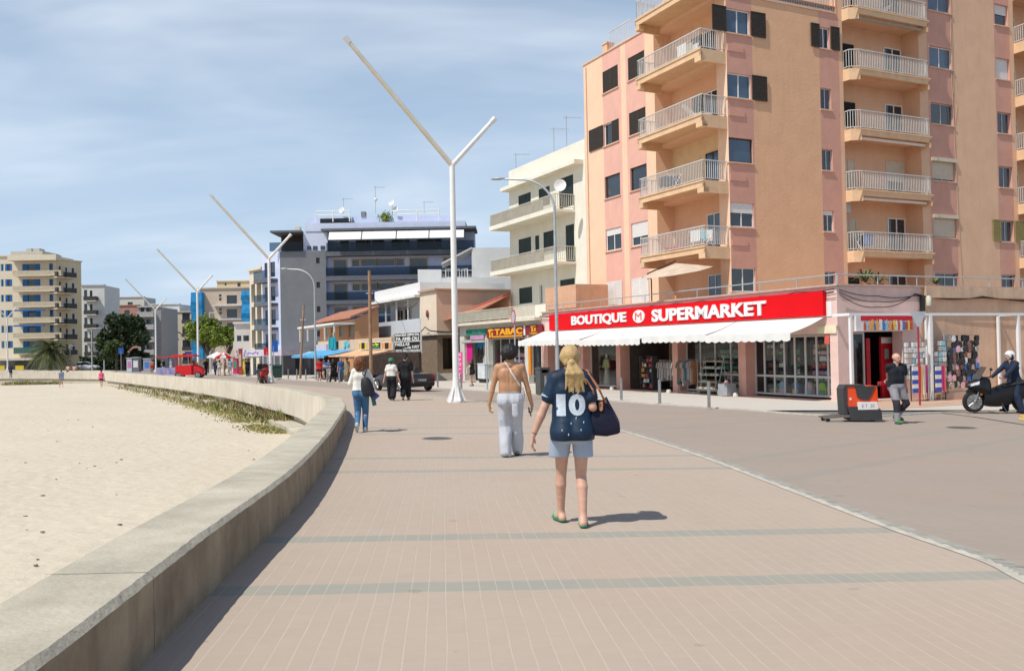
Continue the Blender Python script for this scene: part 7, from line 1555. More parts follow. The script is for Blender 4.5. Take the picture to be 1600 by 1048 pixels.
def car(label, b, rz, paint, roof=True, name='parked_car', group=None):
 L_ = local(b, rz); t = thing(name, label, 'car', b, group); mb = MB()
 S = [(-2.0, .72, .42, .66, .74), (-1.9, .82, .25, .82, .9), (-1.4, .87, .22, .88, .96), (-.4, .88, .2, .88, .93), (.6, .88, .2, .86, .9), (1.3, .86, .22, .80, .84), (1.85, .78, .27, .66, .70), (2.02, .62, .38, .52, .56)]
 loft(mb, [carsec(*s_) for s_ in S], L_); mb.build('body', paint, t, smooth=True)
 if roof:
  mb = MB(); loft(mb, [[(x, -hw, z0), (x, -hw * .82, z1), (x, 0, z1 + .03), (x, hw * .82, z1), (x, hw, z0)] for x, hw, z0, z1 in ((-1.6, .76, .92, 1.0), (-1.15, .8, .92, 1.38), (-.3, .8, .92, 1.45), (.35, .8, .9, 1.38), (.95, .78, .86, .94))], L_); mb.build('cabin_glass', GLASS, t, smooth=True)
  mb = MB(); loft(mb, [[(x, -hw, z), (x, hw, z), (x, hw * .95, z + .05), (x, -hw * .95, z + .05)] for x, hw, z in ((-1.2, .62, 1.36), (-.3, .66, 1.45), (.35, .62, 1.37))], L_); mb.build('roof', paint, t)
 else:
  mb = MB(); mb.prism([L_(.75, -.72, .9), L_(.75, .72, .9), L_(.35, .6, 1.28), L_(.35, -.6, 1.28)], L_(.03, 0, 0) - L_(0, 0, 0)); mb.build('windscreen', GLASS, t)
  for y in (-.38, .38):
   for x in (-.75, .0): mb = MB(); mb.box(L_(x, y, .98), .2, .42, .34, rz); mb.box(L_(x - .04, y, 1.2), .12, .24, .16, rz); mb.build('seat', M('seat_leather', (.10, .09, .085), .6), t)
 for x in (-1.25, 1.28):
  for y in (-.8, .8): wheel(t, L_, x, y, .32, .2)
 for y in (-.66, .66): MB().box(L_(-1.93, y, .74), .10, .26, .14, rz).build('tail_light', M('tail_red', (.5, .01, .01), .3), t); MB().box(L_(1.9, y * .9, .6), .14, .28, .12, rz).build('headlight', WHITE_L, t)
 MB().box(L_(-1.985, 0, .6), .03, .5, .12, rz).build('number_plate', WHITE_L, t); MB().box(L_(-1.95, 0, .36), .12, 1.4, .14, rz).build('bumper', BLK, t); return t
b = G(630, 610); car('dark open topped car parked at the kerb behind the couple walking away', b, math.atan2(.80, -.60), M('dark_car_paint', (.025, .025, .027), .25, .1, 2, spec=.6), roof=False)
b0 = PY(136, 578, 152); car('small white car parked beyond the beach wall near the dark tree', gp(b0.x, b0.y), 0.05, M('white_car_paint', (.6, .62, .64), .3, spec=.6), name='parked_car')
def scooter(label, b, rz, body=None, name='motor_scooter', acc=None):
 L_ = local(b, rz); t = thing(name, label, 'motor scooter', b); BP = body or M('scooter_black', (.010, .010, .012), .35, .2, 3, spec=.35)
 wheel(t, L_, .78, 0, .33, .12, name='front_wheel', spokes=10); wheel(t, L_, -.72, 0, .31, .14, name='rear_wheel', spokes=6)
 el = lambda x, hw, z0, z1: [(x, -hw * .6, z0), (x, -hw, z0 + (z1 - z0) * .35), (x, -hw * .9, z0 + (z1 - z0) * .75), (x, -hw * .4, z1), (x, hw * .4, z1), (x, hw * .9, z0 + (z1 - z0) * .75), (x, hw, z0 + (z1 - z0) * .35), (x, hw * .6, z0)]
 mb = MB(); loft(mb, [el(*s_) for s_ in ((-1.12, .06, .66, .84), (-.95, .16, .48, .92), (-.6, .19, .36, .92), (-.2, .19, .20, .88), (.1, .20, .17, .76), (.35, .22, .18, .66), (.52, .18, .26, .72))], L_); mb.build('rear_fairing', BP, t, smooth=True)
 mb = MB(); loft(mb, [el(*s_) for s_ in ((.28, .12, .45, 1.0), (.42, .24, .46, 1.08), (.62, .27, .60, 1.04), (.82, .2, .70, .96), (.98, .07, .76, .86))], L_); mb.build('front_fairing', BP, t, smooth=True)
 mb = MB(); loft(mb, [el(*s_) for s_ in ((-1.05, .12, .85, .95), (-.75, .2, .84, .97), (-.4, .18, .80, .92), (-.15, .14, .74, .84), (.0, .08, .66, .78))], L_); mb.build('saddle', M('saddle_black', (.03, .028, .028), .7, bump=.003), t, smooth=True)
 mb = MB(); mb.prism([L_(.68, -.2, 1.0), L_(.68, .2, 1.0), L_(.44, .17, 1.38), L_(.44, -.17, 1.38)], L_(.012, 0, .004) - L_(0, 0, 0)); mb.build('windscreen', M('smoked_screen', (.05, .05, .055), .08, spec=.8), t)
 mb = MB(); mb.path([L_(.36, -.36, 1.1), L_(.4, -.1, 1.06), L_(.4, .1, 1.06), L_(.36, .36, 1.1)], .018, 6); mb.build('handlebar', BLK, t)
 for y in (-1, 1):
  mb = MB(); mb.tube(L_(.40, y * .27, 1.08), L_(.42, y * .34, 1.27), .009, n=5); mb.ell(L_(.42, y * .36, 1.31), .03, .075, .05, 8, 5, Matrix.Rotation(rz, 3, 'Z')); mb.build('mirror', BLK, t, smooth=True)
  mb = MB(); mb.tube(L_(.60, y * .09, .78), L_(.78, y * .09, .33), .028, n=8); mb.build('fork_leg', STEEL, t, smooth=True)
 mb = MB(); mb.path([L_(.50, 0, .62), L_(.62, 0, .70), L_(.80, 0, .71), L_(.98, 0, .62)], [.05, .085, .085, .05], 8); mb.build('mudguard', BP, t, smooth=True)
 for y in (-1, 1): MB().prism([L_(.72, y * .235, .86), L_(.93, y * .12, .80), L_(.9, y * .13, .86), L_(.70, y * .225, .96)], L_(0, .01 * y, 0) - L_(0, 0, 0)).build('headlight', M('lamp_clear', (.6, .62, .66), .15, spec=.8), t)
 MB().box(L_(.60, .13, .56), .06, .03, .05, rz).build('indicator', M('orange_lens', (.8, .25, .01), .3), t)
 mb = MB(); mb.tube(L_(-.3, -.2, .32), L_(-.95, -.22, .45), .055, .075, 10); mb.build('exhaust', M('exhaust_dark', (.12, .12, .12), .4, metal=.7), t, smooth=True)
 mb = MB(); mb.tube(L_(.0, .12, .3), L_(-.08, .3, .0), .016, n=5); mb.build('side_stand', BLK, t); mb = MB(); mb.box(L_(-.98, 0, .62), .06, .2, .16, rz); mb.build('tail_light', M('tail_red', (.5, .01, .01)), t)
 return t
SB = G(1561, 643.5, .035); SRZ = math.pi + .02
sc1 = scooter('big black maxi scooter with its rider standing astride at the right edge', SB, SRZ)
scooter('dark scooter parked behind the beach wall just left of the second forked lamp', G(407, 598), 1.9, name='motor_scooter'); scooter('red motorbike parked beside the second forked lamp', G(413, 598.5), 1.7, body=M('bike_red', (.45, .02, .02), .35), name='motor_scooter')
wb = thing('wheelie_bin', 'dark green rubbish container behind the second forked lamp', 'bin', G(430, 592.5)); b = G(430, 592.5)
mb = MB(); mb.box(b + Vector((0, 0, .62)), 1.1, .8, 1.0, .2); mb.build('container', M('bin_green', (.02, .05, .04), .6), wb); mb = MB(); mb.box(b + Vector((0, 0, 1.2)), 1.2, .9, .14, .2); mb.build('lid', M('bin_lid', (.03, .08, .06), .5), wb)
# pallet truck
PB = G(1341, 657.5); L_ = local(PB, -.05); pt = thing('pallet_truck', 'orange red electric pallet truck being pulled by the bald man', 'pallet truck', PB)
OR_ = M('truck_orange', (.78, .075, .015), .35, .05, 3, spec=.5); DG = M('truck_grey', (.045, .047, .05), .5, .1, 5)
mb = MB(); P = [(-.40, .30), (-.40, .86), (-.36, .93), (.40, .93), (.43, .86), (.44, .30)]; mb.prism([L_(x, -.24, zz) for x, zz in P], L_(0, .48, 0) - L_(0, 0, 0)); mb.build('cowling', OR_, pt)
mb = MB(); P = [(-.28, .04), (-.34, .28), (-.36, .40), (.38, .40), (.50, .30), (.52, .04)]; mb.prism([L_(x, -.30, zz) for x, zz in P], L_(0, .60, 0) - L_(0, 0, 0)); mb.build('skirt', DG, pt)
mb = MB(); P = [(-.43, .12), (-.46, .86), (-.40, .96), (.10, .965), (.10, .935), (-.36, .93), (-.36, .12)]; mb.prism([L_(x, -.27, zz) for x, zz in P], L_(0, .54, 0) - L_(0, 0, 0)); mb.build('mast_frame', DG, pt)
mb = MB(); P = [(-.14, .93), (-.1, .66), (.02, .58), (.18, .56), (.36, .93)]; mb.prism([L_(x, -.275, zz) for x, zz in P], L_(0, .034, 0) - L_(0, 0, 0)); mb.build('cover_panel', DG, pt)
mb = MB(); P = [(-.10, .32), (-.10, .52), (.40, .52), (.42, .32)]; mb.prism([L_(x, -.305, zz) for x, zz in P], L_(0, .06, 0) - L_(0, 0, 0)); po = mb.build('label_plate', WHITE_L, pt)
FP_ = Fac(L_(0, -.305, 0), L_(1, 0, 0) - L_(0, 0, 0), (0, -1)); text_obj('lettering', 'E.T. 20', M('label_grey', (.35, .25, .25), .6), FP_, .0, .32, PB.z + .37, PB.z + .46, 0, po, depth=.004, bold=0)
MB().lathe(L_(-.27, -.25, .60), [(.03, -.004), (.03, .004)], 12, Matrix.Rotation(R(90), 3, 'X')).build('lamp', WHITE_L, pt)
for y in (-.2, .2): mb = MB(); mb.prism([L_(-.3, y - .08, .13), L_(-.95, y - .08, .09), L_(-.95, y - .08, .13), L_(-.3, y - .08, .19)], L_(0, .16, 0) - L_(0, 0, 0)); mb.build('fork', M('fork_grey', (.16, .14, .12), .6), pt); mb = MB(); mb.tube(L_(-.85, y - .04, .055), L_(-.85, y + .04, .055), .05, n=12); mb.build('fork_wheel', BLK, pt)
for x, y in ((.3, -.2), (.3, .2), (-.15, -.2), (-.15, .2)): mb = MB(); mb.tube(L_(x, y - .05, .05), L_(x, y + .05, .05), .05, n=12); mb.build('wheel', BLK, pt)
TH = L_(.66, -.1, .98)
mb = MB(); mb.path([L_(.1, -.1, .55), L_(.35, -.1, .86), L_(.58, -.1, .96)], [.035, .03, .03], 8); mb.build('tiller', BLK, pt, smooth=True); mb = MB(); mb.box(L_(.60, -.1, .985), .14, .26, .09, -.05); mb.build('tiller_head', M('tiller_red', (.35, .01, .02), .4), pt)
# tourist train
TBp = G(299, 590.5); L_ = local(TBp, math.pi * .02 + math.pi * 0); tt = thing('tourist_train', 'red road train engine with a canopy roof beside the third forked lamp', 'tourist train', TBp); RR = M('train_red', (.62, .01, .015), .4, .06, 2, spec=.5)
mb = MB(); mb.box(L_(-.5, 0, .75), 1.5, 1.2, .9); mb.build('cab', RR, tt); mb = MB(); loft(mb, [[(x, -.5, .3), (x, -.5, z1), (x, -.25, z1 + .15), (x, .25, z1 + .15), (x, .5, z1), (x, .5, .3)] for x, z1 in ((.25, 1.15), (.8, 1.0), (1.15, .75))], L_); mb.build('bonnet', RR, tt, smooth=True)
mb = MB(); mb.box(L_(-.55, 0, 2.05), 2.4, 1.5, .1); mb.box(L_(-.55, 0, 2.14), 1.9, 1.1, .1); mb.build('canopy', RR, tt)
for x in (-1.2, .2):
 for y in (-.55, .55): MB().tube(L_(x, y, 1.2), L_(x, y, 2.0), .05, n=5).build('roof_post', RR, tt)
for x in (-1.0, .75):
 for y in (-.5, .5): wheel(tt, L_, x, y, .3, .16, spokes=5)
mb = MB(); mb.tube(L_(.55, 0, 1.1), L_(.55, 0, 1.45), .09, .12, 8); mb.build('chimney', M('brass', (.5, .35, .1), .4, metal=.6), tt); MB().box(L_(1.1, .0, .55), .1, .5, .12).build('headlight_bar', WHITE_L, tt)
TB2 = G(268, 588.8); L_ = local(TB2, 0); tw = thing('train_carriage', 'open carriage with a coloured side panel coupled behind the red road train engine', 'carriage', TB2)
mb = MB(); mb.box(L_(0, 0, .6), 2.6, 1.3, .7); mb.build('side_panel', M('carriage_blue', (.12, .14, .42), .6, .4, 2, col2=(.5, .45, .5)), tw); mb = MB(); mb.box(L_(.1, 0, 2.0), 2.8, 1.5, .08); mb.build('roof', RR, tw)
for x in (-1.2, 0, 1.2): MB().tube(L_(x, -.6, .9), L_(x, -.6, 1.98), .04, n=5).build('roof_post', DG, tw)
for x in (-.8, .8): wheel(tw, L_, x, -.55, .28, .14, spokes=5)
# far parasol and kiosks
def parasol(label, px, py, h, r_, mats):
 b = G(px, py); t = thing('parasol', label, 'parasol', b); MB().tube(b, b + Vector((0, 0, h)), .04, n=6).build('pole', WHITEW, t); mb = MB(); n = 12
 for i in range(n):
  a, c = i * math.tau / n, (i + 1) * math.tau / n; mb.mi = i % 2; mb.face([b + Vector((0, 0, h)), b + Vector((r_ * math.cos(a), r_ * math.sin(a), h - .55)), b + Vector((r_ * math.cos(c), r_ * math.sin(c), h - .55))]); mb.face([b + Vector((r_ * math.cos(a), r_ * math.sin(a), h - .55)), b + Vector((r_ * math.cos(c), r_ * math.sin(c), h - .55)), b + Vector((r_ * math.cos(c), r_ * math.sin(c), h - .72)), b + Vector((r_ * math.cos(a), r_ * math.sin(a), h - .72))])
 mb.build('canopy', mats, t)
PW = M('parasol_white', (.7, .68, .64), .8); PR = M('parasol_red', (.60, .02, .03), .8)
parasol('red and white striped parasol in front of the far shops', 350, 586, 2.6, 1.25, [PR, PW]); parasol('plain white parasol just left of the red striped parasol', 340, 584.8, 2.7, 1.2, [PW, PW])
def panelk(label, x0, x1, yt, yb, mat, name='kiosk', cat='kiosk', Y=118, d=.8):
 a = PY(x0, yb, Y); c = PY(x1, yb, Y); zb_ = gz(a.x, a.y); zt_ = PY(x0, yt, Y).z; t = thing(name, label, cat, Vector(((a.x + c.x) / 2, Y, zb_))); Fk = Fac(Vector((a.x, Y, 0)), Vector((1, 0, 0)), (0, -1)); w_ = c.x - a.x
 MB().fbox(Fk, 0, w_, -d, 0, zb_ + .1, zt_).build('panel', mat, t); MB().fbox(Fk, -.05, w_ + .05, -d - .05, .08, zt_ + .002, zt_ + .1).build('roof', M('kiosk_trim', (.5, .5, .52), .7), t); MB().fbox(Fk, w_ * .15, w_ * .85, .002, .02, zb_ + (zt_ - zb_) * .35, zb_ + (zt_ - zb_) * .8).build('poster', PM[hash_(label) % 12], t)
def hash_(s_): return sum(ord(c) * (i + 1) for i, c in enumerate(s_))
panelk('pale blue kiosk panel behind the beach wall, leftmost', 198, 206, 560, 579, M('kiosk_pale', (.5, .58, .62), .7)); panelk('dark glazed kiosk between the two pale kiosk panels', 207, 217, 559, 579, M('kiosk_dark', (.16, .16, .2), .6)); panelk('grey kiosk panel with a pink spot left of the fourth forked lamp', 224, 235, 561, 579, M('kiosk_grey', (.35, .35, .4), .7))
panelk('bright pink display of beach goods before the far shops', 364, 371, 558, 584, M('pink_goods', (.70, .05, .22), .7, .4, 3), 'display_panel', 'display', 100); panelk('red and green totem sign before the far shops', 373, 378, 545, 587, M('totem_red', (.45, .06, .05), .7, .4, 2), 'totem_sign', 'sign', 92, .3); panelk('yellow clothes display under the cream canvas of the corner shops', 378, 383, 561, 583, M('yellow_goods', (.6, .48, .03), .8), 'display_panel', 'display', 98, .3)
for lb, px, py, ht, c_ in (('blue square road sign left of the grey hotel wall', 427, 541, .9, (.01, .09, .36)), ('small red sign beside the blue road sign', 417, 549, .6, (.5, .01, .02)), ('small blue sign on a post by the dark hedge', 189, 548, .8, (.02, .08, .35)), ('round blue sign behind the red tourist train', 294, 553, .6, (.03, .05, .35))):
 Y = 84 if px > 300 else 140; c = PY(px, py, Y); t = thing('road_sign', lb, 'road sign', gp(c.x, c.y)); MB().tube(gp(c.x, c.y), c, .04, n=6).build('post', GALV, t); MB().box(c, ht * 1.0, .05, ht * 1.25).build('plate', M(lb.replace(' ', '_')[:20], c_, .5), t)
for x0, x1, lb in ((-4, 7, 'yellow low hoarding with a red end beyond the beach wall, leftmost'), (24, 37, 'plain yellow low hoarding under the shop canopy beyond the beach wall')):
 a = PY(x0, 577, 158); c = PY(x1, 577, 158); t = thing('low_hoarding', lb, 'barrier', gp(a.x, 158)); Fk = Fac(Vector((a.x, 158, 0)), Vector((1, 0, 0)), (0, -1)); zz = gz(a.x, 158); MB().fbox(Fk, 0, c.x - a.x, -.1, 0, zz, zz + .75).build('panel', M('hoarding_yellow', (.65, .48, .03), .7), t)
# terrace tables of the restaurant
for i in range(3):
 u = FD.u(612 - i * 9, 590, .9); b = FD.at(u, .2 + .3 * i, gz(*FD.at(u, .9, 0).xy) + .03); t = thing('restaurant_table', ('restaurant table nearest the ramp railing', 'middle restaurant table behind the dark car', 'restaurant table closest to the tall wooden pole')[i], 'table', b); MB().tube(b, b + Vector((0, 0, .72)), .05, n=6).build('leg', BLK, t); MB().box(b + Vector((0, 0, .75)), .9, .9, .05).build('table_top', M('table_pale', (.45, .42, .38), .7), t)
# ------------------------------------------------------------------ people
def snet(D, o, h):
 nx, ny, nz = D.shape; S = D < 0
 c = [S[i:nx - 1 + i, j:ny - 1 + j, k:nz - 1 + k] for i in (0, 1) for j in (0, 1) for k in (0, 1)]
 tot = sum(a.astype(np.int8) for a in c); mask = (tot > 0) & (tot < 8)
 I, J, K_ = np.nonzero(mask); n = len(I); idx = -np.ones(mask.shape, np.int64); idx[I, J, K_] = np.arange(n)
 acc = np.zeros((n, 3)); cnt = np.zeros(n); cor = [(i, j, k) for i in (0, 1) for j in (0, 1) for k in (0, 1)]
 for a in cor:
  for ax in range(3):
   if a[ax]: continue
   b = list(a); b[ax] = 1; da = D[I + a[0], J + a[1], K_ + a[2]]; db = D[I + b[0], J + b[1], K_ + b[2]]
   m_ = (da < 0) != (db < 0); t = np.where(m_, da / np.where(da == db, 1, da - db), 0)
   p = np.array(a, float)[None, :].repeat(n, 0); p[:, ax] += t; acc += p * m_[:, None]; cnt += m_
 V = (np.stack([I, J, K_], 1) + acc / cnt[:, None]) * h + np.array(o)
 F_ = []
 for ax in range(3):
  sl0 = [slice(1, s_ - 1) for s_ in D.shape]; sl1 = list(sl0); sl0[ax] = slice(0, D.shape[ax] - 1); sl1[ax] = slice(1, D.shape[ax])
  A = S[tuple(sl0)]; B = S[tuple(sl1)]; m_ = A != B; q = np.argwhere(m_); flip = A[m_]
  off = np.ones(3, int); off[ax] = 0; q = q + off; u, v = [d for d in range(3) if d != ax]
  e = []
  for du, dv_ in ((-1, -1), (0, -1), (0, 0), (-1, 0)):
   r_ = q.copy(); r_[:, u] += du; r_[:, v] += dv_; e.append(idx[r_[:, 0], r_[:, 1], r_[:, 2]])
  Q = np.stack(e, 1)
  if ax == 1: flip = ~flip
  Q[~flip] = Q[~flip][:, ::-1]; F_.append(Q)
 return V, np.concatenate(F_)
def field(prims, h, cuts=(), folds=0, fs=9.0, seed=0, pad=.05, k0=.03):
 P = []
 for p in prims:
  a, b, ra, rb = np.array(p[0], float), np.array(p[1], float), p[2], p[3]; P.append((a, b, ra, rb, p[4] if len(p) > 4 and p[4] is not None else k0, p[5] if len(p) > 5 else 1.0))
 lo = np.min([np.minimum(a, b) - max(ra, rb) for a, b, ra, rb, _, _ in P], 0) - pad; hi = np.max([np.maximum(a, b) + max(ra, rb) for a, b, ra, rb, _, _ in P], 0) + pad
 n = np.ceil((hi - lo) / h).astype(int) + 1; D = np.full(n, .5, np.float64); ax = [lo[i] + h * np.arange(n[i]) for i in range(3)]
 for a, b, ra, rb, k, sy in P:
  R_ = max(ra, rb) + k * 1.5 + 2 * h + .01; l_ = np.minimum(a, b) - R_; u_ = np.maximum(a, b) + R_
  s = [slice(max(0, int((l_[i] - lo[i]) / h)), min(n[i], int((u_[i] - lo[i]) / h) + 2)) for i in range(3)]
  X, Y, Z = np.meshgrid(ax[0][s[0]], ax[1][s[1]], ax[2][s[2]], indexing='ij')
  ay, by = a[1], b[1]; Y2 = (Y - (ay + by) / 2) / sy + (ay + by) / 2 if sy != 1 else Y
  d = b - a; L2 = (d @ d) or 1e-9; t = np.clip(((X - a[0]) * d[0] + (Y2 - a[1]) * d[1] + (Z - a[2]) * d[2]) / L2, 0, 1)
  q = np.sqrt((X - a[0] - t * d[0]) ** 2 + (Y2 - a[1] - t * d[1]) ** 2 + (Z - a[2] - t * d[2]) ** 2) - (ra + t * (rb - ra))
  if sy < 1: q = q * (sy * .5 + .5)
  o = D[tuple(s)]; hh = np.clip(.5 + .5 * (o - q) / k, 0, 1); D[tuple(s)] = o * (1 - hh) + q * hh - k * hh * (1 - hh)
 if folds or cuts:
  X, Y, Z = np.meshgrid(*ax, indexing='ij')
 if folds:
  rg = np.random.RandomState(seed); W = np.zeros_like(D)
  for _ in range(7): f = rg.randn(3) * fs * np.array([1, 1, .55]); W += np.sin(X * f[0] + Y * f[1] + Z * f[2] + rg.rand() * 6.28)
  D += folds * (np.minimum(np.abs(W), 4.5) * .42 - .9)
 for (c, nn) in cuts:
  nn = np.array(nn, float); nn /= np.linalg.norm(nn); D = np.maximum(D, (X - c[0]) * nn[0] + (Y - c[1]) * nn[1] + (Z - c[2]) * nn[2])
 return D, lo, ax
def smesh(name, prims, h, mats, parent, cuts=(), folds=0, fs=9.0, seed=0, mfun=None, k0=.03):
 D, lo, ax = field(prims, h, cuts, folds, fs, seed, k0=k0); V, Q = snet(D, lo, h)
 me = bpy.data.meshes.new(name); me.from_pydata(V.tolist(), [], Q.tolist()); mats = mats if isinstance(mats, (list, tuple)) else [mats]
 for m_ in mats: me.materials.append(m_)
 if mfun: C = V[Q].mean(1); me.polygons.foreach_set('material_index', mfun(C).astype(np.int32))
 me.polygons.foreach_set('use_smooth', [True] * len(Q)); me.update(); o = bpy.data.objects.new(name, me); COL.objects.link(o)
 if parent is not None: o.parent = parent
 o['_s'] = 1; del o['_s']
 return o, (D, lo, h)
def surf_y(fd, x, z, side=-1):
 D, lo, h = fd; i = int(round((x - lo[0]) / h)); k = int(round((z - lo[2]) / h)); i = min(max(i, 0), D.shape[0] - 1); k = min(max(k, 0), D.shape[2] - 1)
 col = D[i, :, k]; idx = np.nonzero(col < 0)[0]
 if len(idx) == 0: return None
 j = idx[0] if side < 0 else idx[-1]; j2 = j - 1 if side < 0 else j + 1; t = col[j] / (col[j] - col[j2]); return lo[1] + h * (j + (j2 - j) * t)
SKIN = M('skin_fair', (.62, .38, .28), .55, .07, 9, spec=.4, col2=(.54, .30, .21)); SKINT = M('skin_tan', (.50, .27, .15), .5, .07, 8, spec=.4, col2=(.42, .215, .115)); SKIND = M('skin_mid', (.40, .23, .15), .55, .1, 8); LIP = M('lip_rose', (.35, .12, .10), .5); EYE = M('eye_dark', (.03, .02, .02), .3)
def V3(*a): return np.array(a, float)
def ik(a, b, l1, l2, pole):
 a = np.array(a, float); b = np.array(b, float); d = b - a; L_ = np.linalg.norm(d); L2_ = min(L_, (l1 + l2) * .999); u = d / L_; x = (l1 * l1 - l2 * l2 + L2_ * L2_) / (2 * L2_); hgt = math.sqrt(max(0, l1 * l1 - x * x)); p = np.array(pole, float); p -= u * (p @ u); p /= np.linalg.norm(p) or 1; return a + u * x + p * hgt
def hand(pr, wr, d, side, s_, nrm=None, curl=.5, skin_r=.0095):
 """wrist, direction of the hand, thumb direction"""
 d = np.array(d, float); d /= np.linalg.norm(d); th = np.array(side, float); th -= d * (th @ d); th /= np.linalg.norm(th); n = np.cross(d, th)
 if nrm is not None and n @ np.array(nrm) < 0: n = -n
 pc = wr + d * .045 * s_
 for q in (-.026, -.009, .009, .026): pr.append((wr + d * .012 * s_ + th * q * .55 * s_, wr + d * .088 * s_ + th * q * s_, .014 * s_, .0125 * s_, .012))
 for q, L_ in zip((.028, .0095, -.0095, -.027), (.068, .076, .071, .055)):
  k0_ = wr + d * .090 * s_ + th * q * s_; c1 = curl * .6; k1 = k0_ + (d * math.cos(c1) + n * math.sin(c1)) * L_ * .45 * s_; c2 = curl * 1.6; k2 = k1 + (d * math.cos(c2) + n * math.sin(c2)) * L_ * .33 * s_; c3 = curl * 2.3; k3 = k2 + (d * math.cos(c3) + n * math.sin(c3)) * L_ * .24 * s_
  pr += [(k0_, k1, skin_r * s_, skin_r * .92 * s_, .004), (k1, k2, skin_r * .92 * s_, skin_r * .85 * s_, .004), (k2, k3, skin_r * .85 * s_, skin_r * .72 * s_, .004)]
 t0 = wr + d * .022 * s_ + th * .022 * s_; t1 = t0 + (d * .6 + th * .65 + n * .25) * .042 * s_; t2 = t1 + (d * .85 + th * .25 + n * .35) * .034 * s_
 pr += [(t0, t1, .015 * s_, .0115 * s_, .01), (t1, t2, .011 * s_, .009 * s_, .004)]
 return pc
def figure(H=1.7, sex='f', feet=None, arms=None, lean=0.0, head=(0, 0), shoulders=None, hands=True, hip=.95, build=1.0, headturn=0.0, face=True, fing=True):
 s_ = H / 1.70; sh = (.148 if sex == 'f' else .185) * s_ * build; J = {}
 hz_ = hip * s_ * .965; lx = lambda z: lean * (z - hz_)
 J['pel'] = V3(0, 0, hz_); J['wa'] = V3(0, lx(1.08 * s_), 1.08 * s_); J['ch'] = V3(0, lx(1.27 * s_), 1.27 * s_); J['shc'] = V3(0, lx(1.40 * s_), 1.405 * s_); J['ne'] = V3(0, lx(1.46 * s_), 1.46 * s_)
 J['hd'] = V3(head[0], lx(1.59 * s_) + .015 + head[1], 1.598 * s_); J['s'] = s_
 pr = []; w_ = build; f = sex == 'f'
 bw = .098 if f else .088
 pr += [(J['pel'] + V3(-.075 * s_, -.01, -.02 * s_), J['pel'] + V3(.075 * s_, -.01, -.02 * s_), .108 * s_ * w_, .108 * s_ * w_, .05, .95), (J['pel'] + V3(-.075 * s_, -.055 * s_, -.035 * s_), J['pel'] + V3(-.072 * s_, -.04 * s_, .02 * s_), bw * s_ * w_, .085 * s_, .04), (J['pel'] + V3(.075 * s_, -.055 * s_, -.035 * s_), J['pel'] + V3(.072 * s_, -.04 * s_, .02 * s_), bw * s_ * w_, .085 * s_, .04)]
 wr_ = (.088 if f else .1) * s_ * w_; wx = (.045 if f else .062) * s_
 pr += [(J['wa'] + V3(-wx, 0, 0), J['wa'] + V3(wx, 0, 0), wr_, wr_, .06, .9), (J['ch'] + V3(-sh * .42, 0, 0), J['ch'] + V3(sh * .42, 0, 0), .105 * s_ * w_, .105 * s_ * w_, .06, .9)]
 for q in (-1, 1):
  pr += [(J['pel'] + V3(q * .06 * s_, 0, .03 * s_), J['wa'] + V3(q * wx, 0, 0), .1 * s_ * w_, wr_, .05, .9), (J['wa'] + V3(q * wx, 0, 0), J['ch'] + V3(q * sh * .45, 0, .02), wr_, .098 * s_ * w_, .05, .9),
               (J['ch'] + V3(q * sh * .45, -.01, .03 * s_), J['shc'] + V3(q * sh * .72, -.005, -.02 * s_), .085 * s_ * w_, .06 * s_, .05, .95), (J['ne'] + V3(q * .03, -.012, .0), J['shc'] + V3(q * sh * .9, 0, -.008 * s_), .042 * s_, .045 * s_, .04)]
  if not f: pr.append((J['ch'] + V3(q * sh * .5, -.05 * s_, .05 * s_), J['ch'] + V3(q * sh * .40, -.055 * s_, -.06 * s_), .05 * s_, .04 * s_, .03))
 pr.append((J['ne'] + V3(0, -.005, -.03 * s_), J['hd'] + V3(0, -.012, -.07 * s_), (.049 if f else .058) * s_, (.046 if f else .056) * s_, .03))
 hd = J['hd']; c_, s2 = math.cos(headturn), math.sin(headturn); T = lambda x, y, z: hd + V3(x * c_ - y * s2, x * s2 + y * c_, z) * s_
 pr += [(T(0, -.015, .03), T(0, .0, .012), .086 * s_, .082 * s_, .03), (T(0, .0, .03), T(0, .012, .02), .084 * s_, .082 * s_, .03), (T(-.02, .045, -.055), T(.02, .045, -.055), .038 * s_, .038 * s_, .03), (T(0, .02, -.02), T(0, .05, -.075), .06 * s_, .032 * s_, .03)]
 if face: pr += [(T(0, .088, .012), T(0, .108, -.022), .008 * s_, .014 * s_, .01), (T(-.078, -.005, -.02), T(-.082, -.012, .012), .014 * s_, .018 * s_, .008), (T(.078, -.005, -.02), T(.082, -.012, .012), .014 * s_, .018 * s_, .008), (T(-.03, .078, .022), T(.03, .078, .022), .014 * s_, .014 * s_, .012), (T(-.014, .092, -.052), T(.014, .092, -.052), .0075 * s_, .0075 * s_, .008)]
 J['T'] = T
 for i, q in ((0, -1), (1, 1)):
  an = np.array(feet[i][0], float) * V3(1, 1, 1); hp_ = J['pel'] + V3(q * .088 * s_, -.005, -.03 * s_); an = an.copy(); an[2] += .085 * s_
  kn = ik(hp_, an, .425 * s_, .405 * s_, feet[i][2] if len(feet[i]) > 2 else (q * .02, 1, 0)); J['hip%d' % i] = hp_; J['kn%d' % i] = kn; J['an%d' % i] = an
  pr += [(hp_, kn, .088 * s_ * w_, .053 * s_ * w_, .012), (kn, kn + (an - kn) * .28 + V3(q * .004, -.014, 0), .050 * s_, .054 * s_ * w_, .008), (kn + (an - kn) * .28 + V3(q * .004, -.014, 0), kn + (an - kn) * .6 + V3(q * .002, -.006, 0), .054 * s_ * w_, .044 * s_ * w_, .008), (kn + (an - kn) * .6 + V3(q * .002, -.006, 0), an, .044 * s_ * w_, .035 * s_, .008)]
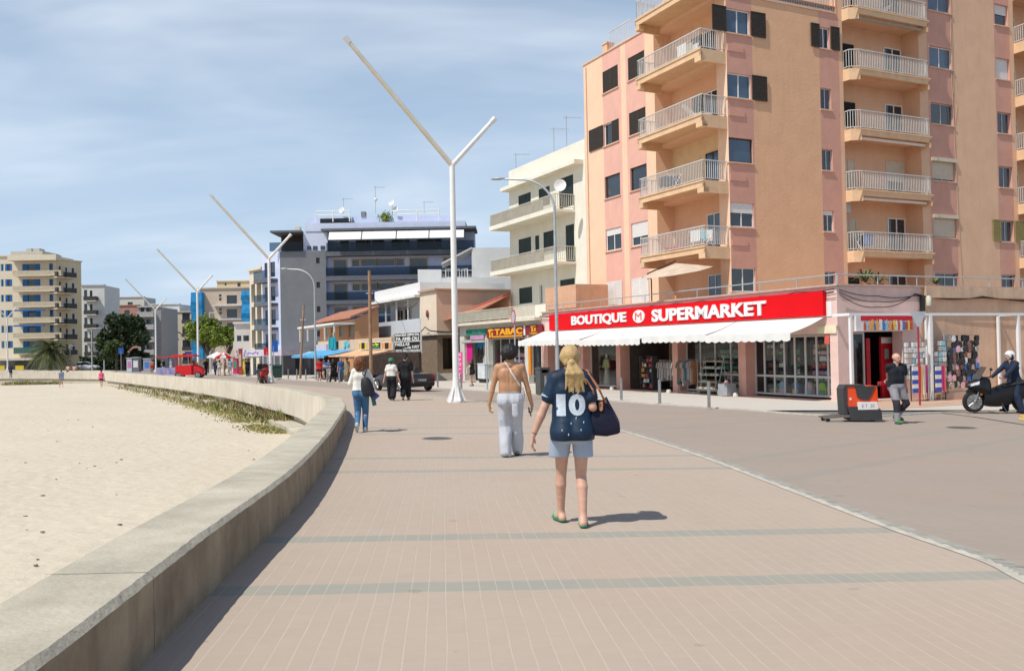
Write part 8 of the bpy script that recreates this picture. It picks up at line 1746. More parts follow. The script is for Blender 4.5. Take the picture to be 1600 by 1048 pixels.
  fd = np.array(feet[i][1], float); fd /= np.linalg.norm(fd); J['fd%d' % i] = fd; he = an + V3(0, 0, -.045 * s_) - fd * .045 * s_; to = he + fd * .205 * s_; J['he%d' % i] = he; J['to%d' % i] = to
  pr += [(he, he + fd * .12 * s_ + V3(0, 0, .012), .033 * s_, .031 * s_, .02), (he + fd * .12 * s_, to, .03 * s_, .018 * s_, .02), (an, he, .036 * s_, .032 * s_, .02)]
  sj = J['shc'] + V3(q * sh, 0, -.012 * s_) + (np.array(shoulders[i]) if shoulders else 0); wrp = np.array(arms[i][0], float); el = ik(sj, wrp, .285 * s_, .25 * s_, arms[i][1]); J['sh%d' % i] = sj; J['el%d' % i] = el; J['wr%d' % i] = wrp
  ar = .048 if f else .056
  pr += [(J['shc'] + V3(q * sh * .6, 0, -.01), sj, .055 * s_, (ar + .004) * s_, .04), (sj, sj + (el - sj) * .5, (ar + .004) * s_ * w_, (ar - .002) * s_ * w_, .02), (sj + (el - sj) * .5, el, (ar - .002) * s_ * w_, .039 * s_, .008), (el, el + (wrp - el) * .3, .039 * s_, .041 * s_, .008), (el + (wrp - el) * .3, wrp, .041 * s_, .026 * s_, .008)]
  hd_ = arms[i][2] if len(arms[i]) > 2 else wrp - el; cu = arms[i][3] if len(arms[i]) > 3 else .45
  if fing: hand(pr, wrp, hd_, arms[i][4] if len(arms[i]) > 4 else (0, 1, 0), s_, nrm=(-q, 0, 0), curl=cu)
  else:
   hd_ = np.array(hd_, float); hd_ /= np.linalg.norm(hd_); pr += [(wrp, wrp + hd_ * .1, .03, .032, .02), (wrp + hd_ * .09, wrp + hd_ * .15, .028, .016, .01)]
 return J, pr
def person_at(label, pos, rz, group=None):
 t = thing('person', label, 'person', pos, group); t.rotation_euler = (0, 0, rz); return t
def limb(J, i, a, b, ra, rb, k=.02):
 P, Q = J[a + str(i)], J[b + str(i)]; return (P, Q, ra, rb, k)
def face_mat(J, sk):
 T = J['T']; s_ = J['s']; e1, e2 = T(-.032, .088, .004), T(.032, .088, .004)
 return lambda C: np.where((np.linalg.norm((C - e1) * [1, .8, 1.5], axis=1) < .014 * s_) | (np.linalg.norm((C - e2) * [1, .8, 1.5], axis=1) < .014 * s_), 1, np.where(np.linalg.norm((C - T(0, .1, -.053)) * [.5, .6, 1.3], axis=1) < .012 * s_, 2, 0))
def shirt(name, J, t, h, mat, sleeve=.5, hem=None, ease=.022, folds=.004, seed=1, body=1.0, flare=0.0, sk=.02, neckz=1.475, sex='f'):
 s_ = J['s']; P = []; sh = abs(J['sh1'][0]); hem = J['pel'][2] - .06 if hem is None else hem; up_ = V3(0, 0, 1)
 zb_ = hem - .08
 for q in (-1, 1):
  P.append((J['pel'] + V3(q * .075 * s_, -.062 * s_, -.04), J['pel'] + V3(q * .07 * s_, -.045 * s_, .03), .102 * s_ + ease, .088 * s_ + ease, .04))
  P += [(J['pel'] + V3(q * .075 * s_, -.03, -.03), V3(q * .085 * s_, J['pel'][1] - .03, zb_), .105 * s_ * body + ease + flare, .10 * s_ * body + ease + flare * 1.2, .05, .95), (J['pel'] + V3(q * .07 * s_, -.02, 0), J['wa'] + V3(q * .06 * s_, 0, 0), .105 * s_ * body + ease, .096 * s_ * body + ease, .05, .92),
              (J['wa'] + V3(q * .06 * s_, 0, 0), J['ch'] + V3(q * sh * .42, 0, 0), .096 * s_ * body + ease, .102 * s_ * body + ease, .05, .92), (J['ch'] + V3(q * sh * .45, -.01, .03 * s_), J['shc'] + V3(q * sh * .72, -.005, -.02 * s_), .088 * s_ * body + ease, .062 * s_ + ease * .6, .05, .95),
              (J['ne'] + V3(q * .035, -.012, -.01), J['shc'] + V3(q * sh * .9, 0, -.008 * s_), .046 * s_ + ease * .4, .048 * s_ + ease * .5, .04)]
 for i in (0, 1):
  a, b = J['sh%d' % i], J['el%d' % i]; w_ = J['wr%d' % i]; q = -1 if i == 0 else 1
  P.append((J['shc'] + V3(q * sh * .6, 0, -.01), a, .058 * s_ + ease * .6, .056 * s_ + ease * .6, .04))
  if sleeve <= 1: e = a + (b - a) * sleeve; P.append((a, e, .056 * s_ + ease * .7, .052 * s_ + ease * (.8 + sleeve * .3), .02))
  else: P += [(a, b, .056 * s_ + ease * .7, .046 * s_ + ease * .5, .02), (b, b + (w_ - b) * min(1, sleeve - 1), .046 * s_ + ease * .5, .032 * s_ + ease * .35, .02)]
 return smesh(name, P, h, mat, t, cuts=[(V3(0, 0, hem), (0, 0, -1)), (V3(0, J['ne'][1], neckz * s_ + .017), (0, .2, 1))], folds=folds, seed=seed, fs=13)
def trousers(name, J, t, h, mat, length=1.0, ank=-.02, ease=.015, folds=.004, seed=2, top=None, hemr=.06, kr=.07, waist=.0):
 s_ = J['s']; P = [(J['pel'] + V3(-.08 * s_, -.012, -.01), J['pel'] + V3(.08 * s_, -.012, -.01), .108 * s_ + ease, .108 * s_ + ease, .05, .96)]; top = J['pel'][2] + .10 if top is None else top
 for q in (-1, 1): P += [(J['pel'] + V3(q * .078 * s_, -.058 * s_, -.035 * s_), J['pel'] + V3(q * .072 * s_, -.04 * s_, .02 * s_), .098 * s_ + ease * .7, .085 * s_ + ease, .04), (J['pel'] + V3(q * .06 * s_, -.01, 0), J['pel'] + V3(q * .055 * s_, -.005, top - J['pel'][2] + .05), .1 * s_ + ease, .094 * s_ + ease + waist, .05, .95)]
 cuts = [(V3(0, 0, top), (0, 0, 1))]
 for i in (0, 1):
  a, b, c = J['hip%d' % i], J['kn%d' % i], J['an%d' % i]
  if length > 1.01 or length == 1.0: P += [(a, b, .092 * s_ + ease, kr * s_ + ease, .012), (b, c + V3(0, 0, ank), kr * s_ + ease, hemr * s_ + ease * .6, .006)]
  else: q = -1 if i == 0 else 1; e = a + (b - a) * length + V3(q * .030, 0, 0); P.append((a + V3(q * .012, 0, 0), e, .093 * s_ + ease * .6, .084 * s_ + ease * .8, .004))
 if length < 1: cuts.append((J['hip0'] + (J['kn0'] - J['hip0']) * length, (0, 0, -1)))
 return smesh(name, P, h, mat, t, cuts=cuts, folds=folds, seed=seed, fs=14, k0=.02)
def shoe(J, i, t, h, mat, name='shoe', sole=None, r_=.043):
 s_ = J['s']; he, to, fd = J['he%d' % i], J['to%d' % i], J['fd%d' % i]
 o, _ = smesh(name, [(he, he + fd * .11 + V3(0, 0, .008), r_ * s_, (r_ - .003) * s_, .02), (he + fd * .1, to, (r_ - .003) * s_, (r_ - .014) * s_, .02), (he + V3(0, 0, .035), he + fd * .04 + V3(0, 0, .04), .04 * s_, .04 * s_, .02)], h, mat, t)
 if sole: smesh('sole', [(he + V3(0, 0, -.018), he + fd * .12 + V3(0, 0, -.018), r_ * s_ * .98, (r_ + .002) * s_, .02), (he + fd * .1 + V3(0, 0, -.018), to + V3(0, 0, -.012), (r_ + .002) * s_, (r_ - .01) * s_, .02)], h, sole, o, cuts=[(he + V3(0, 0, -.015), (0, 0, 1) if abs(fd[2]) < .2 else tuple(np.cross(fd, np.cross((0, 0, 1), fd))))])
 return o
def hairm(name, c1, c2, sz=(1, 1, .12), sc=60):
 if name in MC: return MC[name]
 mt = M(name, c1, .5, .2, 3, spec=.35, col2=c2); nt = mt.node_tree; n = nt.nodes; l = nt.links.new; nz = [q for q in n if q.type == 'TEX_NOISE'][0]; nz.inputs['Scale'].default_value = sc
 mp = n.new('ShaderNodeMapping'); mp.inputs['Scale'].default_value = sz; tcn = [q for q in n if q.type == 'TEX_COORD'][0]; l(tcn.outputs['Object'], mp.inputs[0]); l(mp.outputs[0], nz.inputs[0])
 bp = n.new('ShaderNodeBump'); bp.inputs['Distance'].default_value = .006; l(nz.outputs[0], bp.inputs['Height']); l(bp.outputs[0], n['Principled BSDF'].inputs['Normal']); return mt
# ---- the blonde woman
h1 = .0085; WB_ = G(896, 820); rz0 = .04
S1 = 1.72
pw1 = person_at('blonde woman walking away in a navy jersey with number 10 and pale blue shorts', WB_, rz0)
J, pr = figure(S1, 'f', feet=[((-.10, .20, .0), (-.28, 1, 0)), ((.085, -.09, .0), (.12, 1, .0))], arms=[((-.37, .02, .87), (-.25, -1, -.1), (-.16, .05, -1), .5, (.2, 1, 0)), ((.19, .18, 1.13), (.12, -1, -.4), (.0, .7, .5), 1.0, (-1, .3, .3))], build=.97, lean=-.01)
smesh('body', pr, .0075, [SKIN, EYE, LIP], pw1, mfun=face_mat(J, 0))
NAVY = M('jersey_navy', (.004, .014, .034), .5, .3, 4, .002, 300, spec=.35, col2=(.006, .032, .075)); so_, sfd = shirt('jersey', J, pw1, .0085, NAVY, sleeve=.66, hem=.815 * S1 / 1.7, ease=.018, folds=.008, seed=4, flare=.004, body=.98)
JW = M('jersey_white', (.55, .62, .70), .5, .08, 30); JG = M('jersey_green', (.05, .4, .25), .5)
def on_back(name, body_, x0, x1, z0, z1, mat, par, bold=.03):
 cu = bpy.data.curves.new('c', 'FONT'); cu.body = body_; cu.size = 1; cu.offset = bold; cu.resolution_u = 4; tt_ = bpy.data.objects.new('t', cu); COL.objects.link(tt_); bpy.context.view_layer.update()
 me = bpy.data.meshes.new_from_object(tt_.evaluated_get(bpy.context.evaluated_depsgraph_get())); bpy.data.objects.remove(tt_)
 import bmesh
 bm = bmesh.new(); bm.from_mesh(me)
 for _ in range(2): bmesh.ops.subdivide_edges(bm, edges=[e for e in bm.edges if e.calc_length() > .08], cuts=1, use_grid_fill=False); bmesh.ops.triangulate(bm, faces=bm.faces)
 X = [v.co.x for v in bm.verts]; Y = [v.co.y for v in bm.verts]; mnx, mxx, mny, mxy = min(X), max(X), min(Y), max(Y)
 for v in bm.verts:
  x = x0 + (x1 - x0) * (v.co.x - mnx) / (mxx - mnx); z = z0 + (z1 - z0) * (v.co.y - mny) / (mxy - mny); y = surf_y(sfd, x, z); v.co = (x, (y if y is not None else -.1) - .0045, z)
 bm.to_mesh(me); bm.free(); me.materials.clear(); me.materials.append(mat); me.name = name; o = bpy.data.objects.new(name, me); COL.objects.link(o); o.parent = par
zz = S1 / 1.7
on_back('jersey_number', '1', -.150, -.065, 1.05 * zz, 1.255 * zz, JW, so_, .07); on_back('jersey_number', '0', -.035, .125, 1.05 * zz, 1.255 * zz, JW, so_, .05); on_back('jersey_name', 'ECH', .03, .12, 1.272 * zz, 1.304 * zz, JW, so_, .01)
for x, z in ((-.11, .93), (-.02, .99), (.07, .93), (.1, 1.0), (-.05, .89), (.03, 1.04)):
 y = surf_y(sfd, x, z); mb = MB(); mb.face([(x - .005, y - .004, z - .01), (x + .004, y - .004, z - .008), (x + .006, y - .004, z + .01), (x - .003, y - .004, z + .012)]); me_ = mb.build('jersey_fleck', JW, None); me_.parent = so_; me_.location = me_.location
for i, cs in ((0, 1), (1, 1)):
 a, b = J['sh%d' % i], J['el%d' % i]; e = a + (b - a) * .66; u = (b - a) / np.linalg.norm(b - a)
 smesh('sleeve_cuff', [(e - u * .03, e + u * .004, .0725, .074, .01)], .006, JW, so_, cuts=[(e + u * .004, u), (e - u * .010, -u)]); smesh('sleeve_cuff', [(e - u * .05, e - u * .01, .0718, .0732, .01)], .006, JG, so_, cuts=[(e - u * .0125, u), (e - u * .022, -u)])
trousers('shorts', J, pw1, .0085, M('shorts_blue', (.36, .43, .54), .85, .06, 9), length=.60, ease=.014, folds=.006, seed=7, kr=.095, top=.93)
T = J['T']; BL = hairm('blonde_hair', (.62, .45, .22), (.36, .22, .08), sz=(1, 1, .10), sc=90)
hp = [(T(0, -.02, .03), T(0, -.005, .025), .093, .089, .02), (T(0, -.05, .0), T(0, -.06, -.03), .07, .055, .02), (T(-.04, -.02, .0), T(-.03, -.05, -.045), .065, .045, .02), (T(.04, -.02, .0), T(.03, -.05, -.045), .065, .045, .02)]
smesh('hair', hp, .006, BL, pw1, cuts=[(T(0, .035, 0), (0, 1, -.35))], folds=.0015, fs=40, seed=3)
pt_ = [(T(0, -.105, -.025), T(0, -.135, -.05), .03, .034, .015)]
rnd = random.Random(6)
for i in range(15):
 q = (i - 7) / 7; pt_ += [(T(q * .02, -.13, -.045), T(q * .065 + .02, -.15 - .02 * rnd.random(), -.15), .014, .022, .012), (T(q * .065 + .02, -.155, -.15), T(q * .09 + .03 + rnd.uniform(-.015, .015), -.135, -.25 - rnd.uniform(0, .06) - .04 * (1 - q * q)), .022, .006, .010)]
smesh('ponytail', pt_, .0055, BL, pw1, folds=.0015, fs=50, seed=5); smesh('hair_tie', [(T(0, -.108, -.03), T(0, -.116, -.035), .034, .036, .01)], .005, M('tie_brown', (.15, .08, .05), .7), pw1, cuts=[(T(0, -.1205, -.038), (0, -.8, -.5)), (T(0, -.106, -.028), (0, .8, .5))])
GRN = M('slide_green', (.01, .20, .11), .55, .1, 5); LGR = M('slide_stripe', (.35, .62, .42), .6)
for i in (0, 1):
 he, to, fd = J['he%d' % i], J['to%d' % i], J['fd%d' % i]; z_ = he[2] - .05
 o, _ = smesh('slide_sandal', [(he - fd * .0, he + fd * .13, .046, .05, .02), (he + fd * .12, to + fd * .01, .05, .043, .02)], .006, GRN, pw1, cuts=[(V3(0, 0, he[2] - .018), (0, 0, 1))])
 smesh('strap', [(he + fd * .12 + V3(0, 0, .012), he + fd * .165 + V3(0, 0, .004), .047, .043, .01)], .005, [GRN, LGR], o, cuts=[(he + fd * .115, -fd), (he + fd * .175, fd)], mfun=lambda C, he=he, fd=fd: ((((C - he) @ fd) * 70) % 1 < .45).astype(int))
e_, w__ = J['el0'], J['wr0']; u = (w__ - e_) / np.linalg.norm(w__ - e_); smesh('bracelet', [(w__ - u * .03, w__ - u * .022, .0285, .0285, .005)], .004, M('bracelet_dark', (.06, .02, .02), .5), pw1, cuts=[(w__ - u * .02, u), (w__ - u * .032, -u)])
# her bag
M3 = Matrix.Rotation(rz0, 3, 'Z'); Lw = lambda x, y, z: Vector(WB_) + M3 @ Vector((x, y, z))
bgt = thing('shoulder_bag', 'dark navy folding tote bag with tan straps on the blonde woman\'s right shoulder', 'bag', Lw(.33, .0, .86)); BAGM = M('bag_navy', (.007, .007, .024), .5, .25, 6, .003, 25, spec=.3)
mb = MB(); secs = []
for z, hw, hy in ((.855, .12, .075), (.87, .145, .085), (.94, .148, .09), (1.03, .12, .07), (1.11, .09, .045), (1.165, .075, .02), (1.175, .07, .012)):
 cx = .275 + (1.175 - z) * .16 ; secs.append([(cx - hw, -hy * .4, z + .03), (cx - hw * .92, -hy, z + .01), (cx, -hy * 1.15, z), (cx + hw * .92, -hy, z + .02), (cx + hw, -hy * .4, z + .055), (cx + hw, hy * .4, z + .055), (cx + hw * .92, hy, z + .02), (cx, hy * 1.15, z), (cx - hw * .92, hy, z + .01), (cx - hw, hy * .4, z + .03)])
loft(mb, secs, Lw); mb.build('bag_body', BAGM, bgt, smooth=True); TANL = M('strap_tan', (.42, .17, .08), .55)
sx_ = float(J['sh1'][0]); sz_ = float(J['sh1'][2])
for y, dx in ((-.05, 0), (.045, .02)):
 mb = MB(); mb.path([Lw(.225, y * .6 - .03, 1.17), Lw(.20 + dx * .3, y * 1.4 - .055, 1.30), Lw(sx_ - .035 + dx, y * .8 - .02, sz_ + .045), Lw(sx_ + .005 + dx, y * .3, sz_ + .085), Lw(sx_ + .035 + dx, y * .8 - .045, sz_ + .03), Lw(.26 + dx, y * 1.3 - .055, 1.30), Lw(.33, y * .6 - .03, 1.175)], .0095, 7); mb.build('strap', TANL, bgt, smooth=True)
mb = MB(); mb.prism([Lw(.26, -.055, 1.185), Lw(.30, -.055, 1.19), Lw(.298, -.07, 1.11), Lw(.28, -.074, 1.095), Lw(.262, -.07, 1.11)], M3 @ Vector((0, -.006, 0))); mb.build('flap', TANL, bgt)
# ---- the shirtless man
MB2 = G(799, 713); pm1 = person_at('shirtless dark haired man walking away in loose pale grey trousers', MB2, -.03)
J, pr = figure(1.80, 'm', feet=[((-.09, -.05, 0), (-.25, 1, 0)), ((.10, .24, 0), (.12, 1, 0))], arms=[((-.355, .02, .86), (-.5, -1, 0), (.1, .12, -1), .7), ((.36, .10, .83), (.6, -1, 0), (-.08, .25, -1), 1.0)], build=1.0, lean=.0)
s_ = J['s']; pr += [(J['wa'] + V3(q * .028, -.075, -.05), J['ch'] + V3(q * .032, -.085, .08), .03, .03, .02) for q in (-1, 1)] + [(J['ch'] + V3(q * .07, -.075, .09), J['ch'] + V3(q * .10, -.08, -.03), .03, .022, .015) for q in (-1, 1)]
o, bfd = smesh('body', pr, .0095, [SKINT, EYE, LIP], pm1, mfun=face_mat(J, 0))
GT = M('trouser_grey', (.50, .52, .56), .9, .05, 6, .002, 60); trousers('trousers', J, pm1, .010, GT, length=1.0, ease=.024, folds=.012, seed=12, hemr=.070, kr=.080, top=J['pel'][2] + .075, waist=-.012)
smesh('waistband', [(J['pel'] + V3(-.06, -.005, .085), J['pel'] + V3(.06, -.005, .085), .122, .122, .03, .95)], .009, M('waist_band', (.30, .34, .34), .8, .3, 40), pm1, cuts=[(V3(0, 0, J['pel'][2] + .10), (0, 0, 1)), (V3(0, 0, J['pel'][2] + .073), (0, 0, -1))])
smesh('pocket', [(J['pel'] + V3(.08, -.17, -.12), J['pel'] + V3(.085, -.15, -.26), .052, .055, .02, .35)], .009, GT, pm1)
T = J['T']; BH = hairm('black_hair', (.022, .018, .016), (.008, .007, .007), sz=(1, 1, 1), sc=70)
smesh('hair', [(T(0, -.02, .05), T(0, .0, .06), .124, .118, .03), (T(-.05, -.05, .02), T(.05, -.05, .02), .09, .09, .03), (T(0, -.06, -.01), T(0, -.055, -.035), .07, .055, .02), (T(-.05, .0, .07), T(.05, .01, .075), .075, .075, .03)], .008, BH, pm1, cuts=[(T(0, .055, 0), (0, 1, -.5))], folds=.005, fs=55, seed=8)
for i in (0, 1): shoe(J, i, pm1, .008, M('sandal_grey', (.16, .14, .13), .7, .3, 20, col2=(.4, .36, .33)), sole=M('sole_dark', (.05, .045, .045), .8))
M3b = Matrix.Rotation(-.03, 3, 'Z'); Lm = lambda x, y, z: Vector(MB2) + M3b @ Vector((x, y, z))
cb_ = thing('crossbody_bag', 'small white crossbody bag on a white strap worn by the shirtless man', 'bag', Lm(.2, -.02, 1.03)); SW = M('strap_white', (.68, .67, .64), .7)
mb = MB(); n_ = 16; top_ = None; P = []
for i in range(n_ + 1):
 f = i / n_; x = -.085 + f * .255; z = 1.50 * s_ - f * .40 * s_; y = surf_y(bfd, x, z); P.append((x, (y if y is not None else -.06) - .004, z))
for i in range(n_): a, b = P[i], P[i + 1]; mb.face([Lm(a[0] - .007, a[1], a[2] - .008), Lm(b[0] - .007, b[1], b[2] - .008), Lm(b[0] + .008, b[1] - .002, b[2] + .008), Lm(a[0] + .008, a[1] - .002, a[2] + .008)])
mb.build('strap', SW, cb_); mb = MB(); mb.box(Lm(.205, -.02, 1.03), .045, .13, .20, -.03); mb.box(Lm(.232, -.02, 1.02), .014, .10, .12, -.03); mb.build('bag_body', M('bag_pale_mesh', (.48, .46, .47), .8, .3, 30), cb_)
ph_ = thing('phone', 'dark phone held in the shirtless man\'s right hand', 'phone', Lm(.33, .12, .72)); mb = MB(); R3 = M3b @ Matrix.Rotation(R(25), 3, 'X') @ Matrix.Rotation(R(-15), 3, 'Y'); mb.box(Lm(float(J['wr1'][0]) - .042, float(J['wr1'][1]) + .035, float(J['wr1'][2]) - .105), .012, .075, .15, R3=R3); mb.build('case', BLK, ph_)
mb = MB(); mb.box(Lm(float(J['wr1'][0]) - .035, float(J['wr1'][1]) + .035, float(J['wr1'][2]) - .105), .003, .066, .14, R3=R3); mb.build('screen', GLASS, ph_)
# ---- generic lower detail people
def simple(label, pos, rz, H, sex, feet, arms, skin, top, bottom, hair, shoe_m, sleeve=.5, length=1.0, h=.013, group=None, hem=None, ease=.02, bease=.014, hairp='short', build=1.0, lean=0, headturn=0, hemr=.06, kr=.07, folds=.004, face=False, ank=-.02, head=(0, 0), bottop=None, body=1.0, fing=False, hip=.95, flare=0, bfolds=.004):
 t = person_at(label, pos, rz, group); J, pr = figure(H, sex, feet, arms, lean=lean, build=build, headturn=headturn, face=face, fing=fing, head=head, hip=hip)
 smesh('body', pr, h if not fing else min(h, .010), [skin, EYE, LIP], t, mfun=face_mat(J, 0) if face else None)
 if top: shirt('shirt', J, t, h, top, sleeve=sleeve, hem=hem, ease=ease, folds=folds, seed=3, body=body, flare=flare)
 if bottom: trousers('trousers' if length == 1.0 else 'shorts', J, t, h, bottom, length=length, ease=bease, hemr=hemr, kr=kr, top=bottop, folds=bfolds, ank=ank)
 T = J['T']
 if hair and hairp == 'short': smesh('hair', [(T(0, -.02, .04), T(0, .005, .04), .10, .095, .03), (T(0, -.05, 0), T(0, -.055, -.03), .07, .055, .02)], h * .8, hair, t, cuts=[(T(0, .05, 0), (0, 1, -.5))], folds=.002, fs=40)
 if hair and hairp == 'long': smesh('hair', [(T(0, -.02, .04), T(0, .005, .04), .104, .10, .03), (T(-.04, -.05, 0), T(-.05, -.06, -.14), .075, .05, .03), (T(.04, -.05, 0), T(.05, -.06, -.14), .075, .05, .03)], h * .8, hair, t, cuts=[(T(0, .05, 0), (0, 1, -.4))], folds=.004, fs=40)
 if hair and hairp == 'curly': smesh('hair', [(T(0, -.025, .03), T(0, .0, .035), .128, .12, .03), (T(-.05, -.05, -.02), T(-.055, -.06, -.13), .09, .07, .03), (T(.05, -.05, -.02), T(.055, -.06, -.13), .09, .07, .03)], h * .7, hair, t, cuts=[(T(0, .06, 0), (0, 1, -.4))], folds=.009, fs=60)
 if shoe_m:
  for i in (0, 1): shoe(J, i, t, h * .9, shoe_m, r_=.046)
 return t, J
A_ = lambda x, y, z, p=(0, -1, 0), *r_: ((x, y, z), p) + tuple(r_)
stand = [((-.09, 0, 0), (-.15, 1, 0)), ((.09, .02, 0), (.15, 1, 0))]; walk = [((-.08, .24, 0), (-.1, 1, 0)), ((.08, -.16, .03), (.1, 1, -.25))]; walk2 = [((-.08, -.18, .04), (-.1, 1, -.3)), ((.08, .22, 0), (.1, 1, 0))]
hang = [A_(-.30, .03, .83, (-.4, -1, 0)), A_(.30, .05, .83, (.4, -1, 0))]; swing = [A_(-.27, -.14, .86, (-.3, -1, 0)), A_(.27, .22, .9, (.3, -1, 0))]; bent = [A_(-.16, .26, 1.12, (-1, -.6, -.4)), A_(.16, .26, 1.12, (1, -.6, -.4))]
WTOP = M('top_white', (.68, .66, .60), .85, .06, 6); JEANS = M('jeans_blue', (.035, .11, .23), .85, .3, 5, col2=(.10, .22, .38)); BLKC = M('cloth_black', (.012, .012, .014), .85, .3, 6); NAVC = M('cloth_navy', (.012, .022, .05), .8, .2, 5)
AUB = hairm('auburn_hair', (.22, .085, .025), (.08, .025, .01), sz=(1, 1, 1), sc=60); BRH = hairm('brown_hair', (.07, .04, .025), (.03, .018, .01), sz=(1, 1, 1), sc=60); GRH_ = hairm('grey_hair', (.35, .33, .3), (.18, .17, .16), sz=(1, 1, 1), sc=60)
pj = G(565, 674.5); tj, J = simple('woman with curly auburn hair walking by the wall in white top and blue jeans', pj, .06, 1.64, 'f', [((-.075, -.20, .09), (-.12, .75, -.75)), ((.075, .04, 0), (.15, 1, 0))], [A_(-.17, .22, 1.08, (-.35, -1, -.3)), A_(.19, .26, 1.12, (.35, -1, -.3))], SKIN, WTOP, JEANS, AUB, M('trainer_white', (.6, .58, .55), .7, .2, 12), sleeve=1.85, h=.0115, hairp='curly', ease=.018, bease=.013, kr=.062, hemr=.048, bfolds=.002, hem=.93, folds=.005, fing=True, build=1.02)
Mj = Matrix.Rotation(.06, 3, 'Z'); Lj = lambda x, y, z: Vector(pj) + Mj @ Vector((x, y, z))
bk = thing('backpack', 'black backpack hanging from one shoulder of the curly haired woman', 'backpack', Lj(.17, -.2, .85)); mb = MB(); secs = []
for z, hw, hy in ((.80, .09, .05), (.83, .135, .085), (.95, .15, .1), (1.08, .13, .085), (1.18, .10, .055), (1.22, .05, .03)): cx = .20 - (z - .8) * .18; secs.append([(cx + hw * math.cos(q), -.20 + hy * math.sin(q), z) for q in [i * math.tau / 10 for i in range(10)]])
loft(mb, secs, Lj); mb.build('bag_body', M('bag_black', (.016, .018, .022), .6, .3, 8, .004, 20), bk, smooth=True); mb = MB(); mb.path([Lj(.10, -.20, 1.2), Lj(.13, -.16, 1.32), Lj(.145, -.05, 1.41), Lj(.15, .06, 1.30)], .014, 6); mb.build('strap', BLK, bk); mb = MB(); mb.path([Lj(.16, -.24, 1.18), Lj(.06, -.17, 1.30), Lj(.075, -.10, 1.37)], .012, 6); mb.build('strap', BLK, bk)
jk = thing('jacket', 'blue and grey green jacket hanging below the black backpack', 'jacket', Lj(.27, -.12, .66)); mb = MB(); mb.prism([Lj(.24, -.16, .95), Lj(.36, -.14, .86), Lj(.42, -.12, .80), Lj(.33, -.14, .72), Lj(.26, -.16, .78)], (.0, .06, 0)); mb.build('jacket_body', M('jacket_violet', (.08, .09, .34), .8, .2, 9), jk); mb = MB(); mb.prism([Lj(.20, -.17, .84), Lj(.31, -.15, .80), Lj(.35, -.14, .60), Lj(.27, -.15, .58), Lj(.24, -.17, .74)], (.0, .05, 0)); mb.build('sleeve', M('jacket_teal', (.06, .14, .15), .8, .2, 9), jk)
CAPG = M('cap_green', (.02, .22, .14), .7, .3, 20)
p3 = G(612, 625.5); t3, J = simple('woman walking away in a green cap, white tee and long black skirt trousers', p3, -.05, 1.66, 'f', walk, hang, SKIN, WTOP, BLKC, None, M('shoe_tan', (.25, .17, .10), .7), sleeve=.55, h=.015, hem=.98, ease=.026, bease=.022, kr=.10, hemr=.11, ank=.06)
T = J['T']; smesh('cap', [(T(0, -.01, .05), T(0, .005, .05), .108, .104, .03), (T(0, .08, .03), T(0, .14, .02), .05, .045, .03, 1)], .012, CAPG, t3, cuts=[(T(0, 0, .01), (0, 0, -1))]); smesh('hair', [(T(0, -.03, .0), T(0, -.05, -.05), .085, .06, .03)], .012, BRH, t3)
p4 = G(634, 625); t4, J = simple('tall man walking away all in black beside the woman in the green cap', p4, -.02, 1.83, 'm', walk2, hang, SKIN, BLKC, BLKC, BRH, M('shoe_tan2', (.22, .16, .11), .7), sleeve=.8, h=.016, hem=.80, ease=.035, bease=.026, kr=.09, hemr=.085, ank=.10)
T = J['T']; smesh('cap', [(T(0, -.01, .05), T(0, .005, .05), .108, .104, .03)], .012, BLKC, t4, cuts=[(T(0, 0, .02), (0, 0, -1))])
# ---- the bald man with the truck (facing the camera, coming forward)
p5 = G(1402, 661); t5 = person_at('bald man in black tee and grey work trousers pulling the pallet truck', p5, math.pi + .12)
# facing camera: local +x is towards the left of the picture
hx = Vector(TH) - Vector(p5); Mi = Matrix.Rotation(-(math.pi + .12), 3, 'Z'); hl = Mi @ hx
J, pr = figure(1.76, 'm', [((-.10, -.20, .10), (-.5, 1, -.3), (-1, .9, 0)), ((.09, .16, 0), (.2, 1, 0))], [((-.34, -.10, .88), (-.6, -1, 0), (-.1, .1, -1), .6), ((float(hl.x) - .04, float(hl.y) + .10, float(hl.z) + .08), (.2, -1, -.6), (1, .1, -.35), 1.0, (0, .4, 1))], build=1.06, headturn=.35, lean=.03)
o, _ = smesh('body', pr, .0095, [SKIN, EYE, LIP], t5, mfun=face_mat(J, 0))
shirt('shirt', J, t5, .011, M('tee_black', (.012, .014, .022), .8, .2, 6), sleeve=.6, hem=.92, ease=.022, folds=.006, body=1.05, seed=5)
GW = M('work_grey', (.26, .25, .27), .85, .1, 6); GK = M('work_knee', (.03, .028, .035), .85); kz = float(J['kn1'][2])
def two_tone(J, t):
 s_ = J['s']; o, _ = trousers('trousers', J, t, .011, GW, length=1.0, ease=.018, folds=.006, seed=6, hemr=.058, kr=.066); return o
ot = two_tone(J, t5); me = ot.data; me.materials.append(GK)
co_n = np.empty(len(me.vertices) * 3); me.vertices.foreach_get('co', co_n); co_n = co_n.reshape(-1, 3); fi = np.array([p.center[:] for p in me.polygons]); me.polygons.foreach_set('material_index', ((fi[:, 2] < kz + .10) & (fi[:, 2] > kz - .22)).astype(np.int32)); me.update()
SG_ = M('shoe_green', (.05, .5, .06), .6, .4, 25, col2=(.03, .03, .03))
for i in (0, 1): shoe(J, i, t5, .009, SG_, sole=M('sole_dark', (.05, .045, .045)), r_=.05)
w_ = J['wr1']; smesh('glove', [(w_ - V3(.03, 0, -.01), w_ + V3(.0, 0, 0), .036, .034, .01), (w_, w_ + V3(.06, .0, -.025), .036, .040, .02)], .008, M('glove_grey', (.12, .14, .15), .8), t5)
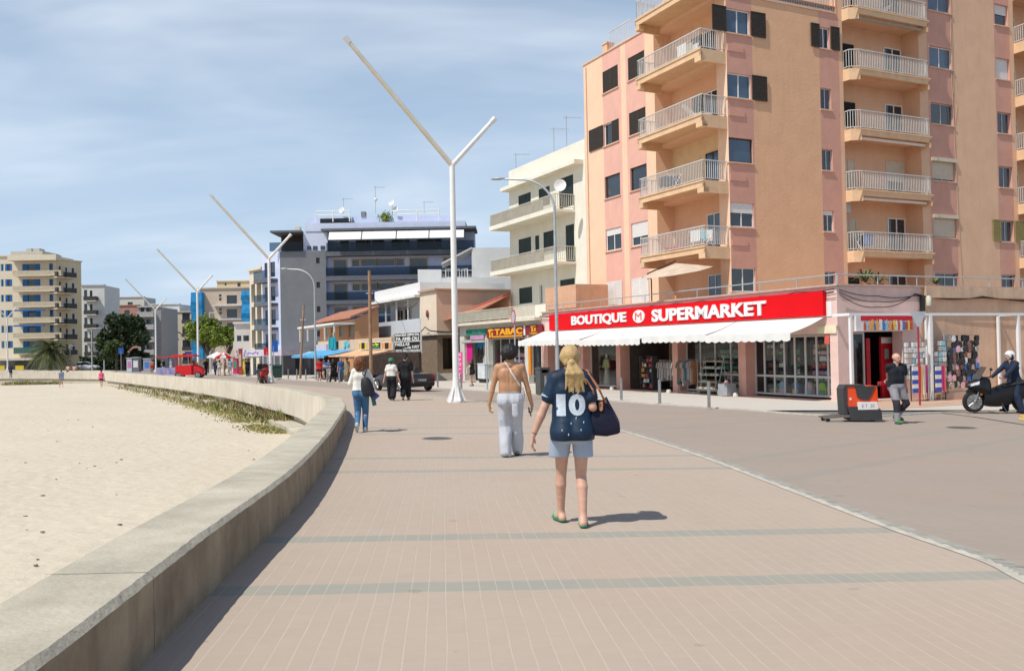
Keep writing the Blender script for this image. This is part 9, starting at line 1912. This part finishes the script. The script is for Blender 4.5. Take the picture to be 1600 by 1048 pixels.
# ---- rider
p6 = G(1585, 643.5, .03); t6, J = simple('rider in a white helmet and dark navy clothes astride the big black scooter', p6, math.pi * .5 + .12, 1.80, 'm', [((-.34, .0, 0), (-.1, 1, 0)), ((.32, .05, 0), (.1, 1, 0))], [A_(-.28, .52, 1.06, (-1, -.3, -.6), (.2, 1, -.1), 1.0), A_(.28, .52, 1.06, (1, -.3, -.6), (-.2, 1, -.1), 1.0)], SKIN, NAVC, NAVC, None, BLKC, sleeve=1.9, h=.012, ease=.035, bease=.028, lean=.12, build=1.1, face=True, fing=True, hip=.93, hem=.88, kr=.08, hemr=.07)
T = J['T']; smesh('helmet', [(T(0, -.015, .045), T(0, .01, .05), .138, .132, .03), (T(0, -.02, -.02), T(0, -.0, .0), .12, .12, .03)], .011, M('helmet_white', (.66, .66, .65), .2, .03, 3, spec=.7), t6, cuts=[(T(0, .07, -.02), (0, 1, -.75)), (T(0, 0, -.065), (0, .3, -1))])
smesh('helmet_strap', [(T(-.10, .0, -.04), T(.10, .0, -.04), .05, .05, .02)], .011, BLKC, t6, cuts=[(T(0, .05, 0), (0, 1, 0))]); mb = MB()
smesh('ear_pad', [(T(-.135, .02, .03), T(-.145, .02, .03), .028, .028, .01)], .008, BLKC, t6)
smesh('collar', [(J['ne'] + V3(0, 0, .0), J['ne'] + V3(0, .01, .03), .075, .07, .02)], .01, WTOP, t6, cuts=[(J['ne'] + V3(0, 0, .035), (0, -.2, 1)), (J['ne'] + V3(0, 0, -.0), (0, 0, -1))])
# ---- people further down the street
fs_ = dict(h=.022, folds=.003)
R_ = M('cloth_red', (.5, .02, .02), .8, .1, 5); BC = M('cloth_blue', (.06, .14, .33), .8, .3, 6); KH = M('cloth_khaki', (.27, .22, .14), .85, .15, 6); PKC = M('cloth_pink', (.70, .08, .22), .8); LBC = M('cloth_pale_blue', (.25, .32, .45), .8); CRC = M('cloth_cream', (.55, .5, .42), .85)
simple('woman in a black dress holding a pale bag outside the left shop', G(738, 603, .03), 1.2, 1.66, 'f', stand, bent, SKIN, BLKC, BLKC, BRH, M('shoe_tan', (.25, .17, .10)), sleeve=.2, length=.42, hairp='long', hem=.80, **fs_)
wbg = thing('hand_bag', 'cream bag held by the woman in the black dress', 'bag', G(733, 602, .03) + Vector((0, 0, .8))); MB().box(G(733.5, 602.5, .03) + Vector((0, 0, .95)), .36, .16, .42, .4).build('bag_body', CRC, wbg); mb = MB(); c = G(733.5, 602.5, .03); mb.path([c + Vector((-.1, 0, 1.15)), c + Vector((.05, 0, 1.32)), c + Vector((.14, 0, 1.15))], .012, 5); mb.build('handle', CRC, wbg)
PPL = [(499, 594.5, 'm', 'man in a red shirt and dark shorts standing under the blue awning', R_, NAVC, 'short', BRH, stand, hang, .5, .45, .3), (521, 596.5, 'f', 'woman in a long dark dress leaning forward under the awnings', BLKC, BLKC, 'long', BRH, walk, bent, .5, 1.0, 1.0), (533, 596, 'm', 'grey haired man in a patterned blue shirt and jeans on the pavement', BC, JEANS, 'short', GRH_, stand, hang, .6, 1.0, .8), (542.5, 595.5, 'm', 'man in khaki clothes right behind the man in blue shirt', KH, KH, 'short', BRH, stand, hang, 1.7, 1.0, 2.6),
       (514, 594, 'f', 'person in grey blue top and white trousers by the far awning post', BC, CRC, 'long', BRH, stand, bent, .6, 1.0, 3.4), (507, 593, 'm', 'person in purple grey clothes between red shirt and dark dress', LBC, NAVC, 'short', BRH, stand, bent, .6, .5, 2.2),
       (343, 586, 'f', 'woman in pale top under the plain white far parasol', CRC, CRC, 'long', BRH, stand, bent, .4, .5, .5), (352, 586.5, 'm', 'bare chested man standing under the red striped parasol', None, KH, 'short', BRH, stand, hang, .5, .5, 1.5), (359.5, 586, 'm', 'man in pale blue tee right of the red striped parasol', LBC, CRC, 'short', BRH, walk, swing, .5, 1.0, .2), (337, 585.5, 'm', 'man in dark navy clothes left of the far parasols', NAVC, NAVC, 'short', BRH, walk, swing, 1.6, 1.0, 3.0), (322, 586, 'm', 'dark dressed person crouched by the third forked lamp', BLKC, BLKC, 'short', BRH, stand, bent, 1.5, 1.0, 1.0),
       (238, 582.5, 'm', 'person in orange red shorts near the fourth forked lamp', None, R_, 'short', BRH, stand, hang, .5, .5, .4), (256, 583.5, 'm', 'person in dark tee and grey shorts right of the fourth forked lamp', BLKC, LBC, 'short', BRH, stand, bent, .5, .5, 1.4), (267, 584.5, 'm', 'person in grey clothes beside the train carriage', LBC, CRC, 'short', GRH_, walk, hang, .5, 1.0, 2.4), (387, 588, 'm', 'person in black on the pavement by the corner shops', BLKC, NAVC, 'short', BRH, walk, swing, .5, 1.0, .3)]
for px, py, sx, lb, tp, bt_, hp_, hr_, ft, am, sl_, ln, rz in PPL: simple(lb, G(px, py, .03), rz, 1.75 if sx == 'm' else 1.66, sx, ft, am, SKIND if tp is None else SKIN, tp, bt_, hr_, BLKC, sleeve=sl_, length=ln, hairp=hp_, ease=.025, bease=.02, h=.026, folds=.003)
# diners behind the dark car
for i, (px, c_, lb) in enumerate(((592, CRC, 'seated looking diner in cream beside the wooden pole'), (599, R_, 'diner in a red top behind the parked dark car'), (606, PKC, 'diner in a pink top behind the parked dark car'), (611.5, LBC, 'diner in pale blue at the table by the woman in the green cap'))):
 u = FD.u(px, 585, .6); b = FD.at(u, .2, 0); simple(lb, gp(b.x, b.y, .0), 2.6 + i * .4, 1.66, 'f' if i % 2 else 'm', stand, bent, SKIN, c_, NAVC, BRH, None, sleeve=.5, length=.5, hairp='short', ease=.025, bease=.02, h=.028, folds=0)
# on the beach and on the far wall
b = G(96, 606, SAND_H); simple('small figure in a pale blue shirt walking on the far sand', gp(b.x, b.y, sand_h(b.x, b.y)), .8, 1.75, 'm', walk, swing, SKIN, LBC, LBC, BRH, None, sleeve=.6, length=.5, h=.03, folds=0)
b = G(158.5, 605, SAND_H); simple('small figure in a pink top and black shorts on the far sand', gp(b.x, b.y, sand_h(b.x, b.y)), .2, 1.70, 'f', walk, hang, SKIN, PKC, BLKC, BRH, None, sleeve=.5, length=.5, h=.03, folds=0)
for px, lb, c_ in ((106.5, 'bare backed person beyond the beach wall, left of a pair', SKIN), (116.5, 'larger bare backed person beyond the beach wall, right of a pair', SKIN), (16.5, 'dark dressed person sitting beyond the beach wall near yellow hoardings', NAVC)):
 a = PY(px, 579, 104); simple(lb, gp(a.x, a.y, -.45), 0, 1.6, 'm', stand, bent, c_, NAVC if c_ is NAVC else None, NAVC, BRH, None, sleeve=.5, length=.5, h=.03, folds=0)
